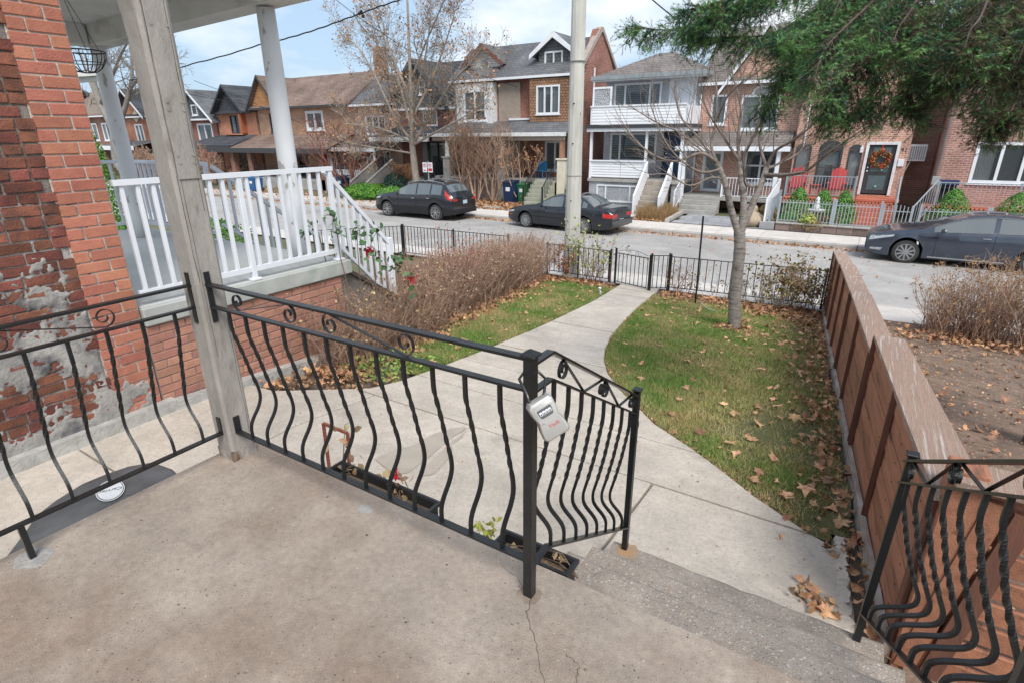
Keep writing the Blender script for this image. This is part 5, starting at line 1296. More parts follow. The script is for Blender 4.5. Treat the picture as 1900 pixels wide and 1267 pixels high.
shrub('small tree like shrub with light green leaves right of the utility pole', -5.05, 10.95, 1.35, .35, 34, 260, YGL, 54, ls=.06)
shrub('half bare reddish shrub left of the garden gate', -4.75, 10.95, 1.05, .35, 34, 150, YGL, 55, tm=TWIGR, ls=.055)
shrub('dead hydrangea with rust brown flower heads left of the utility pole', -6.1, 10.8, 1.0, .3, 26, 0, RBL, 56)
hy = [o for o in COL.objects if o.get('label','').startswith('dead hydrangea')][0]
for px_, py_ in ((1043,458),(1035,470),(1046,482),(1052,492),(1040,495),(1050,505),(1030,485),(1060,478)):
    c_ = np.array(atY(px_, py_, 10.75)); n3 = 80; V, F = leaf_arrays(c_+nrng.normal(0,.045,(n3,3)), nrng.uniform(.03,.05,n3), unit(n3,.3), nrng.uniform(0,6.28,n3)); fast('flower_head', V, F, RBL, hy)['kind'] = 'stuff'
# right yard: dry hydrangea hedge with tan flower heads
rh = empty('dry_hydrangea_hedge', (2.0,10.9,-1.6), 'tall dry tan hedge with round seed heads in the right hand yard', 'hedge')
n_ = 1500; x = 1.25+3.5*((np.arange(20)+nrng.uniform(-.35,.35,20))/20)[nrng.integers(0,20,n_)]+nrng.normal(0,.07,n_); y = 10.75+nrng.normal(0,.14,n_)-.03*(x-1.2); P0 = np.stack([x,y,gv(y)-.02],1); hh = np.interp(x,[1.2,1.6,4.6],[.85,1.3,1.55])*nrng.uniform(.55,1.06,n_)
V1, F1, pts = stems(n_, P0, hh, .15, .0058, 61, 6); m_ = 4500; si = nrng.integers(0,n_,m_); V2, F2, tq = twigs(pts[si, nrng.integers(2,7,m_)], nrng.uniform(.1,.26,m_), .003, 62)
V, F = join([(V1,F1),(V2,F2)]); fast('stems', V, F, TWIGT, rh)['kind'] = 'stuff'
sel = pts[nrng.random(n_) < .42][:,-1]; k_ = 14; s_ = np.repeat(sel, k_, 0)+nrng.normal(0,.018,(len(sel)*k_,3)); n_ = len(s_)
V, F = leaf_arrays(s_, nrng.uniform(.018,.032,n_), unit(n_,.4), nrng.uniform(0,6.28,n_)); fast('seed_heads', V, F, mat('tan_seed_head', (.40,.26,.12), (.30,.19,.10), scale=9, rough=.9, var='island', vamt=.4, hue=.015), rh)['kind'] = 'stuff'
# stump
q = MB(); c_ = atZ(1797,612,g(10.6)+.06); q.lathe((c_.x,c_.y,g(10.6)-.02), [(.14,0),(.135,.06),(.125,.16),(.10,.19)], 14); tag(q.build('tree_stump', BARKM, smooth=True), 'small grey brown stump at the foot of the dry hydrangea hedge', 'stump')

# ================================================================ SPRUCE (upper right)
NEED = mat('spruce_needle', (.02,.075,.04), (.14,.29,.085), scale=8, lo=.42, hi=.60, detail=3, rough=.55, var='island', vamt=.22, hue=.02, spec=.35)
NEEDD = mat('dead_shaded_needle', (.11,.08,.05), (.07,.085,.035), scale=3, rough=.9, var='island', vamt=.4)
SPB = mat('spruce_bark', (.085,.062,.05), (.13,.10,.085), scale=12, rough=1, bump=1, bscale=30)
sp = empty('spruce_tree', (1.62,5.95,-1.1), 'spruce with drooping dark green boughs filling the upper right', 'tree')
T = Tree(70); sb = Vector((1.66,5.95,-1.15))
T.limb([sb, sb+Vector((.0,0,.25)), sb+Vector((.02,0,2)), sb+Vector((0,0,4.5)), sb+Vector((0,0,8))], .15, .08, 12); tree_obj(T, 'trunk', SPB, sp)
T = Tree(71)
boughs = [ # pixel track from trunk outwards with depth
 [(1640,-90,5.6),(1500,-30,5.1),(1360,25,4.7),(1250,55,4.45),(1183,50,4.35)],
 [(1700,-80,5.5),(1560,-10,5.0),(1440,60,4.7),(1360,95,4.5),(1300,110,4.4)],
 [(1750,-60,5.4),(1620,0,4.9),(1510,75,4.5),(1455,155,4.3),(1425,240,4.2)],
 [(1760,-40,5.3),(1660,40,4.8),(1600,120,4.5),(1560,190,4.35),(1535,250,4.3)],
 [(1780,-20,5.4),(1700,60,4.9),(1650,140,4.6),(1610,210,4.5),(1590,250,4.4)],
 [(1800,0,5.5),(1750,80,5.1),(1710,150,4.9),(1690,210,4.8),(1690,240,4.8)],
 [(1850,20,5.6),(1850,100,5.3),(1845,170,5.2),(1840,230,5.1),(1835,275,5.1)],
 [(1880,0,5.7),(1900,80,5.4),(1905,150,5.2),(1885,220,5.1),(1875,255,5.0)],
 [(1740,-70,5.0),(1650,-20,4.4),(1580,40,4.0),(1530,120,3.8),(1510,190,3.7)],
 [(1600,-120,5.2),(1480,-60,4.8),(1400,-10,4.5),(1340,20,4.4),(1290,50,4.3)],
 [(1720,-30,6.2),(1640,40,6.3),(1560,90,6.4),(1500,130,6.4),(1460,180,6.4)],
 [(1800,-60,6.0),(1760,20,6.2),(1730,90,6.3),(1720,140,6.3),(1710,190,6.3)],
 [(1860,-60,5.2),(1810,20,4.8),(1780,90,4.6),(1765,150,4.5),(1760,190,4.5)],
 [(1900,-40,5.3),(1870,40,4.9),(1840,90,4.7),(1820,130,4.6),(1800,160,4.6)],
 [(1680,-100,5.2),(1600,-50,4.6),(1540,10,4.3),(1490,60,4.1),(1450,110,4.0)],
 [(1950,0,5.8),(1930,100,5.6),(1900,170,5.5),(1870,230,5.5),(1850,280,5.5)],
 [(1700,-120,5.0),(1610,-60,4.5),(1560,0,4.2),(1535,60,4.1),(1525,110,4.0)],
 [(1790,-110,5.1),(1730,-50,4.6),(1690,20,4.3),(1670,80,4.2),(1655,130,4.1)],
 [(1900,-110,5.1),(1850,-40,4.6),(1820,30,4.3),(1800,90,4.2),(1790,140,4.1)],
 [(1960,-80,5.0),(1930,0,4.7),(1910,70,4.5),(1895,130,4.4),(1880,190,4.4)],
 [(1560,-130,5.0),(1450,-60,4.6),(1380,-20,4.3),(1330,5,4.2),(1270,20,4.1)]]
SP = []; SD = []; SS = []
rs_ = random.Random(5)
for bi, b_ in enumerate(boughs):
    lift_ = [0,0,10,26,38]; b_ = [(p[0], p[1]-(lift_[k_] if p[1] > 60 else 0)*(1.25 if p[0] > 1640 else 1), p[2]) for k_, p in enumerate(b_)]
    pts, rad = T.limb([P3(*p) for p in b_], .012, .003, 5, 7)
    m_ = len(pts)
    for j in range(104):
        f = .12+.88*j/103; x = f*(m_-1); i = min(m_-2, int(x)); p = pts[i].lerp(pts[i+1], x-i); d = (pts[i+1]-pts[i]).normalized()
        # hanging secondary branchlet
        sd = d.cross(Vector((0,0,1))).normalized()*(1 if j%2 else -1)
        L = rs_.uniform(.10,.36)*(1.15-.60*f); dd = (d*.5+sd*rs_.uniform(.2,1.0)+Vector((0,0,-rs_.uniform(-.1,.75)))).normalized()
        q0 = p; k_ = max(2, int(L/.06))
        pp = [q0]
        for k in range(k_):
            dd = (dd+Vector((rs_.gauss(0,.10),rs_.gauss(0,.14),-.10+rs_.gauss(0,.08)))).normalized(); q1 = q0+dd*L/k_; pp.append(q1)
            for s2 in range(3):
                o_ = dd.orthogonal(); o_ = Matrix.Rotation(rs_.uniform(0,6.283),3,dd) @ o_; o_.normalize()
                SP.append(q1); SD.append((dd*.6+o_*.8).normalized()); SS.append(rs_.uniform(.06,.11))
            SP.append(q0); SD.append(dd); SS.append(L/k_*1.3); q0 = q1
        T.tube(pp, [.0028]*len(pp), 3)
    for k in range(12): SP.append(pts[-1]); SD.append(((pts[-1]-pts[-2]).normalized()+Vector((rs_.gauss(0,.4),rs_.gauss(0,.4),rs_.gauss(0,.3)))).normalized()); SS.append(.09)
tree_obj(T, 'boughs', SPB, sp)
SP = np.array([tuple(p) for p in SP]); SD = np.array([tuple(p) for p in SD]); SS = np.array(SS)
print('sprays', len(SP))
# each spray: needles all round its shoot
NN = 22; n_ = len(SP); r_ = np.random.default_rng(3)
tt = r_.random((n_,NN)); ph = r_.uniform(0,6.283,(n_,NN)); base = SP[:,None,:]+SD[:,None,:]*(tt*SS[:,None])[:,:,None]
o1 = np.cross(SD, r_.normal(size=(n_,3))); o1 /= np.linalg.norm(o1,axis=1,keepdims=True); o2 = np.cross(SD,o1)
rad = o1[:,None,:]*np.cos(ph)[:,:,None]+o2[:,None,:]*np.sin(ph)[:,:,None]
nd = rad*.8+SD[:,None,:]*.65; nd /= np.linalg.norm(nd,axis=2,keepdims=True); nl = r_.uniform(.015,.025,(n_,NN))[:,:,None]
tip = base+nd*nl; sdw = np.cross(nd, SD[:,None,:]+1e-6); sdw /= np.linalg.norm(sdw,axis=2,keepdims=True)+1e-9
V = np.stack([base-sdw*.0016, base+sdw*.0016, tip], 2).reshape(-1,3); F = np.arange(len(V)).reshape(-1,3)
# dead wood, and inner-crown shade put into the needle colour, towards the trunk
isd = np.repeat(r_.random(n_) < np.clip((SP[:,0]+.45)*.62, .05, .72), NN)
fast('needles', V, F, [NEED, NEEDD], sp, mi=isd.astype(int))['kind'] = 'stuff'

# ================================================================ FALLEN LEAVES
def leaf_mesh(seed):
    r_ = np.random.default_rng(seed); V, F = leaf_arrays(np.zeros((1,3)), np.array([1.]), np.array([[0,0,1.]]), np.array([0.]), kind='lobed', bend=.25*r_.uniform(.8,2.2))
    V = V-V.mean(0); V[:,2] += .12*np.sin(V[:,0]*4+seed)*r_.uniform(.5,1.2)+.06*r_.normal(size=len(V)); V[:,2] -= V[:,2].min()
    me = bpy.data.meshes.new('fallen_leaf'); me.from_pydata(V.tolist(), [], F.tolist()); me.materials.append(LEAFO); return me
LMS = [leaf_mesh(k) for k in range(7)]
lawns = {('right' if o.get('x') else o.name): o for o in COL.objects if o.name.startswith('lawn') and o.get('kind') == 'structure'}
lr_, ll_ = sorted([o for o in COL.objects if o.name.startswith('lawn') and o.get('kind') == 'structure'], key=lambda o: o.name)
def put_leaf(par, x, y, s_, dz=.0):
    o = bpy.data.objects.new('fallen_leaf', rng.choice(LMS)); COL.objects.link(o); o.parent = par; o.location = (x, y, g(y)+.012+dz)
    o.rotation_euler = (rng.gauss(0,.28), rng.gauss(0,.28), rng.uniform(0,6.28)); o.scale = (s_*rng.uniform(.55,1.05),s_,s_*rng.uniform(.6,1.5))
cnt = 0
PR_ = lawn_r_poly(); PL_ = lawn_l_poly()
while cnt < 260:
    x = rng.uniform(-3.4,.4); y = rng.uniform(3.3,10.7)
    if not inpoly(PR_, np.array([x]), np.array([y]))[0]: continue
    dens = .24+.9*max(0, 1-(X_fence(y)-x)/.9)+.25*max(0,(y-9.9)/.8)
    if rng.random() > dens: continue
    put_leaf(lr_, x, y, rng.uniform(.055,.115)*(1 if X_fence(y)-x < 1.3 else .85), .012); cnt += 1
cnt = 0
while cnt < 85:
    x = rng.uniform(-5.8,-3.6); y = rng.uniform(4.2,10.7)
    if inpoly(PL_, np.array([x]), np.array([y]))[0]: put_leaf(ll_, x, y, rng.uniform(.05,.10), .012); cnt += 1
def litter(label, pts, size, name='leaf_litter', m=LEAF, flat=1.2, kindl='lobed'):
    n = len(pts); h_ = n//2 if kindl == 'lobed' else 0; sz = size[0]+(size[1]-size[0])*nrng.random(n)**1.6
    V, F = leaf_arrays(pts[h_:], sz[h_:], unit(n-h_, flat*.8), nrng.uniform(0,6.28,n-h_), kind=kindl, bend=.7)
    if h_: V2, F2 = leaf_arrays(pts[:h_], sz[:h_]*.8, unit(h_, flat*.45), nrng.uniform(0,6.28,h_), kind='oval', bend=1.3); V, F = join([(V,F),(V2,F2)])
    o = fast(name, V, F, m); o['kind'] = 'stuff'; return tag(o, label, 'leaves')
def scat(n, fx, fy, z0=0, zs=.03): 
    x, y = fx(n), fy(n); return x, y, np.abs(nrng.normal(0,zs,n))+z0
def lit2(label, n, X, Y, size, zs=.03, **k):
    litter(label, np.stack([X, Y, gv(Y)+.005+np.abs(nrng.normal(0,zs,len(X)))],1), size, **k)
y = 3+8*nrng.random(620)**.8; lit2('brown leaf litter drifted against the foot of the wooden fence', 0, .44-(y-2.6)*.0875-.05-np.abs(nrng.normal(0,.19,620)), y, (.045,.095))
y = 10.98-np.abs(nrng.normal(0,.3,1000)); x = nrng.uniform(-3.2,-.4,1000); lit2('brown leaves heaped along the iron fence behind the young tree', 0, x, y, (.05,.11))
y = nrng.uniform(9.9,11.1,380); x = -.5-np.abs(nrng.normal(0,.5,380)); lit2('leaf pile in the corner below the bronze shrub', 0, x, y, (.06,.12))
t = nrng.random(1500); c_ = hedge_line(t); sx_ = nrng.normal(.22,.17,1500); lit2('leaf drift at the foot of the dry hedge', 0, c_[:,0]+sx_, c_[:,1], (.05,.10))
x = nrng.uniform(-6.0,-4.3,520); y = 10.95-np.abs(nrng.normal(0,.18,520)); lit2('leaves gathered round the utility pole and gate', 0, x, y, (.05,.10))
y = nrng.uniform(3.3,5.4,800); x = -4.4-.15*(y-3.6)+nrng.normal(0,.16,800); k = x < np.array([pl(a) for a in y])-.03; lit2("dead leaves in the border below the neighbour's brick base", 0, x[k], y[k], (.04,.09))
x = -1.40+nrng.normal(0,.15,150); y = 8.67+nrng.normal(0,.13,150); lit2('ring of leaves round the foot of the young tree', 0, x, y, (.05,.09))
y = nrng.uniform(2.2,3.4,40); x = .42-(y-2.6)*.08-np.abs(nrng.normal(0,.04,40)); lit2('leaves stuck between the broken kerb and the fence', 0, x, y, (.05,.10))
x = nrng.uniform(-4.72,-3.75,330); y = nrng.uniform(2.78,3.7,330); k = x < np.array([pl(a) for a in y])-.02; lit2("leaf debris on the soil patch by the wall footing", 0, x[k], y[k], (.03,.085), zs=.015)
x = nrng.uniform(-4.5,.3,420); y = 1.6+nrng.random(420)*5; k = (x > np.array([pl(a) for a in y]))&(x < np.array([pr_(a) for a in y]))&((y > 2.4)|(x < -.9)); litter('small crumbs of leaf and twig on the path and patio', np.stack([x,y,gv(y)+.027],1)[k], (.008,.024), kindl='oval', name='crumbs')
# small heap on the pavement by the broken kerb
x = nrng.normal(.13,.05,30); y = nrng.normal(2.62,.05,30); litter('small heap of dry leaves on the path by the last step', np.stack([x,y,gv(y)+.03+np.abs(nrng.normal(0,.012,30))],1), (.05,.09))
# path edge litter (small crumbs) and debris on right yard
y = nrng.uniform(3.3,10.6,600); x = np.array([pr_(a) for a in y])+np.abs(nrng.normal(0,.05,600)); lit2('crumbled leaf edge along the right side of the path', 0, x, y, (.015,.04), zs=.01)
x = nrng.uniform(.6,5,900); y = nrng.uniform(3.2,11.1,900); k = x > .44-(y-2.6)*.0875+.2; litter('leaves and cones scattered over the bare right hand yard', np.stack([x,y,gv(y)+.035+np.abs(nrng.normal(0,.01,900))],1)[k], (.03,.10))
x = nrng.uniform(.8,5,600); y = 10.3+nrng.normal(0,.28,600); k = y < 11.2; litter('band of pale leaves under the dry hydrangea hedge', np.stack([x,y,gv(y)+.04+np.abs(nrng.normal(0,.02,600))],1)[k], (.05,.11))
x = nrng.uniform(.5,5,5000); y = nrng.uniform(2.6,11.1,5000); k = x > .44-(y-2.6)*.0875+.2; litter('wood chips and needles on the bare soil of the right yard', np.stack([x,y,gv(y)+.03+np.abs(nrng.normal(0,.008,5000))],1)[k], (.012,.035), kindl='oval', name='wood_chips')
# street litter: far gutter and far front yards
x = nrng.uniform(-40,4,3000); y = 20.72-np.abs(nrng.normal(0,.16,3000)); litter('leaves lying in the far gutter', np.stack([x,y,gv(y)+.01+np.abs(nrng.normal(0,.015,3000))],1), (.06,.13))
x = nrng.uniform(-21,-12.2,4200); y = nrng.uniform(22.4,25.0,4200); k = np.abs(x+13.6) > .55; litter('thick carpet of brown leaves in front of the big brick house', np.stack([x,y,gv(y)+.01+np.abs(nrng.normal(0,.03,4200))],1)[k], (.07,.15))
x = nrng.uniform(-8.3,-6.9,900); y = nrng.uniform(22.5,24.6,900); litter('brown leaves in the strip beside the paved drive', np.stack([x,y,gv(y)+.01+np.abs(nrng.normal(0,.03,900))],1), (.07,.14))
x = nrng.uniform(-38,-21,1800); y = nrng.uniform(20.9,24.6,1800); litter('scattered leaves before the houses on the left', np.stack([x,y,gv(y)+.02+np.abs(nrng.normal(0,.02,1800))],1), (.06,.13))
x = nrng.uniform(-14,4,260); y = nrng.uniform(12.9,20.5,260); litter('odd leaves lying on the road', np.stack([x,y,gv(y)+.012],1), (.05,.10))
# solar spike lamp / small white garden ornament on left lawn, pale bent wire on the lawn
GO = mat('pale_wire', (.55,.60,.60), rough=.5)
q = MB(); c_ = atZ(1112,552,g(10.2)); q.tube([c_, c_+Vector((.03,0,.10)), c_+Vector((-.02,0,.17))], .012, n=6); q.tube([c_+Vector((-.06,0,.02)), c_+Vector((.0,0,.09)), c_+Vector((.07,0,.03))], .009, n=5); q.lathe((c_.x,c_.y,c_.z+.15), [(.0,0),(.03,.02),(.034,.045),(.0,.06)], 10); tag(q.build('garden_ornament', WHITE), 'small white garden ornament on the left lawn near the gate', 'ornament')
q = MB(); a, m2, b2 = atZ(1185,583,g(9)+.03), atZ(1225,590,g(9)+.04), atZ(1256,602,g(8.6)+.02); q.tube([a,m2,b2], .006, n=5); tag(q.build('garden_wire', GO), 'thin pale rod lying on the right lawn left of the young tree', 'rod')
q = MB(); q.tube([atZ(1300,560,g(10)+.03), atZ(1310,572,g(10)+.05), atZ(1330,578,g(9.5)+.02)], .005, n=5); tag(q.build('garden_wire', GO), 'short curved white wire lying by the black stake', 'wire')
# ================================================================ HOUSES ACROSS THE STREET
CURT = mat('pale_curtain', (.55,.55,.53), (.45,.45,.44), scale=3, rough=.9)
def wall_holes(q, x0, x1, z0, z1, y0, y1, holes=()):
    xs = sorted(set([x0,x1]+[v for h in holes for v in h[:2] if x0 < v < x1])); zs = sorted(set([z0,z1]+[v for h in holes for v in h[2:] if z0 < v < z1]))
    for a, b_ in zip(xs[:-1], xs[1:]):
        run = None
        for c_, d in zip(zs[:-1], zs[1:]):
            mx_, mz_ = (a+b_)/2, (c_+d)/2; inside = any(h[0] < mx_ < h[1] and h[2] < mz_ < h[3] for h in holes)
            if not inside: run = (run[0], d) if run else (c_, d)
            if (inside or d == zs[-1]) and run: q.box(a, b_, y0, y1, *run); run = None
    return q
def win(parent, x0, x1, z0, z1, y, n=1, fw=.06, m=WHITE, glass=None, mid=0, sill=True, weights=None, blind=None, name='window', muntin=None, rec=.05):
    """casement window: frame with n lights; the frame stands .02 proud of the wall at y, the glass lies behind"""
    glass = glass or GLASS; W = weights or [1]*n; tot = sum(W); xs = [x0]
    q = MB(); yf, yb = y-.02, y+rec+.05
    q.box(x0,x1,yf,yb,z1-fw,z1); q.box(x0,x1,yf,yb,z0,z0+fw); q.box(x0,x0+fw,yf,yb,z0+fw,z1-fw); q.box(x1-fw,x1,yf,yb,z0+fw,z1-fw)
    iw = x1-x0-2*fw; acc = x0+fw; lights = []
    for k, w_ in enumerate(W):
        a = acc; acc += iw*w_/tot
        if k < n-1: q.box(acc-fw*.45, acc+fw*.45, yf+.003, yb-.003, z0+fw, z1-fw)
        lights.append((a+(fw*.45 if k else 0), acc-(fw*.45 if k < n-1 else 0)))
    if mid: q.box(x0+fw, x1-fw, yf+.006, yb-.006, z0+(z1-z0)*mid-fw*.4, z0+(z1-z0)*mid+fw*.4)
    f = q.build(name, m, parent)
    for a, b_ in lights:
        p = MB().box(a, b_, y+rec, y+rec+.01, z0+fw, z1-fw); p.build('pane', CLEAR if blind else glass, f)
        if muntin:
            q = MB()
            for i in range(1, muntin[0]): xx = a+(b_-a)*i/muntin[0]; q.box(xx-.012, xx+.012, y+rec-.012, y+rec-.001, z0+fw, z1-fw)
            for i in range(1, muntin[1]): zz_ = z0+fw+(z1-z0-2*fw)*i/muntin[1]; q.box(a, b_, y+rec-.010, y+rec-.002, zz_-.012, zz_+.012)
            q.build('muntin', m, f)
    if not blind and glass is GLASS and x1-x0 > .6 and z1-z0 > .7 and name == 'window':   # net curtains over a dim room, seen through the glass
        for ch in kids(f):
            if ch.name.startswith('pane'): ch.data.materials[0] = CLEAR
        MB().box(x0+.02,x1-.02,y+rec+.24,y+rec+.25,z0+.02,z1-.02).build('room', DARK, f); wv = .18+.25*rng.random(); q = MB()
        for (ca, cb) in ((x0+fw, x0+fw+iw*wv), (x1-fw-iw*wv*.9, x1-fw)):
            m_ = 14; xs_ = np.linspace(ca, cb, m_); q.add([(xx, y+rec+.06+.02*(k%2), zz_) for k, xx in enumerate(xs_) for zz_ in (z0+fw, z1-fw)], [(2*k,2*k+2,2*k+3,2*k+1) for k in range(m_-1)])
        if rng.random() < .5: q.box(x0+fw,x1-fw,y+rec+.05,y+rec+.055,z1-fw-(z1-z0)*rng.uniform(.15,.5),z1-fw)
        q.build('curtain', CURT, f)
    if blind:
        q = MB(); q.box(x0+.02,x1-.02,y+rec+.35,y+rec+.36,z0+.02,z1-.02); q.build('room', blind[1], f)
        zz_ = z0+fw+.03; q = MB()
        while zz_ < z1-fw:
            q.add([(x0+fw,y+rec+.05,zz_),(x1-fw,y+rec+.05,zz_),(x1-fw,y+rec+.03,zz_+.065*blind[0]),(x0+fw,y+rec+.03,zz_+.065*blind[0])],[(0,1,2,3)]); zz_ += .08
        q.build('blind', WHITE, f)
    if sill: MB().box(x0-.05,x1+.05,y-.06,y+.02,z0-.06,z0-.002).build('sill', m, f)
    return f
def gable_roof_x(parent, x0, x1, yf, ze, yr, zr, yb, m, th=.12, fascia=WHITE, name='roof'):
    """ridge along x; front eave at yf, ridge at (yr, zr), rear eave at yb"""
    q = MB(); q.yz([(yf,ze),(yf,ze+th),(yr,zr+th),(yb,ze+th),(yb,ze),(yr,zr)], x0, x1); r_ = q.build(name, m, parent)
    q = MB(); q.box(x0-.01,x1+.01,yf-.09,yf-.002,ze-.03,ze+.09); q.build('gutter', fascia, r_); return r_
def gable_roof_y(parent, xc, hw, y0, y1, ze, zr, m, th=.12, trim=None, name='roof', trimw=.16):
    q = MB(); q.xz([(xc-hw,ze),(xc,zr),(xc+hw,ze),(xc+hw,ze+th),(xc,zr+th),(xc-hw,ze+th)], y0, y1); r_ = q.build(name, m, parent)
    if trim: 
        q = MB(); q.xz([(xc-hw-.02,ze-.05),(xc,zr-.05),(xc+hw+.02,ze-.05),(xc+hw+.02,ze+th+.02),(xc,zr+th+.02),(xc-hw-.02,ze+th+.02)], y0-.045, y0-.002); q.build('bargeboard', trim, r_)
    return r_
BK_red = pattern_mat('brick_red_far', (.33,.125,.085), (.25,.09,.065), (.30,.22,.19), .22, .075)
BK_brown = pattern_mat('brick_brown_far', (.26,.115,.075), (.20,.085,.06), (.28,.22,.19), .22, .075)
BK_pinkf = pattern_mat('brick_pink_front', (.50,.26,.185), (.38,.19,.14), (.55,.46,.40), .21, .075, mort=.010)
BK_rose = pattern_mat('brick_rose_front', (.40,.20,.155), (.30,.14,.11), (.46,.38,.34), .21, .075, mort=.011)
BK_tan = pattern_mat('brick_tan_far', (.43,.25,.15), (.36,.19,.115), (.42,.33,.27), .22, .075)
BK_orange = pattern_mat('brick_orange_far', (.43,.165,.085), (.36,.13,.07), (.42,.30,.24), .22, .075)
BK_cream = pattern_mat('brick_cream_far', (.60,.42,.33), (.53,.36,.28), (.58,.47,.40), .22, .075)
BK_side = pattern_mat('brick_red_side', (.34,.13,.09), (.24,.085,.06), (.33,.26,.23), .22, .075, plane='yz')
BK_sidep = pattern_mat('brick_pink_side', (.42,.21,.15), (.32,.16,.12), (.45,.37,.33), .22, .075, plane='yz')
BK_grey = pattern_mat('painted_grey_brick', (.40,.41,.44), (.36,.37,.40), (.30,.31,.33), .22, .075, mort=.008)
SH_grey = pattern_mat('shingle_grey', (.155,.16,.17), (.12,.125,.135), (.07,.07,.075), .30, .10, mort=.012, bump=.6)
SH_blue = pattern_mat('shingle_dark', (.085,.09,.10), (.06,.065,.075), (.03,.03,.035), .30, .10, mort=.012, bump=.6)
SH_brown = pattern_mat('shingle_brown', (.24,.17,.14), (.19,.135,.11), (.10,.07,.06), .30, .10, mort=.012, bump=.6)
SH_taupe = pattern_mat('shingle_taupe', (.22,.195,.18), (.175,.155,.145), (.09,.08,.075), .30, .10, mort=.012, bump=.6)
CEDAR = pattern_mat('cedar_shake', (.36,.21,.13), (.27,.15,.09), (.10,.06,.04), .16, .13, mort=.014, bump=.8)
SLATEW = pattern_mat('slate_dormer', (.15,.165,.17), (.11,.12,.13), (.05,.05,.055), .2, .16, mort=.012, bump=.7)
SIDW = pattern_mat('white_lap_siding', (.74,.75,.76), (.72,.73,.75), (.42,.43,.45), 8, .13, mort=.012, bump=.8, weather=.06)
WOODH = pattern_mat('warm_wood_slats', (.42,.22,.10), (.36,.18,.08), (.16,.08,.04), 3, .10, mort=.012)
TERRA = mat('terracotta_paint', (.50,.16,.10), (.42,.13,.085), scale=3, rough=.7)
CREAM = mat('cream_paint', (.66,.61,.50), (.58,.53,.43), scale=3, rough=.8)
BEIGE = mat('beige_stucco', (.36,.30,.25), (.31,.255,.21), scale=5, rough=.9)
GREYR = mat('silver_painted_iron', (.34,.38,.42), (.28,.32,.35), scale=4, rough=.5)
BLUED = mat('navy_door', (.012,.055,.12), (.014,.05,.11), rough=.4)
CHAR = mat('charcoal_paint', (.05,.052,.058), (.04,.042,.046), rough=.5)
BROWNP = mat('brown_paint', (.17,.08,.06), (.14,.07,.05), rough=.6)
PLAST = mat('drive_pavers', (.34,.345,.36), (.28,.285,.30), scale=3, rough=.9, var='object', vamt=.12)
GWALL = pattern_mat('garden_wall_block', (.22,.17,.155), (.17,.13,.12), (.09,.075,.07), .40, .15, mort=.015)
def steps(parent, x0, x1, y0, y1, z0, z1, n, m):
    for i in range(n):
        q = MB(); q.bbox(x0, x1, y0+(y1-y0)*i/n, y1, z0+(z1-z0)*i/n, z0+(z1-z0)*(i+1)/n-.004*(i < n-1), .01); q.build('step', m, parent)
def bars(parent, a, b_, n, hb, ht, m, name='bar', r=.009, rails=True, posts=(0,1), pw=.03):
    a, b_ = Vector(a), Vector(b_); Z = Vector((0,0,1))
    if rails:
        q = MB(); q.bar(a+Z*ht, b_+Z*ht, .035, .03); q.build('top_rail', m, parent); q = MB(); q.bar(a+Z*hb, b_+Z*hb, .03, .025); q.build('bottom_rail', m, parent)
    q0 = MB(); q0.box(-r,r,-r,r,hb,ht); me = bpy.data.meshes.new(name); me.from_pydata(q0.v, [], q0.f); me.materials.append(m)
    for i in range(n): place_mesh(name, me, parent, a.lerp(b_, (i+.5)/n))
    for t in posts:
        p = a.lerp(b_, t); q = MB(); q.box(p.x-pw,p.x+pw,p.y-pw,p.y+pw,p.z,p.z+ht+.04); q.build('post', m, parent)

# ---------- big semi-detached brick house (between the maple and the pole)
H = empty('brick_house', (-16.8,28,-1.7), 'wide brick house pair with two dormers and cedar shingled bay, behind the utility pole', 'house'); YW = 27.2
q = MB(); wall_holes(q, -20.75, -12.9, -1.8, 4.25, YW, YW+.3, [(-15.0,-14.0,-.35,1.1),(-19.7,-18.2,-.6,1.2),(-17.4,-16.6,-.7,1.3)]); q.build('front_wall', BK_red, H)
q = MB(); q.yz([(YW+.3,-1.8),(31.6,-1.8),(31.6,3.9),(29.1,6.4),(28.6,6.4),(YW+.3,4.75),(YW+.3,4.2)], -13.2, -12.9); q.build('gable_wall', BK_side, H)
q = MB(); q.box(-20.75,-13.2,YW+.35,31.4,-1.8,4.1); q.build('back_wall', DARK, H)
gable_roof_x(H, -21.0, -13.0, 26.75, 4.2, 29.0, 6.0, 31.6, SH_grey)
q = MB(); q.yz([(26.7,4.28),(28.95,6.28),(29.1,6.28),(31.7,4.2),(31.7,4.4),(29.1,6.5),(28.85,6.5),(26.7,4.5)], -13.1, -12.82); q.build('parapet', mat('stone_coping', (.40,.33,.29), rough=.9), H)
q = MB(); q.cyl((-12.86,28.3,4.6),(-12.86,28.3,-1.2),.05,n=8); q.build('downpipe', WHITEW, H)
# dormers
def dormer(x0, x1, zb, ze, zp, face, trim, roofm, yf=27.5, ov=.35, name='dormer'):
    q = MB(); xc = (x0+x1)/2; q.prism([(x0,yf,zb),(x1,yf,zb),(x1,yf,ze),(xc,yf,zp),(x0,yf,ze)], (0,1.9,0)); d = q.build(name, face, H)
    hw = (x1-x0)/2+ov; sl = (zp-ze)/((x1-x0)/2); q = MB(); q.xz([(xc-hw,zp-hw*sl),(xc,zp),(xc+hw,zp-hw*sl),(xc+hw,zp-hw*sl+.1),(xc,zp+.12),(xc-hw,zp-hw*sl+.1)], yf-.3, yf+2.0); q.build('dormer_roof', roofm, d)
    q = MB(); q.xz([(xc-hw-.03,zp-hw*sl-.12),(xc,zp-.16),(xc+hw+.03,zp-hw*sl-.12),(xc+hw+.03,zp-hw*sl+.10),(xc,zp+.13),(xc-hw-.03,zp-hw*sl+.10)], yf-.36, yf-.302); q.build('bargeboard', trim, d); return d
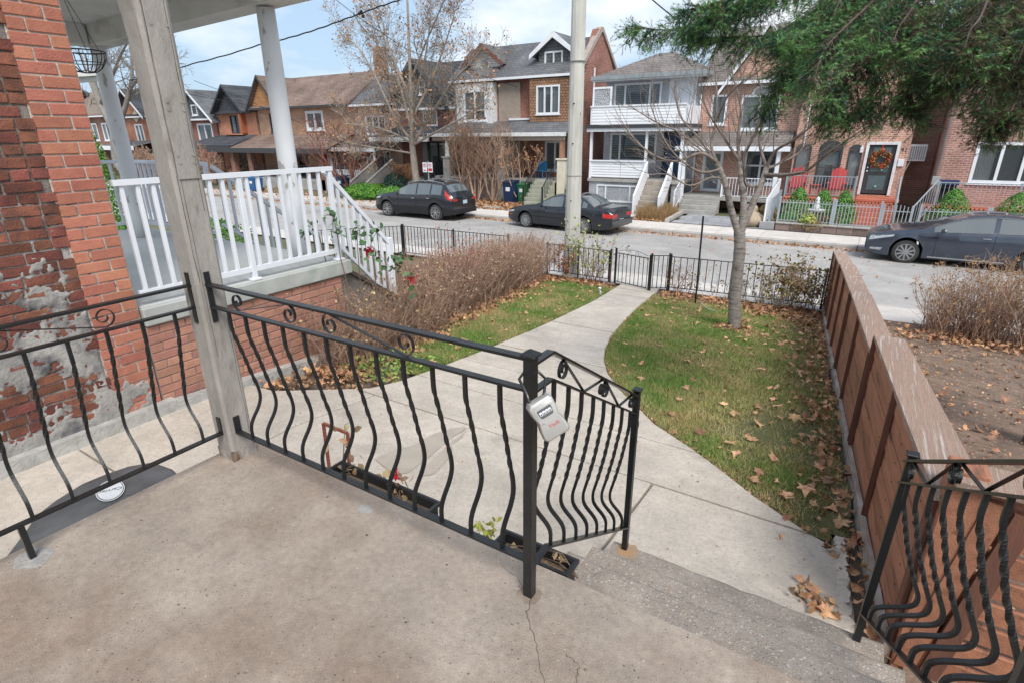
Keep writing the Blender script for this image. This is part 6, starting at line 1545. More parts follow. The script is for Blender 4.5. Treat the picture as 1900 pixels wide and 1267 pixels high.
dormer(-15.65, -13.75, 4.3, 5.45, 6.15, SLATEW, WHITE, SH_grey)
win(H, -15.3, -14.25, 4.62, 5.42, 27.48, n=2, fw=.09, m=WHITE)
dormer(-20.0, -18.05, 4.3, 5.25, 5.95, SIDW, BROWNP, SH_grey)
q = MB(); q.tube([(-19.0+.27*math.cos(a),27.46,5.05+.27*math.sin(a)) for a in np.linspace(0,2*math.pi,24)], .035, n=6); f = q.build('window', WHITE, H); q = MB(); q.xz([(-19.0+.26*math.cos(a),5.05+.26*math.sin(a)) for a in np.linspace(0,2*math.pi,25)[:-1]],27.45,27.47); q.build('pane', GLASS, f)
# bays
q = MB(); wall_holes(q, -15.75, -13.55, 2.05, 4.12, 26.75, 27.19, [(-15.35,-14.0,2.45,3.80)]); q.build('cedar_bay', CEDAR, H)
win(H, -15.35, -14.0, 2.45, 3.80, 26.75, n=3, fw=.08)
q = MB(); wall_holes(q, -20.5, -18.05, 1.85, 4.1, 26.75, 27.19, [(-20.0,-18.5,2.2,3.75)]); q.build('white_bay', WHITEW, H)
win(H, -20.0, -18.5, 2.2, 3.75, 26.75, n=2, fw=.09, mid=.35)
q = MB(); q.box(-17.9,-16.55,27.1,27.19,2.1,4.05); q.build('wall_panel', BEIGE, H)
q = MB(); q.box(-20.75,-20.55,27.0,27.19,2.0,4.1); q.build('corner_board', WHITEW, H)
# porch with hipped shingle roof, piers, slab, steps
q = MB(); q.add([(-21.15,25.0,1.55),(-12.75,25.0,1.55),(-12.95,27.18,2.2),(-20.6,27.18,2.2),(-21.15,27.18,1.55),(-12.75,27.18,1.55)], [(0,1,2,3),(0,3,4),(1,5,2),(0,4,5,1)]); pr2 = q.build('porch_roof', SH_grey, H)
q = MB(); q.box(-21.2,-12.7,24.9,25.0,1.40,1.58); q.build('gutter', WHITEW, pr2); q = MB(); q.box(-21.0,-12.9,25.05,25.3,1.2,1.5); q.build('beam', BEIGE, H)
q = MB(); q.box(-17.2,-13.4,27.0,27.18,2.2,2.3); q.build('flashing', WHITE, H)
q = MB(); q.box(-21.0,-12.9,25.1,27.18,-.78,-.66); q.build('porch_slab', CONCG, H)
q = MB(); q.box(-20.9,-14.6,25.15,25.4,-1.9,-.78); q.build('porch_wall', mat('porch_block', (.26,.22,.20), (.20,.17,.155), scale=3, rough=.9), H)
for x, m_ in ((-20.1,CONCG),(-16.5,CONCG),(-12.98,CREAM)):
    q = MB(); q.bbox(x-.22,x+.22,25.05,25.42,-1.9,.30,.02); q.bbox(x-.27,x+.27,25.0,25.47,.302,.38,.01); q.build('pier', m_, H)
    q = MB(); q.lathe((x,25.23,.385),[(.15,0),(.14,.08),(.12,.12),(.11,.75),(.14,.80)],14) if x < -14 else q.bbox(x-.12,x+.05,25.1,25.3,.385,1.2,.01); q.build('column', WHITEW if x < -14 else mat('bare_timber', (.38,.20,.12), rough=.8), H, smooth=False)
win(H, -15.05, -13.85, -.35, 1.15, YW, n=2, fw=.09); win(H, -19.7, -18.2, -.6, 1.2, YW, n=2, fw=.09, mid=.5); win(H, -17.4, -16.6, -.66, 1.35, YW, n=1, fw=.09, name='door', sill=False)
steps(H, -14.5, -13.3, 23.9, 25.1, -1.78, -.70, 6, mat('mossy_concrete', (.38,.38,.30), (.30,.31,.25), scale=4, rough=.9))
bars(H, (-14.42,23.9,-1.78), (-14.42,25.1,-.75), 8, .05, .85, IRON, posts=(0,)); bars(H, (-13.35,23.9,-1.78), (-13.35,25.1,-.75), 8, .05, .85, IRON, posts=(0,))
bars(H, (-20.0,25.2,-.66), (-16.6,25.2,-.66), 22, .08, .75, IRON); bars(H, (-21.1,23.7,-1.8),(-20.4,25.1,-.7), 5, .05, .8, IRON, posts=(0,))
# satellite dish and things on the porch
q = MB(); c_ = atY(886,176,26.0); q.lathe((c_.x,c_.y,c_.z),[(.0,.0),(.10,.02),(.19,.06),(.22,.10)],18,axis='y'); q.cyl((c_.x,c_.y+.1,c_.z),(c_.x,c_.y+.7,c_.z-.1),.02,n=6); q.build('satellite_dish', WHITEW, H) if False else None
e = empty('chair', (-14.6,26.2,-.66), 'small bright blue chair on the brick house porch', 'chair'); BC = mat('blue_plastic', (.03,.22,.45), rough=.5); cx_ = -14.95
q = MB(); q.bbox(cx_,cx_+.5,25.9,26.35,-.30,-.26,.01); q.build('seat', BC, e); q = MB(); q.bbox(cx_,cx_+.5,26.33,26.37,-.26,.18,.01); q.build('backrest', BC, e)
for x in (cx_,cx_+.46):
    for y in (25.9,26.31): MB().box(x,x+.04,y,y+.04,-.66,-.30).build('leg', BC, e)

# ---------- grey and white flat fronted house with blue door
H = empty('grey_house', (-9.4,27,-1.8), 'grey and white two storey house with a long white balcony and navy blue front door', 'house')
q = MB(); wall_holes(q, -11.7, -7.15, -1.9, 4.0, YW, YW+.25, [(-11.28,-8.95,2.62,3.72),(-8.5,-7.5,1.9,3.8),(-11.35,-9.0,.2,1.52),(-8.62,-7.72,-.48,1.5)]); q.build('front_wall', BK_grey, H)
q = MB(); q.box(-7.3,-7.16,YW+.25,32,-1.9,4.0); q.build('side_wall', BK_grey, H); q = MB(); q.box(-11.7,-11.5,YW+.25,32,-1.9,4.0); q.build('side_wall', BK_grey, H)
q = MB(); q.box(-11.5,-7.3,YW+.6,31.8,-1.9,3.95); q.build('interior', DARK, H)
xa, xb, ya, yb = -12.15, -6.85, 26.55, 32.3; pk = (-9.6, 29.4)
q = MB(); q.add([(xa,ya,4.0),(xb,ya,4.0),(xb,yb,4.0),(xa,yb,4.0),(-9.9,29.3,5.15),(-9.1,29.3,5.15)], [(0,1,5,4),(1,2,5),(2,3,4,5),(3,0,4),(0,3,2,1)]); r_ = q.build('roof', SH_taupe, H)
q = MB(); q.box(xa-.06,xb+.06,ya-.08,ya-.003,3.86,4.03); q.box(xb+.003,xb+.08,ya,yb,3.86,4.03); q.build('gutter', mat('grey_fascia', (.30,.34,.36), rough=.6), r_); q = MB(); q.box(xa,xb,ya,YW,3.80,3.86); q.build('soffit', WHITE, r_)
win(H, -11.28, -8.95, 2.62, 3.72, YW, n=3, fw=.09, weights=[1,2.6,1], blind=(.9,DARK), sill=False); win(H, -11.35, -9.0, .2, 1.52, YW, n=3, fw=.09, weights=[1,3.2,1], blind=(.55,DARK), sill=True)
q = MB(); wall_holes(q, -8.6, -7.35, 1.9, 3.85, YW-.03, YW, [(-8.35,-7.6,2.0,3.7)]); q.box(-8.35,-7.6,YW+.02,YW+.05,2.0,3.7); q.build('balcony_door', WHITE, H)
# front door
d = MB().box(-8.58,-7.76,YW+.03,YW+.09,-.48,1.42).build('door', BLUED, H); q = MB(); q.box(-8.66,-8.58,YW-.03,YW+.1,-.48,1.5); q.box(-7.76,-7.68,YW-.03,YW+.1,-.48,1.5); q.box(-8.66,-7.68,YW-.03,YW+.1,1.42,1.56); q.build('door_frame', CHAR, H)
q = MB(); q.cyl((-8.50,YW+.03,.42),(-8.50,YW-.03,.42),.035,n=8); q.cyl((-8.50,YW+.03,.58),(-8.50,YW-.01,.58),.03,n=8); q.build('handle', WHITE, d)
q = MB(); q.box(-8.95,-8.7,YW-.06,YW-.01,.30,.42); q.build('mailbox', CHAR, H); q = MB(); q.cyl((-8.84,YW-.001,.75),(-8.84,YW-.02,.75),.09,n=14); q.build('number_plaque', mat('pale_plaque', (.5,.5,.5)), H)
text('house_number', '87', .11, DARK, H, Matrix.Translation(Vector((-8.84,YW-.022,.75))-wloc(H))@Matrix.Rotation(R(90),4,'X'), .002)
# porch deck, boards one by one
q = MB(); q.box(-11.55,-7.1,25.1,YW,-.62,-.48); q.build('porch_floor', CONCG, H); q = MB(); q.box(-11.5,-8.8,25.2,25.4,-2.0,-.62); q.box(-7.5,-7.15,25.2,25.4,-2.0,-.62); q.build('basement_wall', BK_grey, H)
win(H, -11.1, -8.95, -1.55, -.76, 25.18, n=3, fw=.07, weights=[1,3,1], sill=False)
def board_rows(x0, x1, z0, z1, y, n, name='siding_board', m=WHITE):
    h = (z1-z0)/n
    for i in range(n):
        q = MB(); za = z0+i*h; q.add([(x0,y-.018,za+.004),(x1,y-.018,za+.004),(x1,y,za+h-.002),(x0,y,za+h-.002),(x0,y+.02,za+.004),(x1,y+.02,za+.004),(x1,y+.02,za+h-.002),(x0,y+.02,za+h-.002)], [(0,1,2,3),(7,6,5,4),(0,4,5,1),(3,2,6,7),(0,3,7,4),(1,5,6,2)]); q.build(name, m, H)
WSID = mat('white_board', (.76,.77,.79), (.72,.73,.75), scale=2, rough=.5, var='object', vamt=.03)
board_rows(-11.42, -9.95, -.42, .28, 25.17, 6, m=WSID); board_rows(-9.93, -8.75, -.42, .28, 25.17, 6, m=WSID)
board_rows(-11.42, -9.75, 1.88, 2.62, 25.05, 6, m=WSID); board_rows(-9.73, -7.2, 1.88, 2.62, 25.05, 6, m=WSID)
for x in (-11.45,-8.78,-7.2):
    q = MB(); q.box(x-.05,x+.05,25.12,25.24,-.48,1.58); q.build('porch_post', WHITE, H)
q = MB(); q.box(-11.5,-8.7,25.1,25.22,.28,.34); q.build('rail_cap', WHITE, H); q = MB(); q.box(-11.5,-7.12,25.0,25.1,2.62,2.68); q.build('rail_cap', WHITE, H)
q = MB(); q.box(-11.6,-7.0,24.92,YW,1.58,1.72); q.build('balcony_floor', WHITE, H); q = MB(); q.box(-11.65,-6.95,24.85,YW,1.722,1.86); q.build('balcony_edge', CHAR, H)
q = MB(); q.box(-7.2,-7.12,25.06,YW,1.88,2.62); q.build('balcony_side', WHITE, H); q = MB(); q.box(-11.5,-11.42,25.06,YW,1.88,2.62); q.build('balcony_side', WHITE, H)
# pierced screen
q = MB(); wall_holes(q, -11.42,-10.5,2.6,3.45,25.04,25.09,[(-11.34,-10.58,2.68,3.37)]); q.build('screen_frame', WHITE, H)
q = MB(); rr = random.Random(4)
for i in range(9):
    for j in range(8):
        x = -11.30+i*.09+(j%2)*.04+rr.uniform(-.02,.02); z = 2.71+j*.09+rr.uniform(-.02,.02)
        k_ = rr.randint(5,6); q.tube([(x+.045*math.cos(a+.3),25.065,z+.045*math.sin(a+.3)) for a in np.linspace(0,2*math.pi,k_+1)], .008, n=4, cap=False)
q.build('screen_lattice', WHITE, H); MB().box(-11.34,-10.58,25.10,25.105,2.68,3.37).build('screen_back', mat('grey_screen', (.30,.32,.34)), H)
# steps with boarded cheeks
steps(H, -8.62, -7.62, 23.75, 25.2, -1.88, -.50, 7, mat('worn_step', (.40,.36,.31), (.30,.26,.22), scale=4, rough=.9))
for x in (-8.72,-7.60):
    q = MB(); q.yz([(23.7,-1.90),(23.7,-1.05),(25.15,.32),(25.15,-.45),(24.2,-1.5)], x, x+.09); q.build('stair_side', WHITE, H)
e = empty('garden_statue', (-8.35,26.3,-.48), 'small white rabbit like figure on the porch beside the blue door', 'statue'); q = MB(); q.lathe((-8.85,25.7,-.48),[(.0,0),(.10,.02),(.12,.12),(.09,.22),(.06,.27)],12); q.build('body', WHITEW, e, smooth=True)
q = MB(); q.lathe((-8.85,25.62,-.23),[(0,0),(.055,.03),(.06,.07),(.03,.12),(0,.13)],10); q.build('head', WHITEW, e, smooth=True)
for s_ in (-.03,.03): MB().tube([(-8.85+s_,25.63,-.12),(-8.85+s_*1.4,25.65,.02)],[.02,.012],6).build('ear', WHITEW, e)

# ---------- pink brick row house with gable
H = empty('brick_house', (-5,27,-1.8), 'pink brick house with a tall pointed gable and arched window, behind the young tree', 'house')
q = MB(); wall_holes(q, -7.08, -2.98, -1.8, 3.5, YW, YW+.25, [(-6.65,-5.97,1.83,3.05),(-5.38,-3.85,1.6,3.0),(-6.75,-5.86,-1.05,.72),(-4.95,-3.6,-.65,.9)]); q.build('front_wall', BK_pinkf, H)
q = MB(); q.xz([(-6.0,3.5),(-3.15,3.5),(-4.58,5.55)], YW-.08, YW+.2); q.build('gable', BK_pinkf, H)
MB().box(-7.0,-3.05,YW+.6,31.5,-1.8,3.4).build('interior', DARK, H)
gable_roof_x(H, -7.2, -2.85, 26.95, 3.45, 30.0, 5.9, 33, SH_taupe, fascia=WHITE)
gable_roof_y(H, -4.58, 1.75, 26.9, 29.6, 3.05, 5.6, SH_taupe, trim=WHITE)
win(H, -6.65, -5.97, 1.83, 3.05, YW, n=1, fw=.08); win(H, -5.38, -3.85, 1.6, 3.0, YW, n=2, fw=.09, weights=[1,1.1])
q = MB(); pts = [(-4.62+.34*math.cos(a),3.0+.34*math.sin(a)) for a in np.linspace(0,math.pi,16)]; q.tube([(x,YW-.03,z) for x, z in pts], .045, n=5); f = q.build('arched_window', WHITE, H); q = MB(); q.xz([(x, z) for x, z in pts], YW-.02, YW-.01); q.build('pane', GLASS, f)
q = MB(); q.add([(-7.45,25.3,.92),(-3.0,25.3,.92),(-3.1,YW-.02,1.55),(-7.2,YW-.02,1.55)], [(0,1,2,3)]); q.add([(-7.45,25.3,.85),(-3.0,25.3,.85),(-3.1,YW-.02,.85),(-7.2,YW-.02,.85)], [(3,2,1,0)]); pr3 = q.build('porch_roof', SH_taupe, H); q = MB(); q.box(-7.5,-2.95,25.2,25.3,.78,.96); q.build('gutter', WHITE, pr3)
for x in (-7.1,-3.35): MB().bbox(x-.07,x+.07,25.35,25.49,-1.5,.85,.01).build('column', WHITE, H)
win(H, -6.75, -5.86, -1.05, .72, YW, n=1, fw=.12, name='door', sill=False); win(H, -4.95, -3.6, -.65, .9, YW, n=2, fw=.09, mid=.5)
MB().bbox(-7.2,-3.1,25.4,YW,-1.25,-1.1,.01).build('porch_slab', CONCG, H); steps(H, -7.0, -5.4, 24.6, 25.4, -1.8, -1.25, 3, CONCG)
bars(H, (-5.4,25.45,-1.1), (-3.2,25.45,-1.1), 18, .06, .80, WHITE); bars(H, (-7.1,24.4,-1.75),(-7.1,25.5,-1.15), 6, .05, .9, WHITE, posts=(0,1)); bars(H, (-3.15,22.7,-1.8),(-3.15,25.4,-1.3), 20, .06, 1.0, WHITE)
MB().cyl((-7.12,YW-.06,3.4),(-7.12,YW-.06,-1.2),.04,n=8).build('downpipe', WHITE, H)

# ---------- number 91: pink brick, black door with wreath
H = empty('brick_house', (-1,27,-1.2), 'pink brick house with a wreath on its black front door and red terracotta steps', 'house'); Y9 = 26.5
q = MB(); wall_holes(q, -2.95, .98, -1.8, 5.6, Y9, Y9+.25, [(-2.95+.08,-2.3,-.55,.95),(-2.03,-1.18,-.55,.85),(-.98,-.52,-.55,.82),(-.36,.62,-.85,1.06),(-2.1,-1.39,1.95,3.1)]); q.build('front_wall', BK_pinkf, H)
MB().box(.88,1.0,Y9+.25,30.5,-1.8,5.6).build('side_wall', BK_sidep, H); MB().box(-2.9,.85,Y9+.6,30.4,-1.8,5.5).build('interior', DARK, H)
gable_roof_x(H, -3.0, 1.1, 26.2, 5.6, 29.5, 7.6, 33, SH_taupe)
for (a, b_, z0, z1) in ((-2.87,-2.3,-.55,.95),(-.98,-.52,-.55,.82)): win(H, a, b_, z0, z1, Y9, n=1, fw=.055, m=CHAR)
win(H, -2.03, -1.18, -.55, .85, Y9, n=1, fw=.07, m=CHAR, muntin=(1,2)); win(H, -2.1, -1.39, 1.95, 3.1, Y9, n=1, fw=.05, m=mat('blue_trim', (.10,.20,.38), rough=.5)); 
for xa_, xb_ in ((-2.87,-2.3),(-2.03,-1.18),(-.98,-.52)):
    xc = (xa_+xb_)/2; hw = (xb_-xa_)/2; q = MB(); q.xz([(xc+hw*math.cos(a),.84+hw*.8*math.sin(a)) for a in np.linspace(0,math.pi,12)], Y9-.025, Y9-.004); q.build('arch_light', CHAR, H)
d = MB().box(-.30,.56,Y9+.04,Y9+.1,-.80,1.0).build('door', CHAR, H); q = MB(); q.box(-.42,-.32,Y9-.05,Y9+.12,-.85,1.12); q.box(.58,.68,Y9-.05,Y9+.12,-.85,1.12); q.box(-.32,.58,Y9-.05,Y9+.12,1.02,1.12); q.build('door_frame', WHITEW, H)
for z0, z1 in ((-.66,-.12),(.02,.28),(.72,.92)):
    f = MB().box(-.16,.42,Y9+.025,Y9+.04,z0,z1).build('door_panel', mat('teal_grey_panel', (.09,.14,.15), rough=.4), d)
MB().cyl((-.24,Y9+.04,.05),(-.24,Y9-.02,.05),.03,n=8).build('handle', WHITEW, d); MB().cyl((-.24,Y9+.04,.18),(-.24,Y9+.0,.18),.025,n=8).build('lock', WHITEW, d)
q = MB(); q.cyl((.14,Y9-.02,-.52),(.14,Y9+.03,-.52),.035,n=10); q.cyl((.24,Y9-.02,.1),(.24,Y9+.03,.1),.03,n=10); q.build('sticker', mat('mint_sticker', (.35,.62,.55)), d)
text('house_number', '91', .22, CHAR, H, Matrix.Translation(Vector((.82,Y9-.006,.82))-wloc(H))@Matrix.Rotation(R(90),4,'X'), .006)
MB().bbox(.70,.90,Y9-.07,Y9-.002,.24,.50,.01).build('mailbox', WHITE, H)
q = MB(); q.bbox(-.62,-.50,Y9-.14,Y9-.02,.72,.92,.02); q.box(-.58,-.54,Y9-.1,Y9-.0,.92,1.0); q.build('wall_lamp', WHITEW, H)
MB().cyl((-2.62,Y9-.05,3.2),(-2.62,Y9-.05,.9),.02,n=6).build('wall_conduit', WHITE, H)
# wreath
e = empty('wreath', (.12,Y9-.05,.50), 'autumn wreath of red, orange and green leaves hanging on the black door', 'wreath'); n_ = 420; a = nrng.uniform(0,6.283,n_); rr_ = .27+nrng.normal(0,.045,n_)
P = np.stack([.12+rr_*np.cos(a), Y9-.05+nrng.normal(0,.02,n_), .50+rr_*np.sin(a)],1); WRM = [mat('wreath_red', (.48,.03,.03), rough=.6), mat('wreath_orange', (.60,.24,.04), rough=.6), mat('wreath_olive', (.22,.24,.06), rough=.7)]
for k, m_ in enumerate(WRM):
    s_ = P[k::3]; V, F = leaf_arrays(s_, nrng.uniform(.05,.09,len(s_)), unit(len(s_)), nrng.uniform(0,6.28,len(s_))); fast('wreath_leaves', V, F, m_, e)['kind'] = 'stuff'
MB().box(.10,.14,Y9-.03,Y9-.02,.78,1.0).build('ribbon', REDP, e)
# porch, steps, railings
q = MB(); q.bbox(-2.95,-.42,25.2,Y9-.01,-1.2,-.92,.02); q.build('porch_slab', TERRA, H); q = MB(); q.bbox(-.42,.98,25.2,Y9-.01,-1.0,-.88,.02); q.build('landing', TERRA, H)
MB().box(-2.9,-.42,25.3,Y9-.02,-1.9,-1.2).build('porch_wall', BK_pinkf, H); steps(H, -.40, .85, 23.6, 25.2, -1.86, -1.0, 6, TERRA)
bars(H, (-2.9,25.3,-.92), (-.5,25.3,-.92), 22, .08, .80, GREYR, posts=(0,1)); bars(H, (.88,23.7,-1.8), (.88,25.3,-.95), 14, .06, .88, GREYR, posts=(0,1)); 
# passage between the houses with air conditioner
q = MB(); q.box(1.0,1.9,28.2,28.3,-1.8,5); q.build('passage_wall', BK_sidep, H)
e = empty('air_conditioner', (1.25,27,.6), 'white window air conditioner sticking out between the two brick houses', 'air conditioner'); q = MB(); q.bbox(.98,1.55,26.9,27.4,.42,1.02,.02); q.build('case', WHITEW, e); q = MB()
for k in range(7): q.box(1.04+k*.07,1.08+k*.07,26.88,26.9,.48,.96)
q.build('grille', mat('grille_grey', (.30,.31,.32)), e); MB().bar((1.1,27.0,.42),(1.0,27.0,.05),.04,.04).build('support_bracket', WHITEW, e)

# ---------- right brick house
H = empty('brick_house', (5,27,-1.2), 'rose brick house at far right with a big three light window and dark downpipe', 'house'); Y8 = 26.0
q = MB(); wall_holes(q, 1.9, 9.5, -1.8, 5.6, Y8, Y8+.25, [(2.9,5.0,-.25,1.12),(2.95,4.1,2.4,3.4)]); q.build('front_wall', BK_rose, H)
MB().box(1.9,2.05,Y8+.25,31,-1.8,5.6).build('side_wall', BK_sidep, H); MB().box(2.1,9.4,Y8+.6,30.8,-1.8,5.5).build('interior', DARK, H); gable_roof_x(H, 1.8, 9.7, 25.7, 5.6, 29, 7.6, 32, SH_taupe)
win(H, 2.9, 5.0, -.25, 1.12, Y8, n=3, fw=.10); win(H, 2.95, 4.1, 2.4, 3.25, Y8, n=1, fw=.09)
q = MB(); q.tube([(3.52+.55*math.cos(a),Y8-.03,3.25+.45*math.sin(a)) for a in np.linspace(0,math.pi,14)], .05, n=5); f = q.build('arched_window', WHITE, H); q = MB(); q.xz([(3.52+.53*math.cos(a),3.25+.43*math.sin(a)) for a in np.linspace(0,math.pi,14)], Y8-.02, Y8-.012); q.build('pane', GLASS, f)
MB().cyl((1.95,Y8-.07,5.4),(1.95,Y8-.07,-1.5),.055,n=8).build('downpipe', mat('brown_grey_pipe', (.20,.16,.155), rough=.5), H); MB().bbox(1.85,2.08,Y8-.14,Y8-.01,-.35,-.05,.01).build('meter_box', mat('meter_grey', (.38,.39,.40)), H)
MB().bbox(1.7,9.5,24.6,Y8-.01,-1.15,-1.0,.02).build('porch_slab', TERRA, H); MB().box(1.8,9.5,24.7,Y8-.02,-1.9,-1.15).build('porch_wall', BK_rose, H); bars(H, (2.0,24.75,-1.0), (7.5,24.75,-1.0), 44, .08, .82, GREYR, posts=(0,.4,1)); bars(H, (1.35,23.4,-1.8),(1.95,24.75,-1.0), 8, .06, .88, GREYR, posts=(0,))
e = empty('barbecue', (2.2,25.4,-1), 'small black barbecue under a dark blue lid on the far right porch', 'barbecue'); q = MB(); q.yz([(25.2+.25*(1-math.cos(a)),-.28+.16*math.sin(a)) for a in np.linspace(0,math.pi,10)], 2.05, 2.6); q.build('lid', mat('navy_enamel', (.015,.03,.09), rough=.25), e)
MB().box(2.1,2.55,25.25,25.65,-.42,-.29).build('firebox', DARK, e)
for x in (2.12,2.5): MB().box(x,x+.04,25.3,25.34,-1.0,-.42).build('leg', DARK, e)
MB().box(2.12,2.52,25.35,25.6,-.9,-.44).build('cabinet', DARK, e)

# red chairs on 91's porch (adirondack type)
RCH = mat('coral_red_plastic', (.48,.06,.06), (.42,.05,.05), rough=.45)
def deckchair(x, y, z, label):
    e = empty('garden_chair', (x,y,z), label, 'chair', 'red garden chairs')
    for i in range(5):
        q = MB(); xx = x-.25+i*.105; h = .80+.06*(2-abs(i-2)); q.obox((xx+.045,y+.22,z+.30+h/2*.9),(.047,0,0),(0,.09*h,.44*h),(0,.012,-.003)); q.build('back_slat', RCH, e)
    for i in range(4): MB().box(x-.27,x+.27,y-.30+i*.12,y-.20+i*.12,z+.30-.02*i,z+.325-.02*i).build('seat_slat', RCH, e)
    for s_ in (-1,1): MB().box(x+s_*.30-.05,x+s_*.30+.05,y-.38,y+.25,z+.52,z+.545).build('armrest', RCH, e); MB().box(x+s_*.28-.02,x+s_*.28+.02,y-.33,y-.24,z,z+.52).build('leg', RCH, e); MB().box(x+s_*.26-.02,x+s_*.26+.02,y+.18,y+.27,z,z+.4).build('leg', RCH, e)
deckchair(-2.55, 25.8, -.92, 'left coral red slatted garden chair, under the narrow arched window')
deckchair(-1.15, 25.8, -.92, 'right coral red slatted garden chair, left of the wreath door')
e = empty('side_table', (-1.9,25.7,-.92), 'low coral red table between the two red chairs', 'table'); MB().bbox(-2.1,-1.7,25.5,25.9,-.50,-.46,.01).build('table_top', RCH, e)
for x in (-2.06,-1.78):
    for y in (25.54,25.82): MB().box(x,x+.04,y,y+.04,-.92,-.50).build('leg', RCH, e)

# ---------- houses further left
H = empty('slate_house', (-23.4,27,-1.7), 'dark slate gabled house behind the bare street tree', 'house')
q = MB(); wall_holes(q, -25.2, -20.8, -1.8, 3.0, YW, YW+.25, [(-23.4,-22.3,2.0,2.9),(-23.3,-21.5,-.9,1.1)]); q.build('front_wall', BK_red, H); MB().box(-25.1,-21,YW+.6,31,-1.8,3).build('interior', DARK, H)
q = MB(); q.xz([(-25.4,2.95),(-20.9,2.95),(-23.6,5.6)], YW-.25, YW+.2); q.build('gable', SLATEW, H); win(H, -23.35, -22.85, 3.7, 4.5, YW-.26, n=1, fw=.08, mid=.5)
gable_roof_y(H, -23.6, 2.6, 26.6, 30, 2.7, 5.5, SH_blue, trim=CHAR); gable_roof_x(H, -25.4, -20.7, 26.9, 2.9, 30.0, 5.6, 32, SH_blue, fascia=WHITE)
win(H, -23.4, -22.3, 2.0, 2.9, YW, n=1, fw=.08); win(H, -23.3, -21.5, -.9, 1.1, YW, n=2, fw=.08, m=CHAR)
q = MB(); q.add([(-25.9,25.2,1.35),(-21.3,25.2,1.35),(-21.3,YW-.02,2.0),(-25.5,YW-.02,2.0)], [(0,1,2,3)]); q.add([(-25.9,25.2,1.2),(-21.3,25.2,1.2),(-21.3,YW-.02,1.2),(-25.5,YW-.02,1.2)], [(3,2,1,0)]); q.build('porch_roof', SH_blue, H)
MB().box(-25.9,-21.3,25.1,25.19,1.15,1.40).build('gutter', WHITEW, H); MB().bbox(-21.95,-21.6,25.3,25.6,-1.9,1.18,.01).build('column', CHAR, H); MB().bbox(-25.6,-25.3,25.3,25.6,-1.9,1.18,.01).build('column', CHAR, H)
MB().box(-25.6,-21.2,25.3,YW-.01,-1.9,-.9).build('porch_slab', CONCG, H); MB().box(-24.3,-22.6,25.25,25.29,-.9,-.1).build('timber_screen', WOODH, H)
STR = mat('grey_stair_wood', (.40,.37,.34), (.33,.30,.28), rough=.8)
e = empty('wooden_stairs', (-25,24.4,-1.8), 'pale grey wooden staircase with solid sides up to the slate house', 'stairs')
for x in (-25.6,-24.3):
    q = MB(); q.yz([(23.1,-1.85),(23.1,-1.05),(25.2,.10),(25.2,-.8)], x, x+.08); q.build('side_panel', STR, e); q = MB(); q.yz([(23.0,-1.05),(25.2,.12),(25.2,.18),(23.0,-.98)], x-.03, x+.11); q.build('handrail', STR, e)
for i in range(6): MB().box(-25.5,-24.31,23.2+i*.33,23.55+i*.33,-1.85,-1.68+i*.16).build('step', STR, e)

H = empty('cream_house', (-27.2,27,-1.7), 'pale peach brick house with white windows left of the slate house', 'house')
q = MB(); wall_holes(q, -29.2, -25.25, -1.8, 3.3, YW, YW+.25, [(-28.2,-26.5,1.55,2.65),(-28.1,-26.3,-.9,.6)]); q.build('front_wall', BK_cream, H); MB().box(-29.1,-25.4,YW+.6,31,-1.8,3.2).build('interior', DARK, H)
gable_roof_x(H, -29.3, -25.2, 26.9, 3.25, 29.6, 5.1, 32, SH_grey); win(H, -28.2, -26.5, 1.55, 2.65, YW, n=3, fw=.09, muntin=(2,3)); win(H, -28.1, -26.3, -.9, .6, YW, n=2, fw=.09, muntin=(3,4))
q = MB(); q.add([(-30.2,25.2,.75),(-25.6,25.2,.75),(-25.6,YW-.02,1.35),(-29.9,YW-.02,1.35)], [(0,1,2,3)]); q.add([(-30.2,25.2,.6),(-25.6,25.2,.6),(-25.6,YW-.02,.6),(-29.9,YW-.02,.6)], [(3,2,1,0)]); q.build('porch_roof', SH_grey, H); MB().box(-30.2,-25.6,25.1,25.19,.58,.80).build('gutter', WHITE, H)
for x in (-29.8,-25.9): MB().cyl((x,25.4,-1.4),(x,25.4,.58),.09,n=10).build('column', WHITEW, H)
MB().box(-29.9,-25.7,25.3,YW-.01,-1.9,-1.35).build('porch_slab', CONCG, H); bars(H, (-29.8,25.35,-1.35), (-27.2,25.35,-1.35), 18, .08, .8, WHITE, posts=(0,1), r=.022)

H = empty('brown_roofed_house', (-34,27,-1.7), 'tan brick house with a long brown shingle roof and a tall chimney', 'house')
q = MB(); wall_holes(q, -39.3, -29.3, -1.8, 3.3, YW, YW+.25, [(-38.0,-35.9,1.75,3.05),(-34.0,-32.2,1.85,3.1),(-37.2,-34.3,-1.2,.5),(-32.2,-30.6,-1.0,.5)]); q.build('front_wall', BK_tan, H); MB().box(-39.2,-29.5,YW+.7,32,-1.8,3.2).build('interior', DARK, H)
q = MB(); q.yz([(YW+.26,-1.8),(33,-1.8),(33,3.2),(30.2,5.4),(YW+.26,3.25)], -29.5, -29.28); q.build('gable_wall', BK_side, H)
gable_roof_x(H, -39.6, -29.2, 26.7, 3.3, 30.2, 5.5, 33.4, SH_brown, fascia=CHAR); MB().bbox(-29.9,-29.1,30.0,30.6,4.5,7.0,.02).build('chimney', BK_tan, H)
q = MB(); q.xz([(-39.6,3.35),(-36.4,3.35),(-38.0,5.35)], 26.9, 27.3); q.build('gable', WOODH, H); gable_roof_y(H, -38.0, 1.8, 26.6, 30, 3.2, 5.4, SH_brown, trim=CHAR)
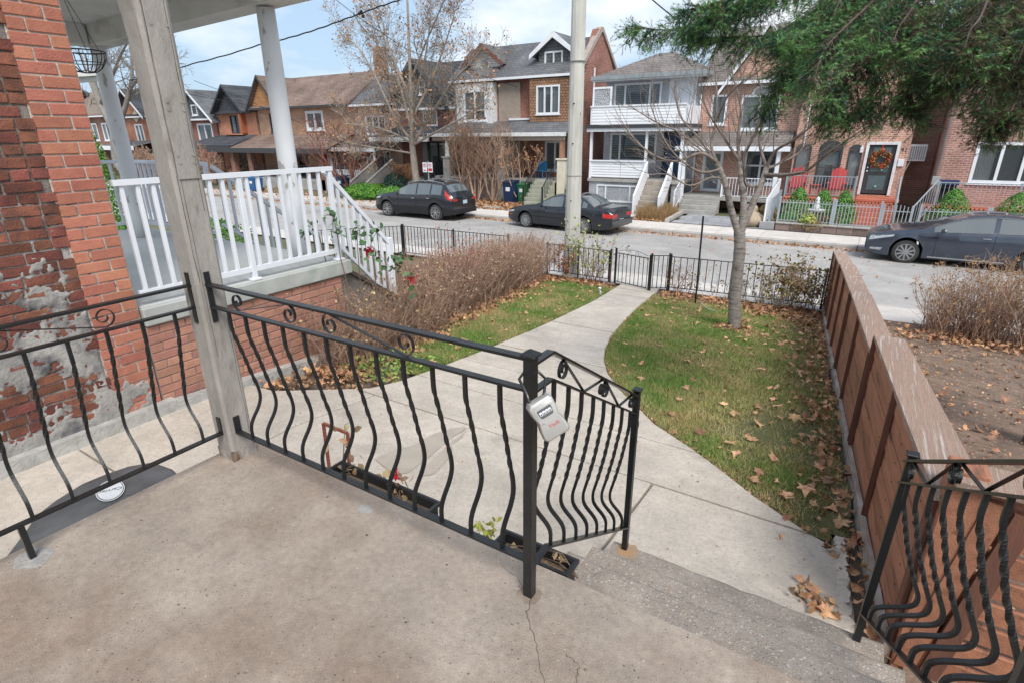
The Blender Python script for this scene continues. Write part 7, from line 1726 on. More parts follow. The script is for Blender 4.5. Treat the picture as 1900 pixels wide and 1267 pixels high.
win(H, -38.0, -35.9, 1.75, 3.05, YW, n=2, fw=.07, m=CHAR, weights=[1,2]); win(H, -34.0, -32.2, 1.85, 3.1, YW, n=2, fw=.18); win(H, -37.2, -34.3, -1.2, .5, YW, n=3, fw=.08, m=CHAR); win(H, -32.2, -30.6, -1.0, .5, YW, n=2, fw=.09)
q = MB(); q.add([(-42.2,24.6,.70),(-29.2,24.6,.70),(-29.4,YW-.02,1.6),(-39.3,YW-.02,1.6)], [(0,1,2,3)]); q.add([(-42.2,24.6,.45),(-29.2,24.6,.45),(-29.4,YW-.02,.45),(-39.3,YW-.02,.45)], [(3,2,1,0)]); q.build('porch_roof', SH_brown, H); MB().box(-42.2,-29.2,24.5,24.59,.42,.74).build('gutter', CHAR, H)
for x in (-39.9,-37.8,-30.2): MB().bbox(x-.2,x+.2,24.9,25.3,-1.9,.44,.02).build('pier', BK_brown, H)
MB().box(-40.4,-29.6,24.9,YW-.01,-1.9,-1.2).build('porch_slab', CONCG, H); bars(H, (-37.4,24.95,-1.2), (-30.4,24.95,-1.2), 40, .08, .85, IRON, posts=(0,1)); MB().bbox(-35.6,-35.0,26.6,27.0,-1.2,-.2,.02).build('cabinet', mat('orange_wood', (.45,.20,.06), rough=.6), H)

H = empty('dark_roofed_house', (-42,27,-1.7), 'orange brick house with steep dark shingle gables left of the brown roof', 'house')
q = MB(); wall_holes(q, -44.6, -39.6, -1.8, 3.2, YW, YW+.25, [(-42.9,-41.3,1.7,3.0),(-42.6,-40.4,-1.2,.4)]); q.build('front_wall', BK_orange, H); MB().box(-44.4,-39.8,YW+.7,32,-1.8,3.1).build('interior', DARK, H)
MB().box(-43.4,-41.0,26.8,YW,1.6,1.7).build('bay_base', BK_orange, H); MB().bbox(-41.22,-40.9,26.8,YW,1.7,3.1,.01).build('bay_side', mat('rust_panel', (.40,.13,.06), rough=.6), H)
gable_roof_y(H, -42.2, 2.0, 26.5, 31, 3.1, 5.0, SH_blue, trim=CHAR); gable_roof_x(H, -44.6, -39.5, 26.8, 3.15, 30, 5.1, 33, SH_blue, fascia=CHAR)
q = MB(); q.xz([(-44.0,3.15),(-40.4,3.15),(-42.2,4.9)], 26.9, 27.3); q.build('gable', SH_blue, H); win(H, -42.9, -41.3, 1.7, 3.0, YW, n=2, fw=.07, m=CHAR, weights=[1,1.6]); win(H, -42.6, -40.4, -1.2, .4, YW, n=2, fw=.07, m=CHAR)
q = MB(); q.add([(-46.6,24.8,.85),(-39.6,24.8,.85),(-39.6,YW-.02,1.6),(-44.6,YW-.02,1.6)], [(0,1,2,3)]); q.add([(-46.6,24.8,.65),(-39.6,24.8,.65),(-39.6,YW-.02,.65),(-44.6,YW-.02,.65)], [(3,2,1,0)]); q.build('porch_roof', SH_blue, H); MB().box(-46.6,-39.6,24.7,24.79,.62,.9).build('gutter', CHAR, H)
for x in (-45.8,-41.8): MB().bbox(x-.18,x+.18,25,25.3,-1.9,.64,.02).build('pier', BK_brown, H)

H = empty('white_gabled_house', (-47,27,-1.7), 'red brick house with a white edged grey gable beside the timber post', 'house')
q = MB(); wall_holes(q, -50.2, -44.8, -1.8, 2.8, YW, YW+.25, [(-47.6,-45.5,1.1,2.5)]); q.build('front_wall', BK_red, H); MB().box(-50,-45,YW+.7,32,-1.8,2.7).build('interior', DARK, H); q = MB(); q.xz([(-49.6,2.8),(-44.6,2.8),(-47.1,4.85)], 26.9, 27.3); q.build('gable', SLATEW, H)
gable_roof_y(H, -47.1, 2.9, 26.5, 31, 2.5, 4.9, SH_grey, trim=WHITE); gable_roof_x(H, -50.4, -44.7, 26.8, 2.75, 30, 4.9, 33, SH_grey); win(H, -47.6, -45.5, 1.1, 2.5, YW, n=2, fw=.14); win(H, -47.4, -46.6, 3.1, 3.9, 26.89, n=1, fw=.1)
MB().box(-50.2,-45.4,24.9,YW-.01,-1.9,-1.2).build('porch_slab', CONCG, H)

H = empty('diamond_gable_house', (-58,27,-1.7), 'orange brick gabled house with a cream diamond below the peak, far left', 'house')
q = MB(); wall_holes(q, -60.5, -53.4, -1.8, 3.2, YW, YW+.25, [(-57.7,-56.3,1.0,2.6),(-57.5,-55.5,-1.2,.5)]); q.build('front_wall', BK_orange, H); q = MB(); q.xz([(-60.3,3.2),(-54.9,3.2),(-57.6,5.4)], YW-.02, YW+.2); q.build('gable', BK_orange, H); MB().box(-60.4,-53.5,YW+.7,32,-1.8,3.1).build('interior', DARK, H)
gable_roof_y(H, -57.6, 2.9, 26.6, 31, 3.0, 5.4, SH_blue, trim=WHITE); gable_roof_x(H, -60.6, -53.2, 26.9, 3.15, 30, 5.2, 33, SH_blue); win(H, -57.7, -56.3, 1.0, 2.6, YW, n=2, fw=.12); win(H, -57.5, -55.5, -1.2, .5, YW, n=1, fw=.12)
q = MB(); q.xz([(-57.0-.75,3.2),(-57.0,2.75),(-57.0+.75,3.2),(-57.0,3.75)], YW-.08, YW-.03); q.build('diamond_panel', CREAM, H)
q = MB(); q.add([(-60.0,24.8,.75),(-53.6,24.8,.75),(-53.6,YW-.02,1.2),(-59.6,YW-.02,1.2)], [(0,1,2,3)]); q.add([(-60.0,24.8,.5),(-53.6,24.8,.5),(-53.6,YW-.02,.5),(-59.6,YW-.02,.5)], [(3,2,1,0)]); q.build('porch_roof', SH_grey, H); MB().box(-60,-53.6,24.7,24.79,.45,.8).build('gutter', WHITE, H)
for x in (-59.6,-56.5,-53.9): MB().bbox(x-.2,x+.2,25,25.4,-1.9,.48,.02).build('pier', BK_brown, H)
MB().box(-53.2,-50.6,YW+1,32,-1.8,2.6).build('rear_wall', BK_brown, H)
H = empty('far_row_house', (-66,27,-1.7), 'brick house with dark upper balcony at the far left edge, behind the bare tree', 'house')
q = MB(); wall_holes(q, -72, -61, -1.8, 3.4, YW, YW+.25, [(-67,-65,1.2,2.8),(-64,-62.4,1.2,2.8),(-68,-63,-1.2,.4)]); q.build('front_wall', BK_brown, H); gable_roof_x(H, -72.2, -60.8, 26.8, 3.35, 30, 5.4, 33, SH_brown)
win(H, -67, -65, 1.2, 2.8, YW, n=2, fw=.12); win(H, -64, -62.4, 1.2, 2.8, YW, n=2, fw=.12); win(H, -68, -63, -1.2, .4, YW, n=3, fw=.12); MB().box(-71,-61.2,25.2,YW,.6,.8).build('balcony_floor', WHITEW, H); bars(H, (-70.5,25.3,.8), (-61.4,25.3,.8), 40, .1, .9, IRON)
q = MB(); q.xz([(-66.5,3.4),(-61.5,3.4),(-64,5.6)], 27.0, 27.3); q.build('gable', BEIGE, H)
# a nearer row beyond, closing the skyline behind
for (x0, x1, zt, lab) in ((-100,-73,4.2,'long brick terrace closing the street at the far left'),(10,30,5.2,'brick house continuing the row beyond the right edge')):
    H = empty('row_house', ((x0+x1)/2,28,-1.8), lab, 'house'); MB().box(x0,x1,27.2,33,-1.9,zt).build('wall', BK_brown, H); gable_roof_x(H, x0-.2, x1+.2, 26.8, zt, 30, zt+2, 33.4, SH_grey)
    for k in range(int((x1-x0)/3)): win(H, x0+.8+k*3, x0+2.0+k*3, 1.3, 2.7, 27.2, n=2, fw=.09)

# ================================================================ FRONT YARDS ACROSS THE STREET
e = empty('paved_drive', (-5.2,24,-1.85), 'grey paved parking pad with kerbstone in front of the gabled pink house', 'driveway')
for i in range(6):
    for j in range(4):
        q = MB(); x = -6.6+i*.56+(j%2)*.12; y = 22.55+j*.52; q.prism([(x,y,g(y)+.01),(x+.54,y,g(y)+.01),(x+.54,y+.50,g(y+.5)+.01),(x,y+.50,g(y+.5)+.01)], (0,0,.02)); q.build('paver', PLAST, e)
q = MB(); q.prism([(-6.85,22.5,-1.90),(-6.68,22.5,-1.90),(-6.68,24.7,-1.80),(-6.85,24.7,-1.80)], (0,0,.13)); q.build('kerbstone', KERB, e)
gp = struct(MB().prism([(-9.2,22.55,g(22.6)+.005),(-8.35,22.55,g(22.6)+.005),(-7.7,23.7,g(23.7)+.01),(-8.6,23.7,g(23.7)+.01)], (0,0,.02)).build('house_path', SIDEW))
gp = struct(MB().prism([(-14.8,22.55,g(22.6)+.005),(-13.9,22.55,g(22.6)+.005),(-13.4,23.95,g(23.9)+.01),(-14.4,23.95,g(23.9)+.01)], (0,0,.025)).build('house_path', SIDEW))
for x0, x1 in ((-17.6,-16.4),(-16.0,-15.0)): tag(MB().bbox(x0,x1,22.6,22.9,-1.92,-1.80,.02).build('stone_slab', CONCG), 'low stone slab edging among brown leaves, '+('left' if x0 < -17 else 'right')+' of the pair by the kerb', 'stone slab')
struct(sheet('far_lawn', -14.0, -12.2, 22.55, 25, .012, mat('leafy_grass', (.20,.22,.06), (.27,.23,.10), scale=3, rough=1, bump=.6)))
# ornamental grass mound in the strip by the drive
e = empty('ornamental_grass', (-7.8,23.3,-1.85), 'mound of dry golden ornamental grass beside the blue door steps', 'grass clump'); n_ = 2600; x = nrng.uniform(-8.2,-6.95,n_); y = 22.7+nrng.random(n_)*1.9; V, F, _ = stems(n_, np.stack([x,y,gv(y)],1), nrng.uniform(.25,.6,n_), .25, .008, 90, 3)
fast('blades', V, F, mat('golden_grass', (.40,.25,.13), (.33,.22,.10), scale=3, rough=.9, var='island', vamt=.35), e)['kind'] = 'stuff'
# silver picket fence with garden wall
e = empty('garden_wall', (-1,22.75,-1.9), 'low brown block garden wall with stone cap under the silver fence', 'wall')
for i in range(13):
    x = -2.75+i*.50
    if x > 3.6: break
    MB().bbox(x+.004,x+.496,22.65,22.9,-1.92,-1.66,.012).build('block', mat('wall_block', (.26,.19,.17), (.20,.15,.135), scale=6, rough=.95, bump=.8, var='object', vamt=.2), e); MB().bbox(x+.003,x+.497,22.60,22.95,-1.658,-1.60,.012).build('capstone', CONCG, e)
MB().bbox(-3.3,-2.78,22.62,22.95,-1.92,-1.62,.02).build('end_block', PLAST, e)
def picket(x0, x1, y, z0, n, label, arch=None):
    e = empty('picket_fence', ((x0+x1)/2,y,z0), label, 'fence', 'silver picket fences')
    q = MB(); q.bar((x0,y,z0+.70),(x1,y,z0+.70),.03,.025); q.bar((x0,y,z0+.06),(x1,y,z0+.06),.03,.025); q.build('rail', GREYR, e)
    q = MB(); q.add([(-.012,-.012,.02),(.012,-.012,.02),(.012,.012,.02),(-.012,.012,.02),(-.012,-.012,.80),(.012,-.012,.80),(.012,.012,.80),(-.012,.012,.80),(0,0,.88),(-.024,0,.80),(.024,0,.80)], [(0,1,5,4),(1,2,6,5),(2,3,7,6),(3,0,4,7),(9,10,8),(10,9,8)])
    me = bpy.data.meshes.new('picket'); me.from_pydata(q.v, [], q.f); me.materials.append(GREYR)
    for i in range(n):
        t = (i+.5)/n; o = place_mesh('picket', me, e, (x0+(x1-x0)*t, y, z0))
        if arch: o.scale = (1,1,1+arch*math.sin(math.pi*t))
    for x in (x0,x1-.073): q = MB(); q.bbox(x,x+.07,y-.035,y+.035,z0-.2,z0+.90,.006); q.build('post', GREYR, e)
    return e
picket(-2.75, -.95, 22.78, -1.60, 17, 'left panel of the silver picket fence on the low block wall'); picket(-.95, .48, 22.78, -1.62, 14, 'silver picket fence panel in front of the red steps')
picket(.48, 1.35, 22.8, -1.72, 8, 'arched silver picket gate beside the dark passage', arch=.15); picket(1.5, 3.3, 22.8, -1.66, 16, 'silver picket fence panel behind the grey sedan roof'); picket(3.3, 5.4, 22.8, -1.66, 18, 'rightmost silver picket fence panel, by the clipped bushes'); picket(5.4, 8.0, 22.8, -1.66, 22, 'silver picket fence panel running out of the right edge')
q = MB(); e = empty('picket_fence', (-3.05,23.6,-1.8), 'grey metal railing running back from the street beside the wrapped bush', 'fence', 'silver picket fences'); bars(e, (-3.0,22.8,-1.72), (-3.0,25.0,-1.6), 18, .06, .9, GREYR, posts=(0,1))
# evergreen bushes
def clipped(label, x, y, w_, h, cone=.0, seed=0, m=None, name='evergreen_bush', zb=None, n=5200, cat='bush', group='clipped evergreen bushes', ls=.05, lobes=0):
    zb = g(y) if zb is None else zb; e = empty(name, (x,y,zb), label, cat, group); r_ = np.random.default_rng(seed)
    MB().tube([(x,y,zb-.05),(x,y,zb+h*.5)], .03, n=5).build('stem', STEMB, e)
    u = r_.random(n); a = r_.uniform(0,6.283,n); zz_ = u
    prof = (np.sqrt(np.clip(1-(2*zz_-.75)**2/1.6,0,1)) if not cone else (1-zz_)**.6*(.62+.5*np.minimum(1,zz_*5)))
    rr_ = prof*(r_.random(n)**.22)*(1+.10*np.sin(a*5+zz_*11+seed)+.08*np.sin(a*9-zz_*17)); P = np.stack([x+w_*rr_*np.cos(a), y+w_*rr_*np.sin(a), zb+.02+h*zz_],1)
    nn = np.stack([np.cos(a),np.sin(a),np.full(n,.6)],1)+r_.normal(0,.5,(n,3)); V, F = leaf_arrays(P+r_.normal(0,.012,P.shape), r_.uniform(.6,1.3,n)*ls, nn, r_.uniform(0,6.28,n)); fast('foliage', V, F, m or EVG, e)['kind'] = 'stuff'; return e
EVG = mat('yew_green', (.075,.20,.035), (.12,.27,.05), scale=2.2, rough=.7, var='island', vamt=.45, hue=.02); CEDG = mat('cedar_green', (.06,.20,.02), (.13,.28,.03), scale=2, rough=.7, var='island', vamt=.4)
for i, (x, y, w_, h) in enumerate(((-2.25,24.2,.66,1.32),(-1.42,24.3,.56,1.25),(-.72,24.1,.56,1.28))): clipped(['rounded green bush, leftmost of three before the red chairs','rounded green bush, middle one of three before the red chairs','rounded green bush, nearest of three to the terracotta steps'][i], x, y, w_, h, cone=1, seed=i)
clipped('clipped conical bush right of the picket gate, behind the sedan', 2.45, 24.0, .80, 1.5, cone=1, seed=5); clipped('clipped conical bush beside the right picket fence under the big window', 4.1, 23.9, .95, 1.45, cone=1, seed=6); clipped('low spreading green bush at the right edge behind the fence', 5.5, 23.8, .8, .85, seed=7, group=None)
clipped('small variegated bush inside the picket fence, yellow and green', -1.6, 23.4, .9, .5, seed=8, m=OLIV, group=None); clipped('low green bush inside the left end of the picket fence', -2.35, 23.3, .45, .5, seed=9, group=None); clipped('bronze bush left of the picket fence', -3.25, 23.9, .35, .7, seed=10, m=OLIV, group=None)
clipped('yellow green leafy clump at the foot of the picket fence', -1.7, 22.95, .35, .3, seed=11, m=YGL, zb=-1.6, n=700, group=None, ls=.09)
clipped('narrow bright green cedar beside the far left white railing', -13.8, 5.5, .55, 2.9, cone=1, seed=12, m=CEDG, zb=-1.05, n=9000, name='cedar', cat='tree', group=None)
clipped('low leafy green hedge seen through the neighbour railing', -11.2, 6.2, .9, 1.0, seed=13, m=EVG, zb=-1.1, n=6000, group=None, ls=.05, name='garden_bush')
clipped('spreading bright green juniper in front of the red stemmed tree', -24.6, 23.4, 1.5, .75, seed=14, m=CEDG, n=7000, group=None, ls=.10, name='juniper'); clipped('second lower juniper clump by the stone edging', -22.7, 23.4, 1.0, .6, seed=15, m=EVG, n=4000, group=None, ls=.10, name='juniper')
clipped('dark blue green shrub beside the grey wooden stairs', -23.6, 24.6, .75, 1.2, seed=16, m=mat('blue_spruce', (.03,.08,.06), (.05,.10,.075), rough=.7, var='island', vamt=.4), n=3500, group=None, ls=.09, name='shrub', cat='shrub')
# burlap wrapped bush
BUR = mat('burlap', (.42,.34,.25), (.34,.27,.195), scale=9, rough=1, bump=1, bscale=60)
e = empty('wrapped_bush', (-3.6,22.9,-1.9), 'low rounded bush wrapped in tan burlap beside the block wall', 'wrapped bush'); q = MB(); rr = random.Random(2)
def lump(c, r_, h, nm):
    vs = []; fs = []; n = 18; m_ = 9
    for i in range(m_):
        t = i/(m_-1); 
        for k in range(n):
            a = k*2*math.pi/n; w_ = r_*math.sin(math.pi*(.12+.86*t))**.7*(1+.07*math.sin(a*6+t*9)+.1*mnoise.noise(Vector((math.cos(a)*2,math.sin(a)*2,t*3+c[0])))); vs.append((c[0]+w_*math.cos(a),c[1]+w_*math.sin(a),c[2]+h*t))
    for i in range(m_-1):
        for k in range(n): fs.append((i*n+k,i*n+(k+1)%n,(i+1)*n+(k+1)%n,(i+1)*n+k))
    fs.append(tuple(range((m_-1)*n,m_*n))); q = MB(); q.add(vs, fs); return q.build(nm, BUR, e, smooth=True)
lump((-3.62,22.95,-1.9), .42, .62, 'wrapping'); lump((-3.75,23.2,-1.45), .26, .42, 'wrapping_top')
# statue / fountain between bushes
e = empty('garden_fountain', (-1.15,23.7,-1.8), 'small white carved garden statue between the green bushes', 'statue'); q = MB(); q.lathe((-1.55,23.5,-1.8),[(.16,0),(.1,.1),(.08,.45),(.26,.55),(.3,.62)],14); q.build('pedestal', WHITEW, e); q = MB(); q.lathe((-1.55,23.5,-1.17),[(.1,0),(.12,.1),(.07,.22),(.09,.3),(.05,.42),(0,.46)],10); q.build('figure', WHITEW, e, smooth=True)

# bins
def bin_(x, y, label, c, w_=.56, h=1.0):
    z = g(y); e = empty('wheelie_bin', (x,y,z), label, 'bin', 'wheelie bins'); a = w_/2
    q = MB(); vs = [(x-a*.78,y-a*.8,z+.04),(x+a*.78,y-a*.8,z+.04),(x+a*.78,y+a*.8,z+.04),(x-a*.78,y+a*.8,z+.04),(x-a,y-a,z+h*.9),(x+a,y-a,z+h*.9),(x+a,y+a,z+h*.9),(x-a,y+a,z+h*.9)]; q.add(vs, [(0,3,2,1),(0,1,5,4),(1,2,6,5),(2,3,7,6),(3,0,4,7)]); q.build('body', c, e)
    q = MB(); q.prism([(x-a*1.05,y-a*1.1,z+h*.9),(x+a*1.05,y-a*1.1,z+h*.9),(x+a*1.05,y+a*1.15,z+h*.97),(x-a*1.05,y+a*1.15,z+h*.97)], (0,0,.05)); q.build('lid', c, e)
    for s_ in (-1,1): q = MB(); q.tube([(x+s_*a*.8-.02,y+a*.85,z+.1),(x+s_*a*.8+.02,y+a*.85,z+.1)], .1, n=12); q.build('wheel', RUBBER, e)
    q = MB(); q.box(x-.12,x+.12,y-a*.95-.012,y-a*.9,z+h*.55,z+h*.72); q.build('sticker', WHITE, e)
NAVY = mat('navy_plastic', (.012,.03,.085), (.014,.032,.08), rough=.45); GRNB = mat('green_plastic', (.025,.16,.06), (.03,.15,.06), rough=.45)
bin_(-15.55, 24.55, 'dark blue wheelie bin, left of the green one before the brick porch', NAVY, .62, 1.12); bin_(-14.98, 24.9, 'green wheelie bin just right of the large blue bin', GRNB, .5, .98); bin_(-12.35, 25.2, 'green bin squeezed between the brick gable wall and the white porch', GRNB, .5, 1.0)
bin_(-27.8, 24.4, 'dark blue bin left of the red stemmed tree', NAVY, .6, 1.0); bin_(-26.6, 25.0, 'black bin under the red stemmed tree', BLACKP, .9, 1.0); bin_(-34.5, 22.9, 'blue recycling bin seen through the white balusters', mat('bright_blue_plastic', (.02,.12,.32), rough=.5), .7, .9)

# parking signs on a steel post
e = empty('parking_sign', (-20.1,23.0,-1.9), 'grey steel post carrying two white parking signs in front of the street tree', 'sign'); sx_, sy2 = -19.72, 23.1
MB().cyl((sx_,sy2,-1.95),(sx_,sy2,.22),.035,n=8).build('post', mat('steel_post', (.32,.35,.37), rough=.5, metal=.4), e)
for (x0, x1, nm, col_) in ((sx_-.33,sx_-.05,'no_parking_sign',None),(sx_+.02,sx_+.33,'no_stopping_sign',1)):
    z0, z1 = -.33, .16; s1 = MB().bbox(x0,x1,sy2-.06,sy2-.045,z0,z1,.004).build('sign_plate', WHITE, e); xc = (x0+x1)/2; zc = z0+.34
    q = MB(); q.tube([(xc+.09*math.cos(a),sy2-.064,zc+.09*math.sin(a)) for a in np.linspace(0,2*math.pi,20)], .012, n=4, cap=False); q.bar((xc-.06,sy2-.066,zc+.06),(xc+.06,sy2-.066,zc-.06),.006,.016); q.build('symbol', RED, s1)
    text('lettering', 'P', .13, DARK, s1, Matrix.Translation(Vector((xc,sy2-.063,zc))-wloc(s1))@Matrix.Rotation(R(90),4,'X'), .001)
    q = MB(); q.box(x0+.03,x1-.03,sy2-.064,sy2-.061,z0+.06,z0+.20) if col_ else q.box(x0+.05,x1-.05,sy2-.064,sy2-.061,z0+.07,z0+.12); q.build('text_band', RED, s1)

# overhead wires
WIRE = mat('cable_black', (.015,.015,.016), rough=.7)
def wire(label, pts, r_, n=5, wav=0):
    P = [Vector(p) for p in pts]; out_ = []
    for i in range(len(P)-1):
        for k in range(10):
            t = k/10; p = P[i].lerp(P[i+1], t); p.z -= .25*(P[i+1]-P[i]).length/12*4*t*(1-t)*.4; 
            if wav: p.z += wav*math.sin((i*10+k)*1.9)
            out_.append(p)
    out_.append(P[-1]); q = MB(); q.tube(out_, r_, n); return tag(q.build('overhead_wire', WIRE, smooth=True), label, 'wire', 'overhead wires')
wire('thick twisted black service cable sweeping up across the sky past the round column', [atY(240,150,16), atY(357,119,16.5), atY(480,84,17), atY(560,64,17.5), atY(640,36,18), atY(700,14,18.6), atY(775,-12,19)], .026, 6, .012)
wire('thin wire running from the upper right down behind the timber post', [atY(360,150,24), atY(450,182,25), atY(560,230,26)], .016); wire('thin wire crossing the upper right sky towards the spruce', [atY(1190,-18,14), atY(1270,48,13)], .014); wire('thin short wire at the top left of the street tree', [atY(600,-20,18), atY(655,25,18), atY(680,60,23)], .012)
wire('faint wire passing in front of the big brick house roof', [atY(655,25,18.2), atY(760,95,22), atY(960,162,26.5)], .012); wire('pale phone wire crossing behind the far left column', [atY(195,135,20), atY(300,165,22), atY(520,205,26.5)], .014); wire('lower of two wires in front of the dark roofed house', [atY(360,170,22), atY(480,208,25), atY(540,225,26.5)], .012)
q = MB(); c_ = atY(668,27,18.2)
for k in range(5): q.lathe((c_.x+rng.uniform(-.25,.25),c_.y,c_.z+rng.uniform(-.12,.12)-.05),[(0,0),(.05,.02),(.06,.06),(.03,.11),(0,.12)],8)
q.build('wire_splice', WIRE, [o for o in COL.objects if o.get('label','').startswith('thick twisted')][0])
# ================================================================ PARKED CARS
ALLOY = mat('alloy_wheel', (.42,.43,.44), rough=.32, metal=.7); CHROME = mat('chrome_trim', (.62,.64,.66), rough=.2, metal=.85)
HEADL = mat('headlight_glass', (.50,.53,.55), (.30,.32,.34), scale=18, rough=.15, spec=.8); TAILR = mat('tail_light_red', (.50,.02,.015), (.38,.015,.01), scale=12, rough=.2, spec=.8)
AMBER = mat('amber_light', (.55,.18,.02), rough=.3); CLAD = mat('dark_cladding', (.014,.015,.017), rough=.6); PLATEM = mat('plate_blue_white', (.30,.42,.55), (.55,.6,.65), scale=30, rough=.5)
def car(name, label, loc, rz, paint, S, spokes='five', clad=None, chrome=True, roof_rails=False):
    L, W, H = S['L'], S['W']/2, S['H']; rw = S['rw']; xf = S['xf']; xr_ = xf+S['wb']; Rr = rw+.055
    tx, tz = zip(*S['top']); bx_, bz_ = zip(*S['belt'])
    e = empty(name, loc, label, 'car', None, rz)
    def wid(x): 
        a = max(0, 1-x/.75); b_ = max(0, 1-(L-x)/.65); return W*(1-.20*a**2.2-.17*b_**2.2)
    def sm(x, xs, zs): return sum(float(np.interp(x+d, xs, zs)) for d in (-.07,-.035,0,.035,.07))/5 if .07 < x < L-.07 else float(np.interp(x, xs, zs))
    def zbot(x):
        z = S['clr']+.09*max(0,1-x/.45)**2+.11*max(0,1-(L-x)/.5)**2
        for xw in (xf, xr_):
            if abs(x-xw) < Rr: z = max(z, rw+math.sqrt(Rr*Rr-(x-xw)**2))
        return z
    def sec(x):
        w_ = wid(x); zb = zbot(x); ze = sm(x, bx_, bz_); zt = max(sm(x, tx, tz), ze+.012); h = zt-ze; c_ = min(1, h/.42); zb = min(zb, ze-.04)
        zb0 = S['clr']
        return [(0,zb),(w_*.86,zb),(w_*.955,zb+.02),(w_*.99,max(zb+.03,zb0+.42*(ze-zb0))),(w_*1.0,max(zb+.035,zb0+.70*(ze-zb0))),(w_*.965,ze-.015),(w_*.93,ze+.004+.012*c_),
                (w_*(.90-.155*c_),ze+h*.84),(w_*(.80-.155*c_),ze+h*.95),(w_*.36,ze+h*.992),(0,zt)]
    xs = sorted(set([round(v,4) for v in list(np.linspace(0,L,74))+[xw+s_*Rr*math.sin(a) for xw in (xf,xr_) for s_ in (-1,1) for a in np.linspace(0,1.5707,8)]+[p[0] for p in S['cuts']]]))
    secs_ = [sec(x) for x in xs]; cx = S['origin']
    def P(x, y, z): return (cx-x, y, z)     # local +x is forward
    nP = len(secs_[0]); mats_ = {}
    V = [P(x, s_*y, z) for x, sc_ in zip(xs, secs_) for s_ in (1,-1) for y, z in sc_]
    def vi(i, s_, k): return (i*2+(0 if s_ > 0 else 1))*nP+k
    G = S['glass']; groups_ = {'body':[], 'side_window':[], 'windscreen':[], 'rear_window':[], 'cladding':[], 'roof':[]}
    for i in range(len(xs)-1):
        xm = (xs[i]+xs[i+1])/2; hgt = sm(xm, tx, tz)-sm(xm, bx_, bz_)
        for s_ in (1,-1):
            for k in range(nP-1):
                f = (vi(i,s_,k), vi(i+1,s_,k), vi(i+1,s_,k+1), vi(i,s_,k+1)); f = f if s_ > 0 else f[::-1]; nm = 'body'
                if k == 6 and any(a < xm < b_ for a, b_ in G['side']) and hgt > .10: nm = 'side_window'
                elif k >= 8 and G['front'][0] < xm < G['front'][1]: nm = 'windscreen'
                elif k >= 8 and G['rear'][0] < xm < G['rear'][1]: nm = 'rear_window'
                elif k <= (2 if clad else 0): nm = 'cladding'
                groups_[nm].append(f)
    for i in (0, len(xs)-1):
        for s_ in (1,-1):
            f = tuple(vi(i,s_,k) for k in range(nP)); groups_['body'].append(f if (s_ > 0) == (i == 0) else f[::-1])
    for nm, F in groups_.items():
        if not F: continue
        q = MB(); used = sorted(set(v for f in F for v in f)); mp_ = {v: j for j, v in enumerate(used)}
        q.add([V[v] for v in used], [tuple(mp_[v] for v in f)[::-1] for f in F])
        if nm == 'side_window':   # one pane per opening and side
            for s_ in (1,-1):
                for a, b_ in G['side']:
                    F2 = [f for f in F if V[f[0]][1]*s_ > 0 and a-.03 < cx-sum(V[v][0] for v in f)/4 < b_+.03]
                    if not F2: continue
                    used = sorted(set(v for f in F2 for v in f)); mp_ = {v: j for j, v in enumerate(used)}; q = MB()
                    q.add([V[v] for v in used], [tuple(mp_[v] for v in f)[::-1] for f in F2]); q.build(nm, CARGLASS, e, smooth=True, origin=(0,0,0))
            continue
        q.build(nm, paint if nm in ('body','roof') else (clad or CLAD) if nm == 'cladding' else CARGLASS, e, smooth=True, origin=(0,0,0), flat_angle=38)
    # surface patches: sample the section at x and height fraction
    def surf(x, z, s_=1, off=.004):
        sc_ = sec(x)[1:]; 
        for (ya, za), (yb, zb_) in zip(sc_[:-1], sc_[1:]):
            if za <= z <= zb_ or zb_ <= z <= za:
                t = (z-za)/(zb_-za+1e-9); return P(x, s_*(ya+(yb-ya)*t+off), z)
        return P(x, s_*(sc_[-1][0]+off), z)
    def patch(nm, m_, quad_fn, s_, nx=6, nz=3, off=.006, par=e):
        """quad_fn: (u,v)->(x,z)"""
        vs = [surf(*quad_fn(i/nx, j/nz), s_, off) for i in range(nx+1) for j in range(nz+1)]; q = MB()
        fs = [(i*(nz+1)+j, (i+1)*(nz+1)+j, (i+1)*(nz+1)+j+1, i*(nz+1)+j+1) for i in range(nx) for j in range(nz)]
        q.add(vs, fs if s_ < 0 else [f[::-1] for f in fs]); return q.build(nm, m_, par, origin=(0,0,0), smooth=True)
    def bil(a, b_, c_, d): return lambda u, v: tuple((a[k]*(1-u)+b_[k]*u)*(1-v)+(d[k]*(1-u)+c_[k]*u)*v for k in (0,1))
    for s_ in (1,-1):
        patch('headlight', HEADL, bil(*S['head']), s_); patch('tail_light', TAILR, bil(*S['tail']), s_)
        for extra in S.get('extra', []): patch(extra[0], extra[1], bil(*extra[2]), s_)
        # door seams
        for xd, za, zb_ in S['seams']:
            q = MB(); pts = [surf(xd+S.get('rake',0)*(z-za), z, s_, .003) for z in np.linspace(za, zb_, 9)]
            vs = []; fs = []
            for p in pts: vs += [(p[0]-.006,p[1],p[2]),(p[0]+.006,p[1],p[2])]
            for j in range(len(pts)-1): fs.append((2*j,2*j+1,2*j+3,2*j+2))
            q.add(vs, fs if s_ > 0 else [f[::-1] for f in fs]); q.build('door_seam', DARK, e, origin=(0,0,0))
        for xh, zh in S['handles']:
            q = MB(); a = Vector(surf(xh,zh,s_,.012)); b_ = Vector(surf(xh+.17,zh,s_,.012)); q.bar(a, b_, .02, .025); q.build('door_handle', paint if not chrome else CHROME, e, origin=(0,0,0))
        # mirror
        xm, zm = S['mirror']; p = Vector(surf(xm,zm,s_,0)); q = MB(); vs = []; fs = []
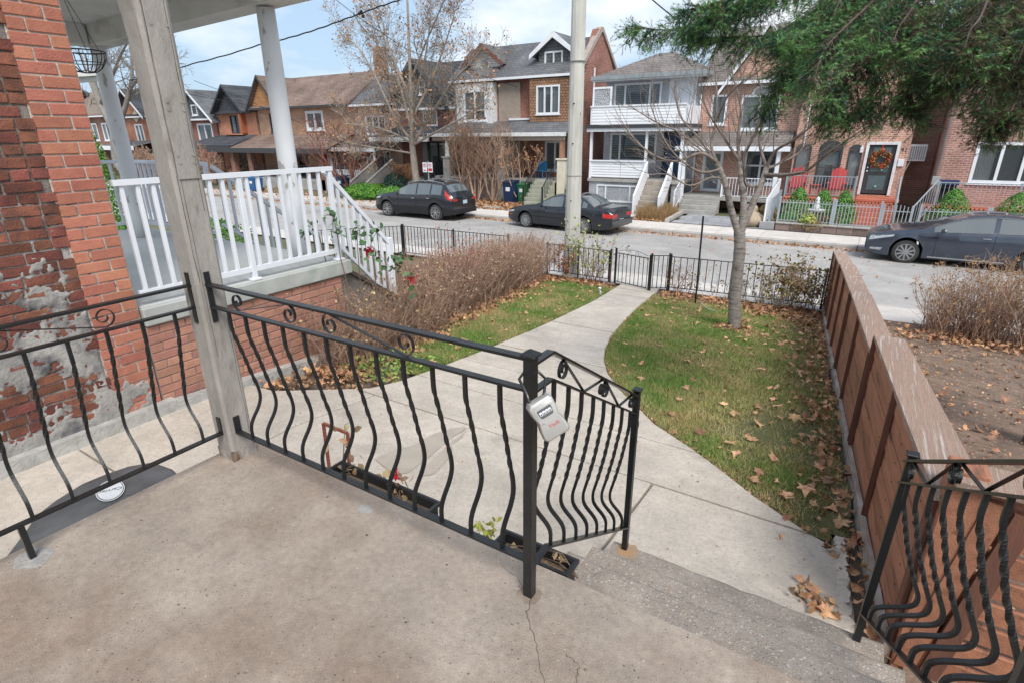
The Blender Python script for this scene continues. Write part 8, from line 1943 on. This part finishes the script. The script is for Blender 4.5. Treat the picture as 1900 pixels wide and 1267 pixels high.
        for i in range(7):
            t = i/6; rr = math.sin(math.pi*(.08+.84*t))**.5
            for k in range(10): a = k*.6283; vs.append((p.x-.0+.05*rr*math.cos(a)*1.2, p.y+s_*(.03+.20*t), p.z+.06+.062*rr*math.sin(a)))
        for i in range(6):
            for k in range(10): fs.append((i*10+k,i*10+(k+1)%10,(i+1)*10+(k+1)%10,(i+1)*10+k))
        fs += [tuple(range(10)), tuple(range(69,59,-1))]; q.add(vs, fs); q.build('wing_mirror', paint, e, smooth=True, origin=(0,0,0))
        # window trim line
        q = MB(); tr = [surf(x, sm(x,bx_,bz_)+.022, s_, .006) for x in np.linspace(G['side'][0][0], G['side'][-1][1], 24)]; q.tube(tr, .007, n=4)
        top = []
        for x in np.linspace(G['side'][0][0]+.05, G['side'][-1][1], 26):
            sc_ = sec(x); top.append(P(x, s_*(sc_[7][0]+.006), sc_[7][1]+.004))
        q.tube(top, .010, n=4); q.build('window_trim', CHROME if chrome else CLAD, e, origin=(0,0,0))
        for xw, nmw in ((xf,'wheel'),(xr_,'wheel')):
            yc = s_*(W*.955-.11); q = MB(); prof = [(rw*.62,-.11),(rw*.70,-.113),(rw*.93,-.105),(rw*.99,-.085),(rw,-.05),(rw,.05),(rw*.99,.085),(rw*.93,.105),(rw*.70,.113),(rw*.62,.11)]
            q.lathe((cx-xw,yc,rw), prof, 32, axis='y'); wh = q.build('wheel', RUBBER, e, smooth=True, origin=(0,0,0), flat_angle=50)
            yo = yc+s_*.112; q = MB(); n = 32; vs = []; fs = []
            for r_, dy in ((rw*.70,.004),(rw*.66,.006),(rw*.63,-.01),(rw*.60,-.06)):
                for k in range(n): a = k*2*math.pi/n; vs.append((cx-xw+r_*math.cos(a), yo+s_*dy, rw+r_*math.sin(a)))
            for i in range(3):
                for k in range(n): fs.append((i*n+k,i*n+(k+1)%n,(i+1)*n+(k+1)%n,(i+1)*n+k))
            q.add(vs, fs); q.add([(cx-xw+rw*.6*math.cos(k*2*math.pi/n), yo-s_*.065, rw+rw*.6*math.sin(k*2*math.pi/n)) for k in range(n)], [tuple(range(n))], 1); rim = q.build('rim', [ALLOY, DARK], wh, origin=(0,0,0))
            q = MB(); ns = {'five':5,'seven':7,'ten':10}[spokes]
            for k in range(ns):
                a = k*2*math.pi/ns+.3
                for da in ((-.16,.16) if spokes != 'ten' else (0,)):
                    ca, sa = math.cos(a+da*.35), math.sin(a+da*.35); cb, sb_ = math.cos(a+da*1.7), math.sin(a+da*1.7)
                    q.bar((cx-xw+rw*.10*ca, yo-s_*.002, rw+rw*.10*sa), (cx-xw+rw*.64*cb, yo-s_*.006, rw+rw*.64*sb_), rw*(.085 if spokes != 'ten' else .12), .02, up=(0,1,0))
            q.tube([(cx-xw,yo-s_*.03,rw),(cx-xw,yo+s_*.012,rw)], rw*.16, n=14); q.build('spokes', ALLOY, wh, origin=(0,0,0))
        if roof_rails:
            q = MB(); a = S['rails']; pts = []
            for x in np.linspace(a[0], a[1], 10): sc_ = sec(x); pts.append(P(x, s_*sc_[8][0]*.97, sc_[8][1]+.055))
            q.tube(pts, .016, n=6)
            for x in (a[0], (a[0]+a[1])/2, a[1]): sc_ = sec(x); q.bar(P(x, s_*sc_[8][0]*.97, sc_[8][1]-.02), P(x, s_*sc_[8][0]*.97, sc_[8][1]+.055), .05, .03)
            q.build('roof_rail', ALLOY, e, origin=(0,0,0))
    # plates, grille, bumpers
    zf = sm(.0,bx_,bz_); wf = wid(0)
    q = MB(); q.box(cx-.012, cx+.012, -wf*.62, wf*.62, zf-.22, zf-.05); q.build('grille', DARK, e, origin=(0,0,0)); q = MB(); q.box(cx-.01, cx+.014, -wf*.7, wf*.7, S['clr']+.13, S['clr']+.24); q.build('air_intake', DARK, e, origin=(0,0,0))
    q = MB(); q.box(cx+.013, cx+.02, -.24, .24, zf-.36, zf-.25); q.build('number_plate', PLATEM, e, origin=(0,0,0))
    zr = S['plate']; q = MB(); q.box(cx-L-.012, cx-L-.002, -.15, .15, zr-.075, zr+.075); q.build('number_plate', PLATEM, e, origin=(0,0,0))
    for nm, m_, (y0, y1, z0, z1, d) in S.get('rear', []): q = MB(); q.bbox(cx-L-d, cx-L+.03, y0, y1, z0, z1, .01); q.build(nm, m_, e, origin=(0,0,0))
    q = MB(); q.box(cx-L+.4, cx-.4, -W*.8, W*.8, S['clr']-.02, S['clr']+.12); q.build('underbody', DARK, e, origin=(0,0,0))
    return e
GLOSSB = mat('black_car_paint', (.008,.011,.018), rough=.2, spec=.5, coat=.6); GLOSSG = mat('graphite_car_paint', (.055,.068,.095), rough=.25, metal=.45, spec=.5, coat=.7)
# dark compact suv: 4.69 long
S = dict(L=4.69, W=1.90, H=1.66, rw=.355, xf=.87, wb=2.865, clr=.24, origin=2.3,
 top=[(0,.80),(.10,.93),(.5,1.03),(1.15,1.10),(1.35,1.13),(1.75,1.38),(2.1,1.56),(2.5,1.63),(3.2,1.64),(3.9,1.58),(4.15,1.54),(4.35,1.33),(4.55,1.10),(4.69,.98)],
 belt=[(0,.72),(.10,.86),(.5,.96),(1.3,1.03),(2.5,1.06),(3.8,1.12),(4.3,1.08),(4.69,.92)],
 cuts=[(1.40,),(1.95,),(2.62,),(2.70,),(3.42,),(3.50,),(3.98,),(4.18,),(4.50,)],
 glass=dict(side=[(1.62,2.60),(2.68,3.44),(3.50,4.02)], front=(1.42,2.12), rear=(4.14,4.46)),
 head=[(.10,.80),(.50,.86),(.52,.93),(.12,.87)], tail=[(4.30,1.00),(4.60,.88),(4.56,1.02),(4.20,1.33)],
 seams=[(1.60,.38,1.04),(2.66,.38,1.06),(3.55,.52,1.09)], handles=[(2.42,.93),(3.28,.96)], mirror=(1.70,1.04), plate=.80, rails=(2.0,4.0),
 rear=[('rear_bumper', CLAD, (-.82,.82,.32,.52,.03)),('tailgate_recess', GLOSSB, (-.30,.30,.70,.92,-.005)),('spoiler', GLOSSB, (-.6,.6,1.0,1.02,.01)),('tail_light_strip', TAILR, (-.80,-.52,.86,.96,.004)),('tail_light_strip', TAILR, (.52,.80,.86,.96,.004))])
def gz(y): return g(y)
suv = car('parked_suv', 'blue black suv with tall red tail lights and silver roof rails parked across the street', (-17.35,19.85,g(19.85)), math.pi, GLOSSB, S, 'five', clad=CLAD, roof_rails=True)
text('lettering', 'V O L V O', .075, CHROME, suv, Matrix(((0,0,-1,2.3-4.69-.008),(-1,0,0,0),(0,1,0,.965),(0,0,0,1))), .001)
# 1990s black saloon: 4.83 long
S = dict(L=4.83, W=1.76, H=1.43, rw=.31, xf=.98, wb=2.72, clr=.20, origin=2.4,
 top=[(0,.62),(.06,.70),(.5,.83),(1.2,.93),(1.42,.96),(1.9,1.20),(2.2,1.36),(2.6,1.42),(3.1,1.42),(3.45,1.36),(3.75,1.20),(4.05,1.02),(4.3,1.00),(4.70,.97),(4.83,.84)],
 belt=[(0,.58),(.06,.66),(.5,.77),(1.4,.88),(2.6,.92),(3.9,.95),(4.6,.93),(4.83,.80)],
 cuts=[(1.50,),(2.2,),(2.75,),(2.83,),(3.45,),(3.52,),(4.05,)],
 glass=dict(side=[(1.78,2.73),(2.81,3.52),(3.56,3.78)], front=(1.48,2.24), rear=(3.42,4.02)),
 head=[(.03,.56),(.40,.64),(.42,.70),(.05,.66)], tail=[(4.50,.68),(4.80,.66),(4.79,.80),(4.48,.84)], extra=[('side_light', AMBER, [(.06,.49),(.30,.50),(.30,.54),(.06,.53)]),('door_moulding', CLAD, [(1.30,.50),(3.55,.50),(3.55,.54),(1.30,.54)])],
 seams=[(1.62,.30,.88),(2.78,.30,.92),(3.58,.44,.94)], handles=[(2.52,.80),(3.32,.83)], mirror=(1.84,.90), plate=.52,
 rear=[('rear_bumper', GLOSSB, (-.80,.80,.34,.58,.05)),('tail_light', TAILR, (-.74,-.36,.66,.80,.004)),('tail_light', TAILR, (.36,.74,.66,.80,.004))])
car('parked_sedan', 'older black four door saloon parked behind the utility pole', (-10.05,20.0,g(20.0)-.005), math.pi-R(6), GLOSSB, S, 'seven', chrome=False)
# graphite saloon at right
S = dict(L=4.85, W=1.83, H=1.46, rw=.335, xf=.98, wb=2.795, clr=.19, origin=2.4,
 top=[(0,.66),(.08,.76),(.5,.90),(1.1,.99),(1.3,1.02),(1.8,1.22),(2.2,1.38),(2.6,1.45),(3.1,1.46),(3.5,1.41),(3.9,1.25),(4.25,1.10),(4.6,1.07),(4.78,1.02),(4.85,.90)],
 belt=[(0,.60),(.08,.70),(.5,.82),(1.3,.92),(2.6,.97),(3.9,1.02),(4.6,1.0),(4.85,.86)],
 cuts=[(1.36,),(2.25,),(2.82,),(2.90,),(3.6,),(4.2,)],
 glass=dict(side=[(1.55,2.80),(2.88,3.90)], front=(1.36,2.22), rear=(3.60,4.18)),
 head=[(.05,.60),(.62,.76),(.64,.81),(.08,.72)], tail=[(4.35,.84),(4.80,.78),(4.79,.90),(4.33,.93)], extra=[('fog_light', HEADL, [(.10,.34),(.38,.34),(.42,.42),(.12,.40)]),('fender_vent', DARK, [(1.40,.78),(1.66,.79),(1.66,.815),(1.36,.81)]),('sill_trim', CHROME, [(1.5,.245),(3.5,.245),(3.5,.275),(1.5,.275)])],
 seams=[(1.62,.28,.92),(2.86,.28,.97),(3.70,.42,1.0)], handles=[(2.6,.86),(3.5,.89)], mirror=(1.72,.95), plate=.62, rear=[('rear_bumper', GLOSSG, (-.82,.82,.34,.58,.04))])
car('parked_sedan', 'graphite grey saloon parked at the right edge behind the dry hydrangea hedge', (2.58,19.95,g(19.95)), math.pi, GLOSSG, S, 'ten')
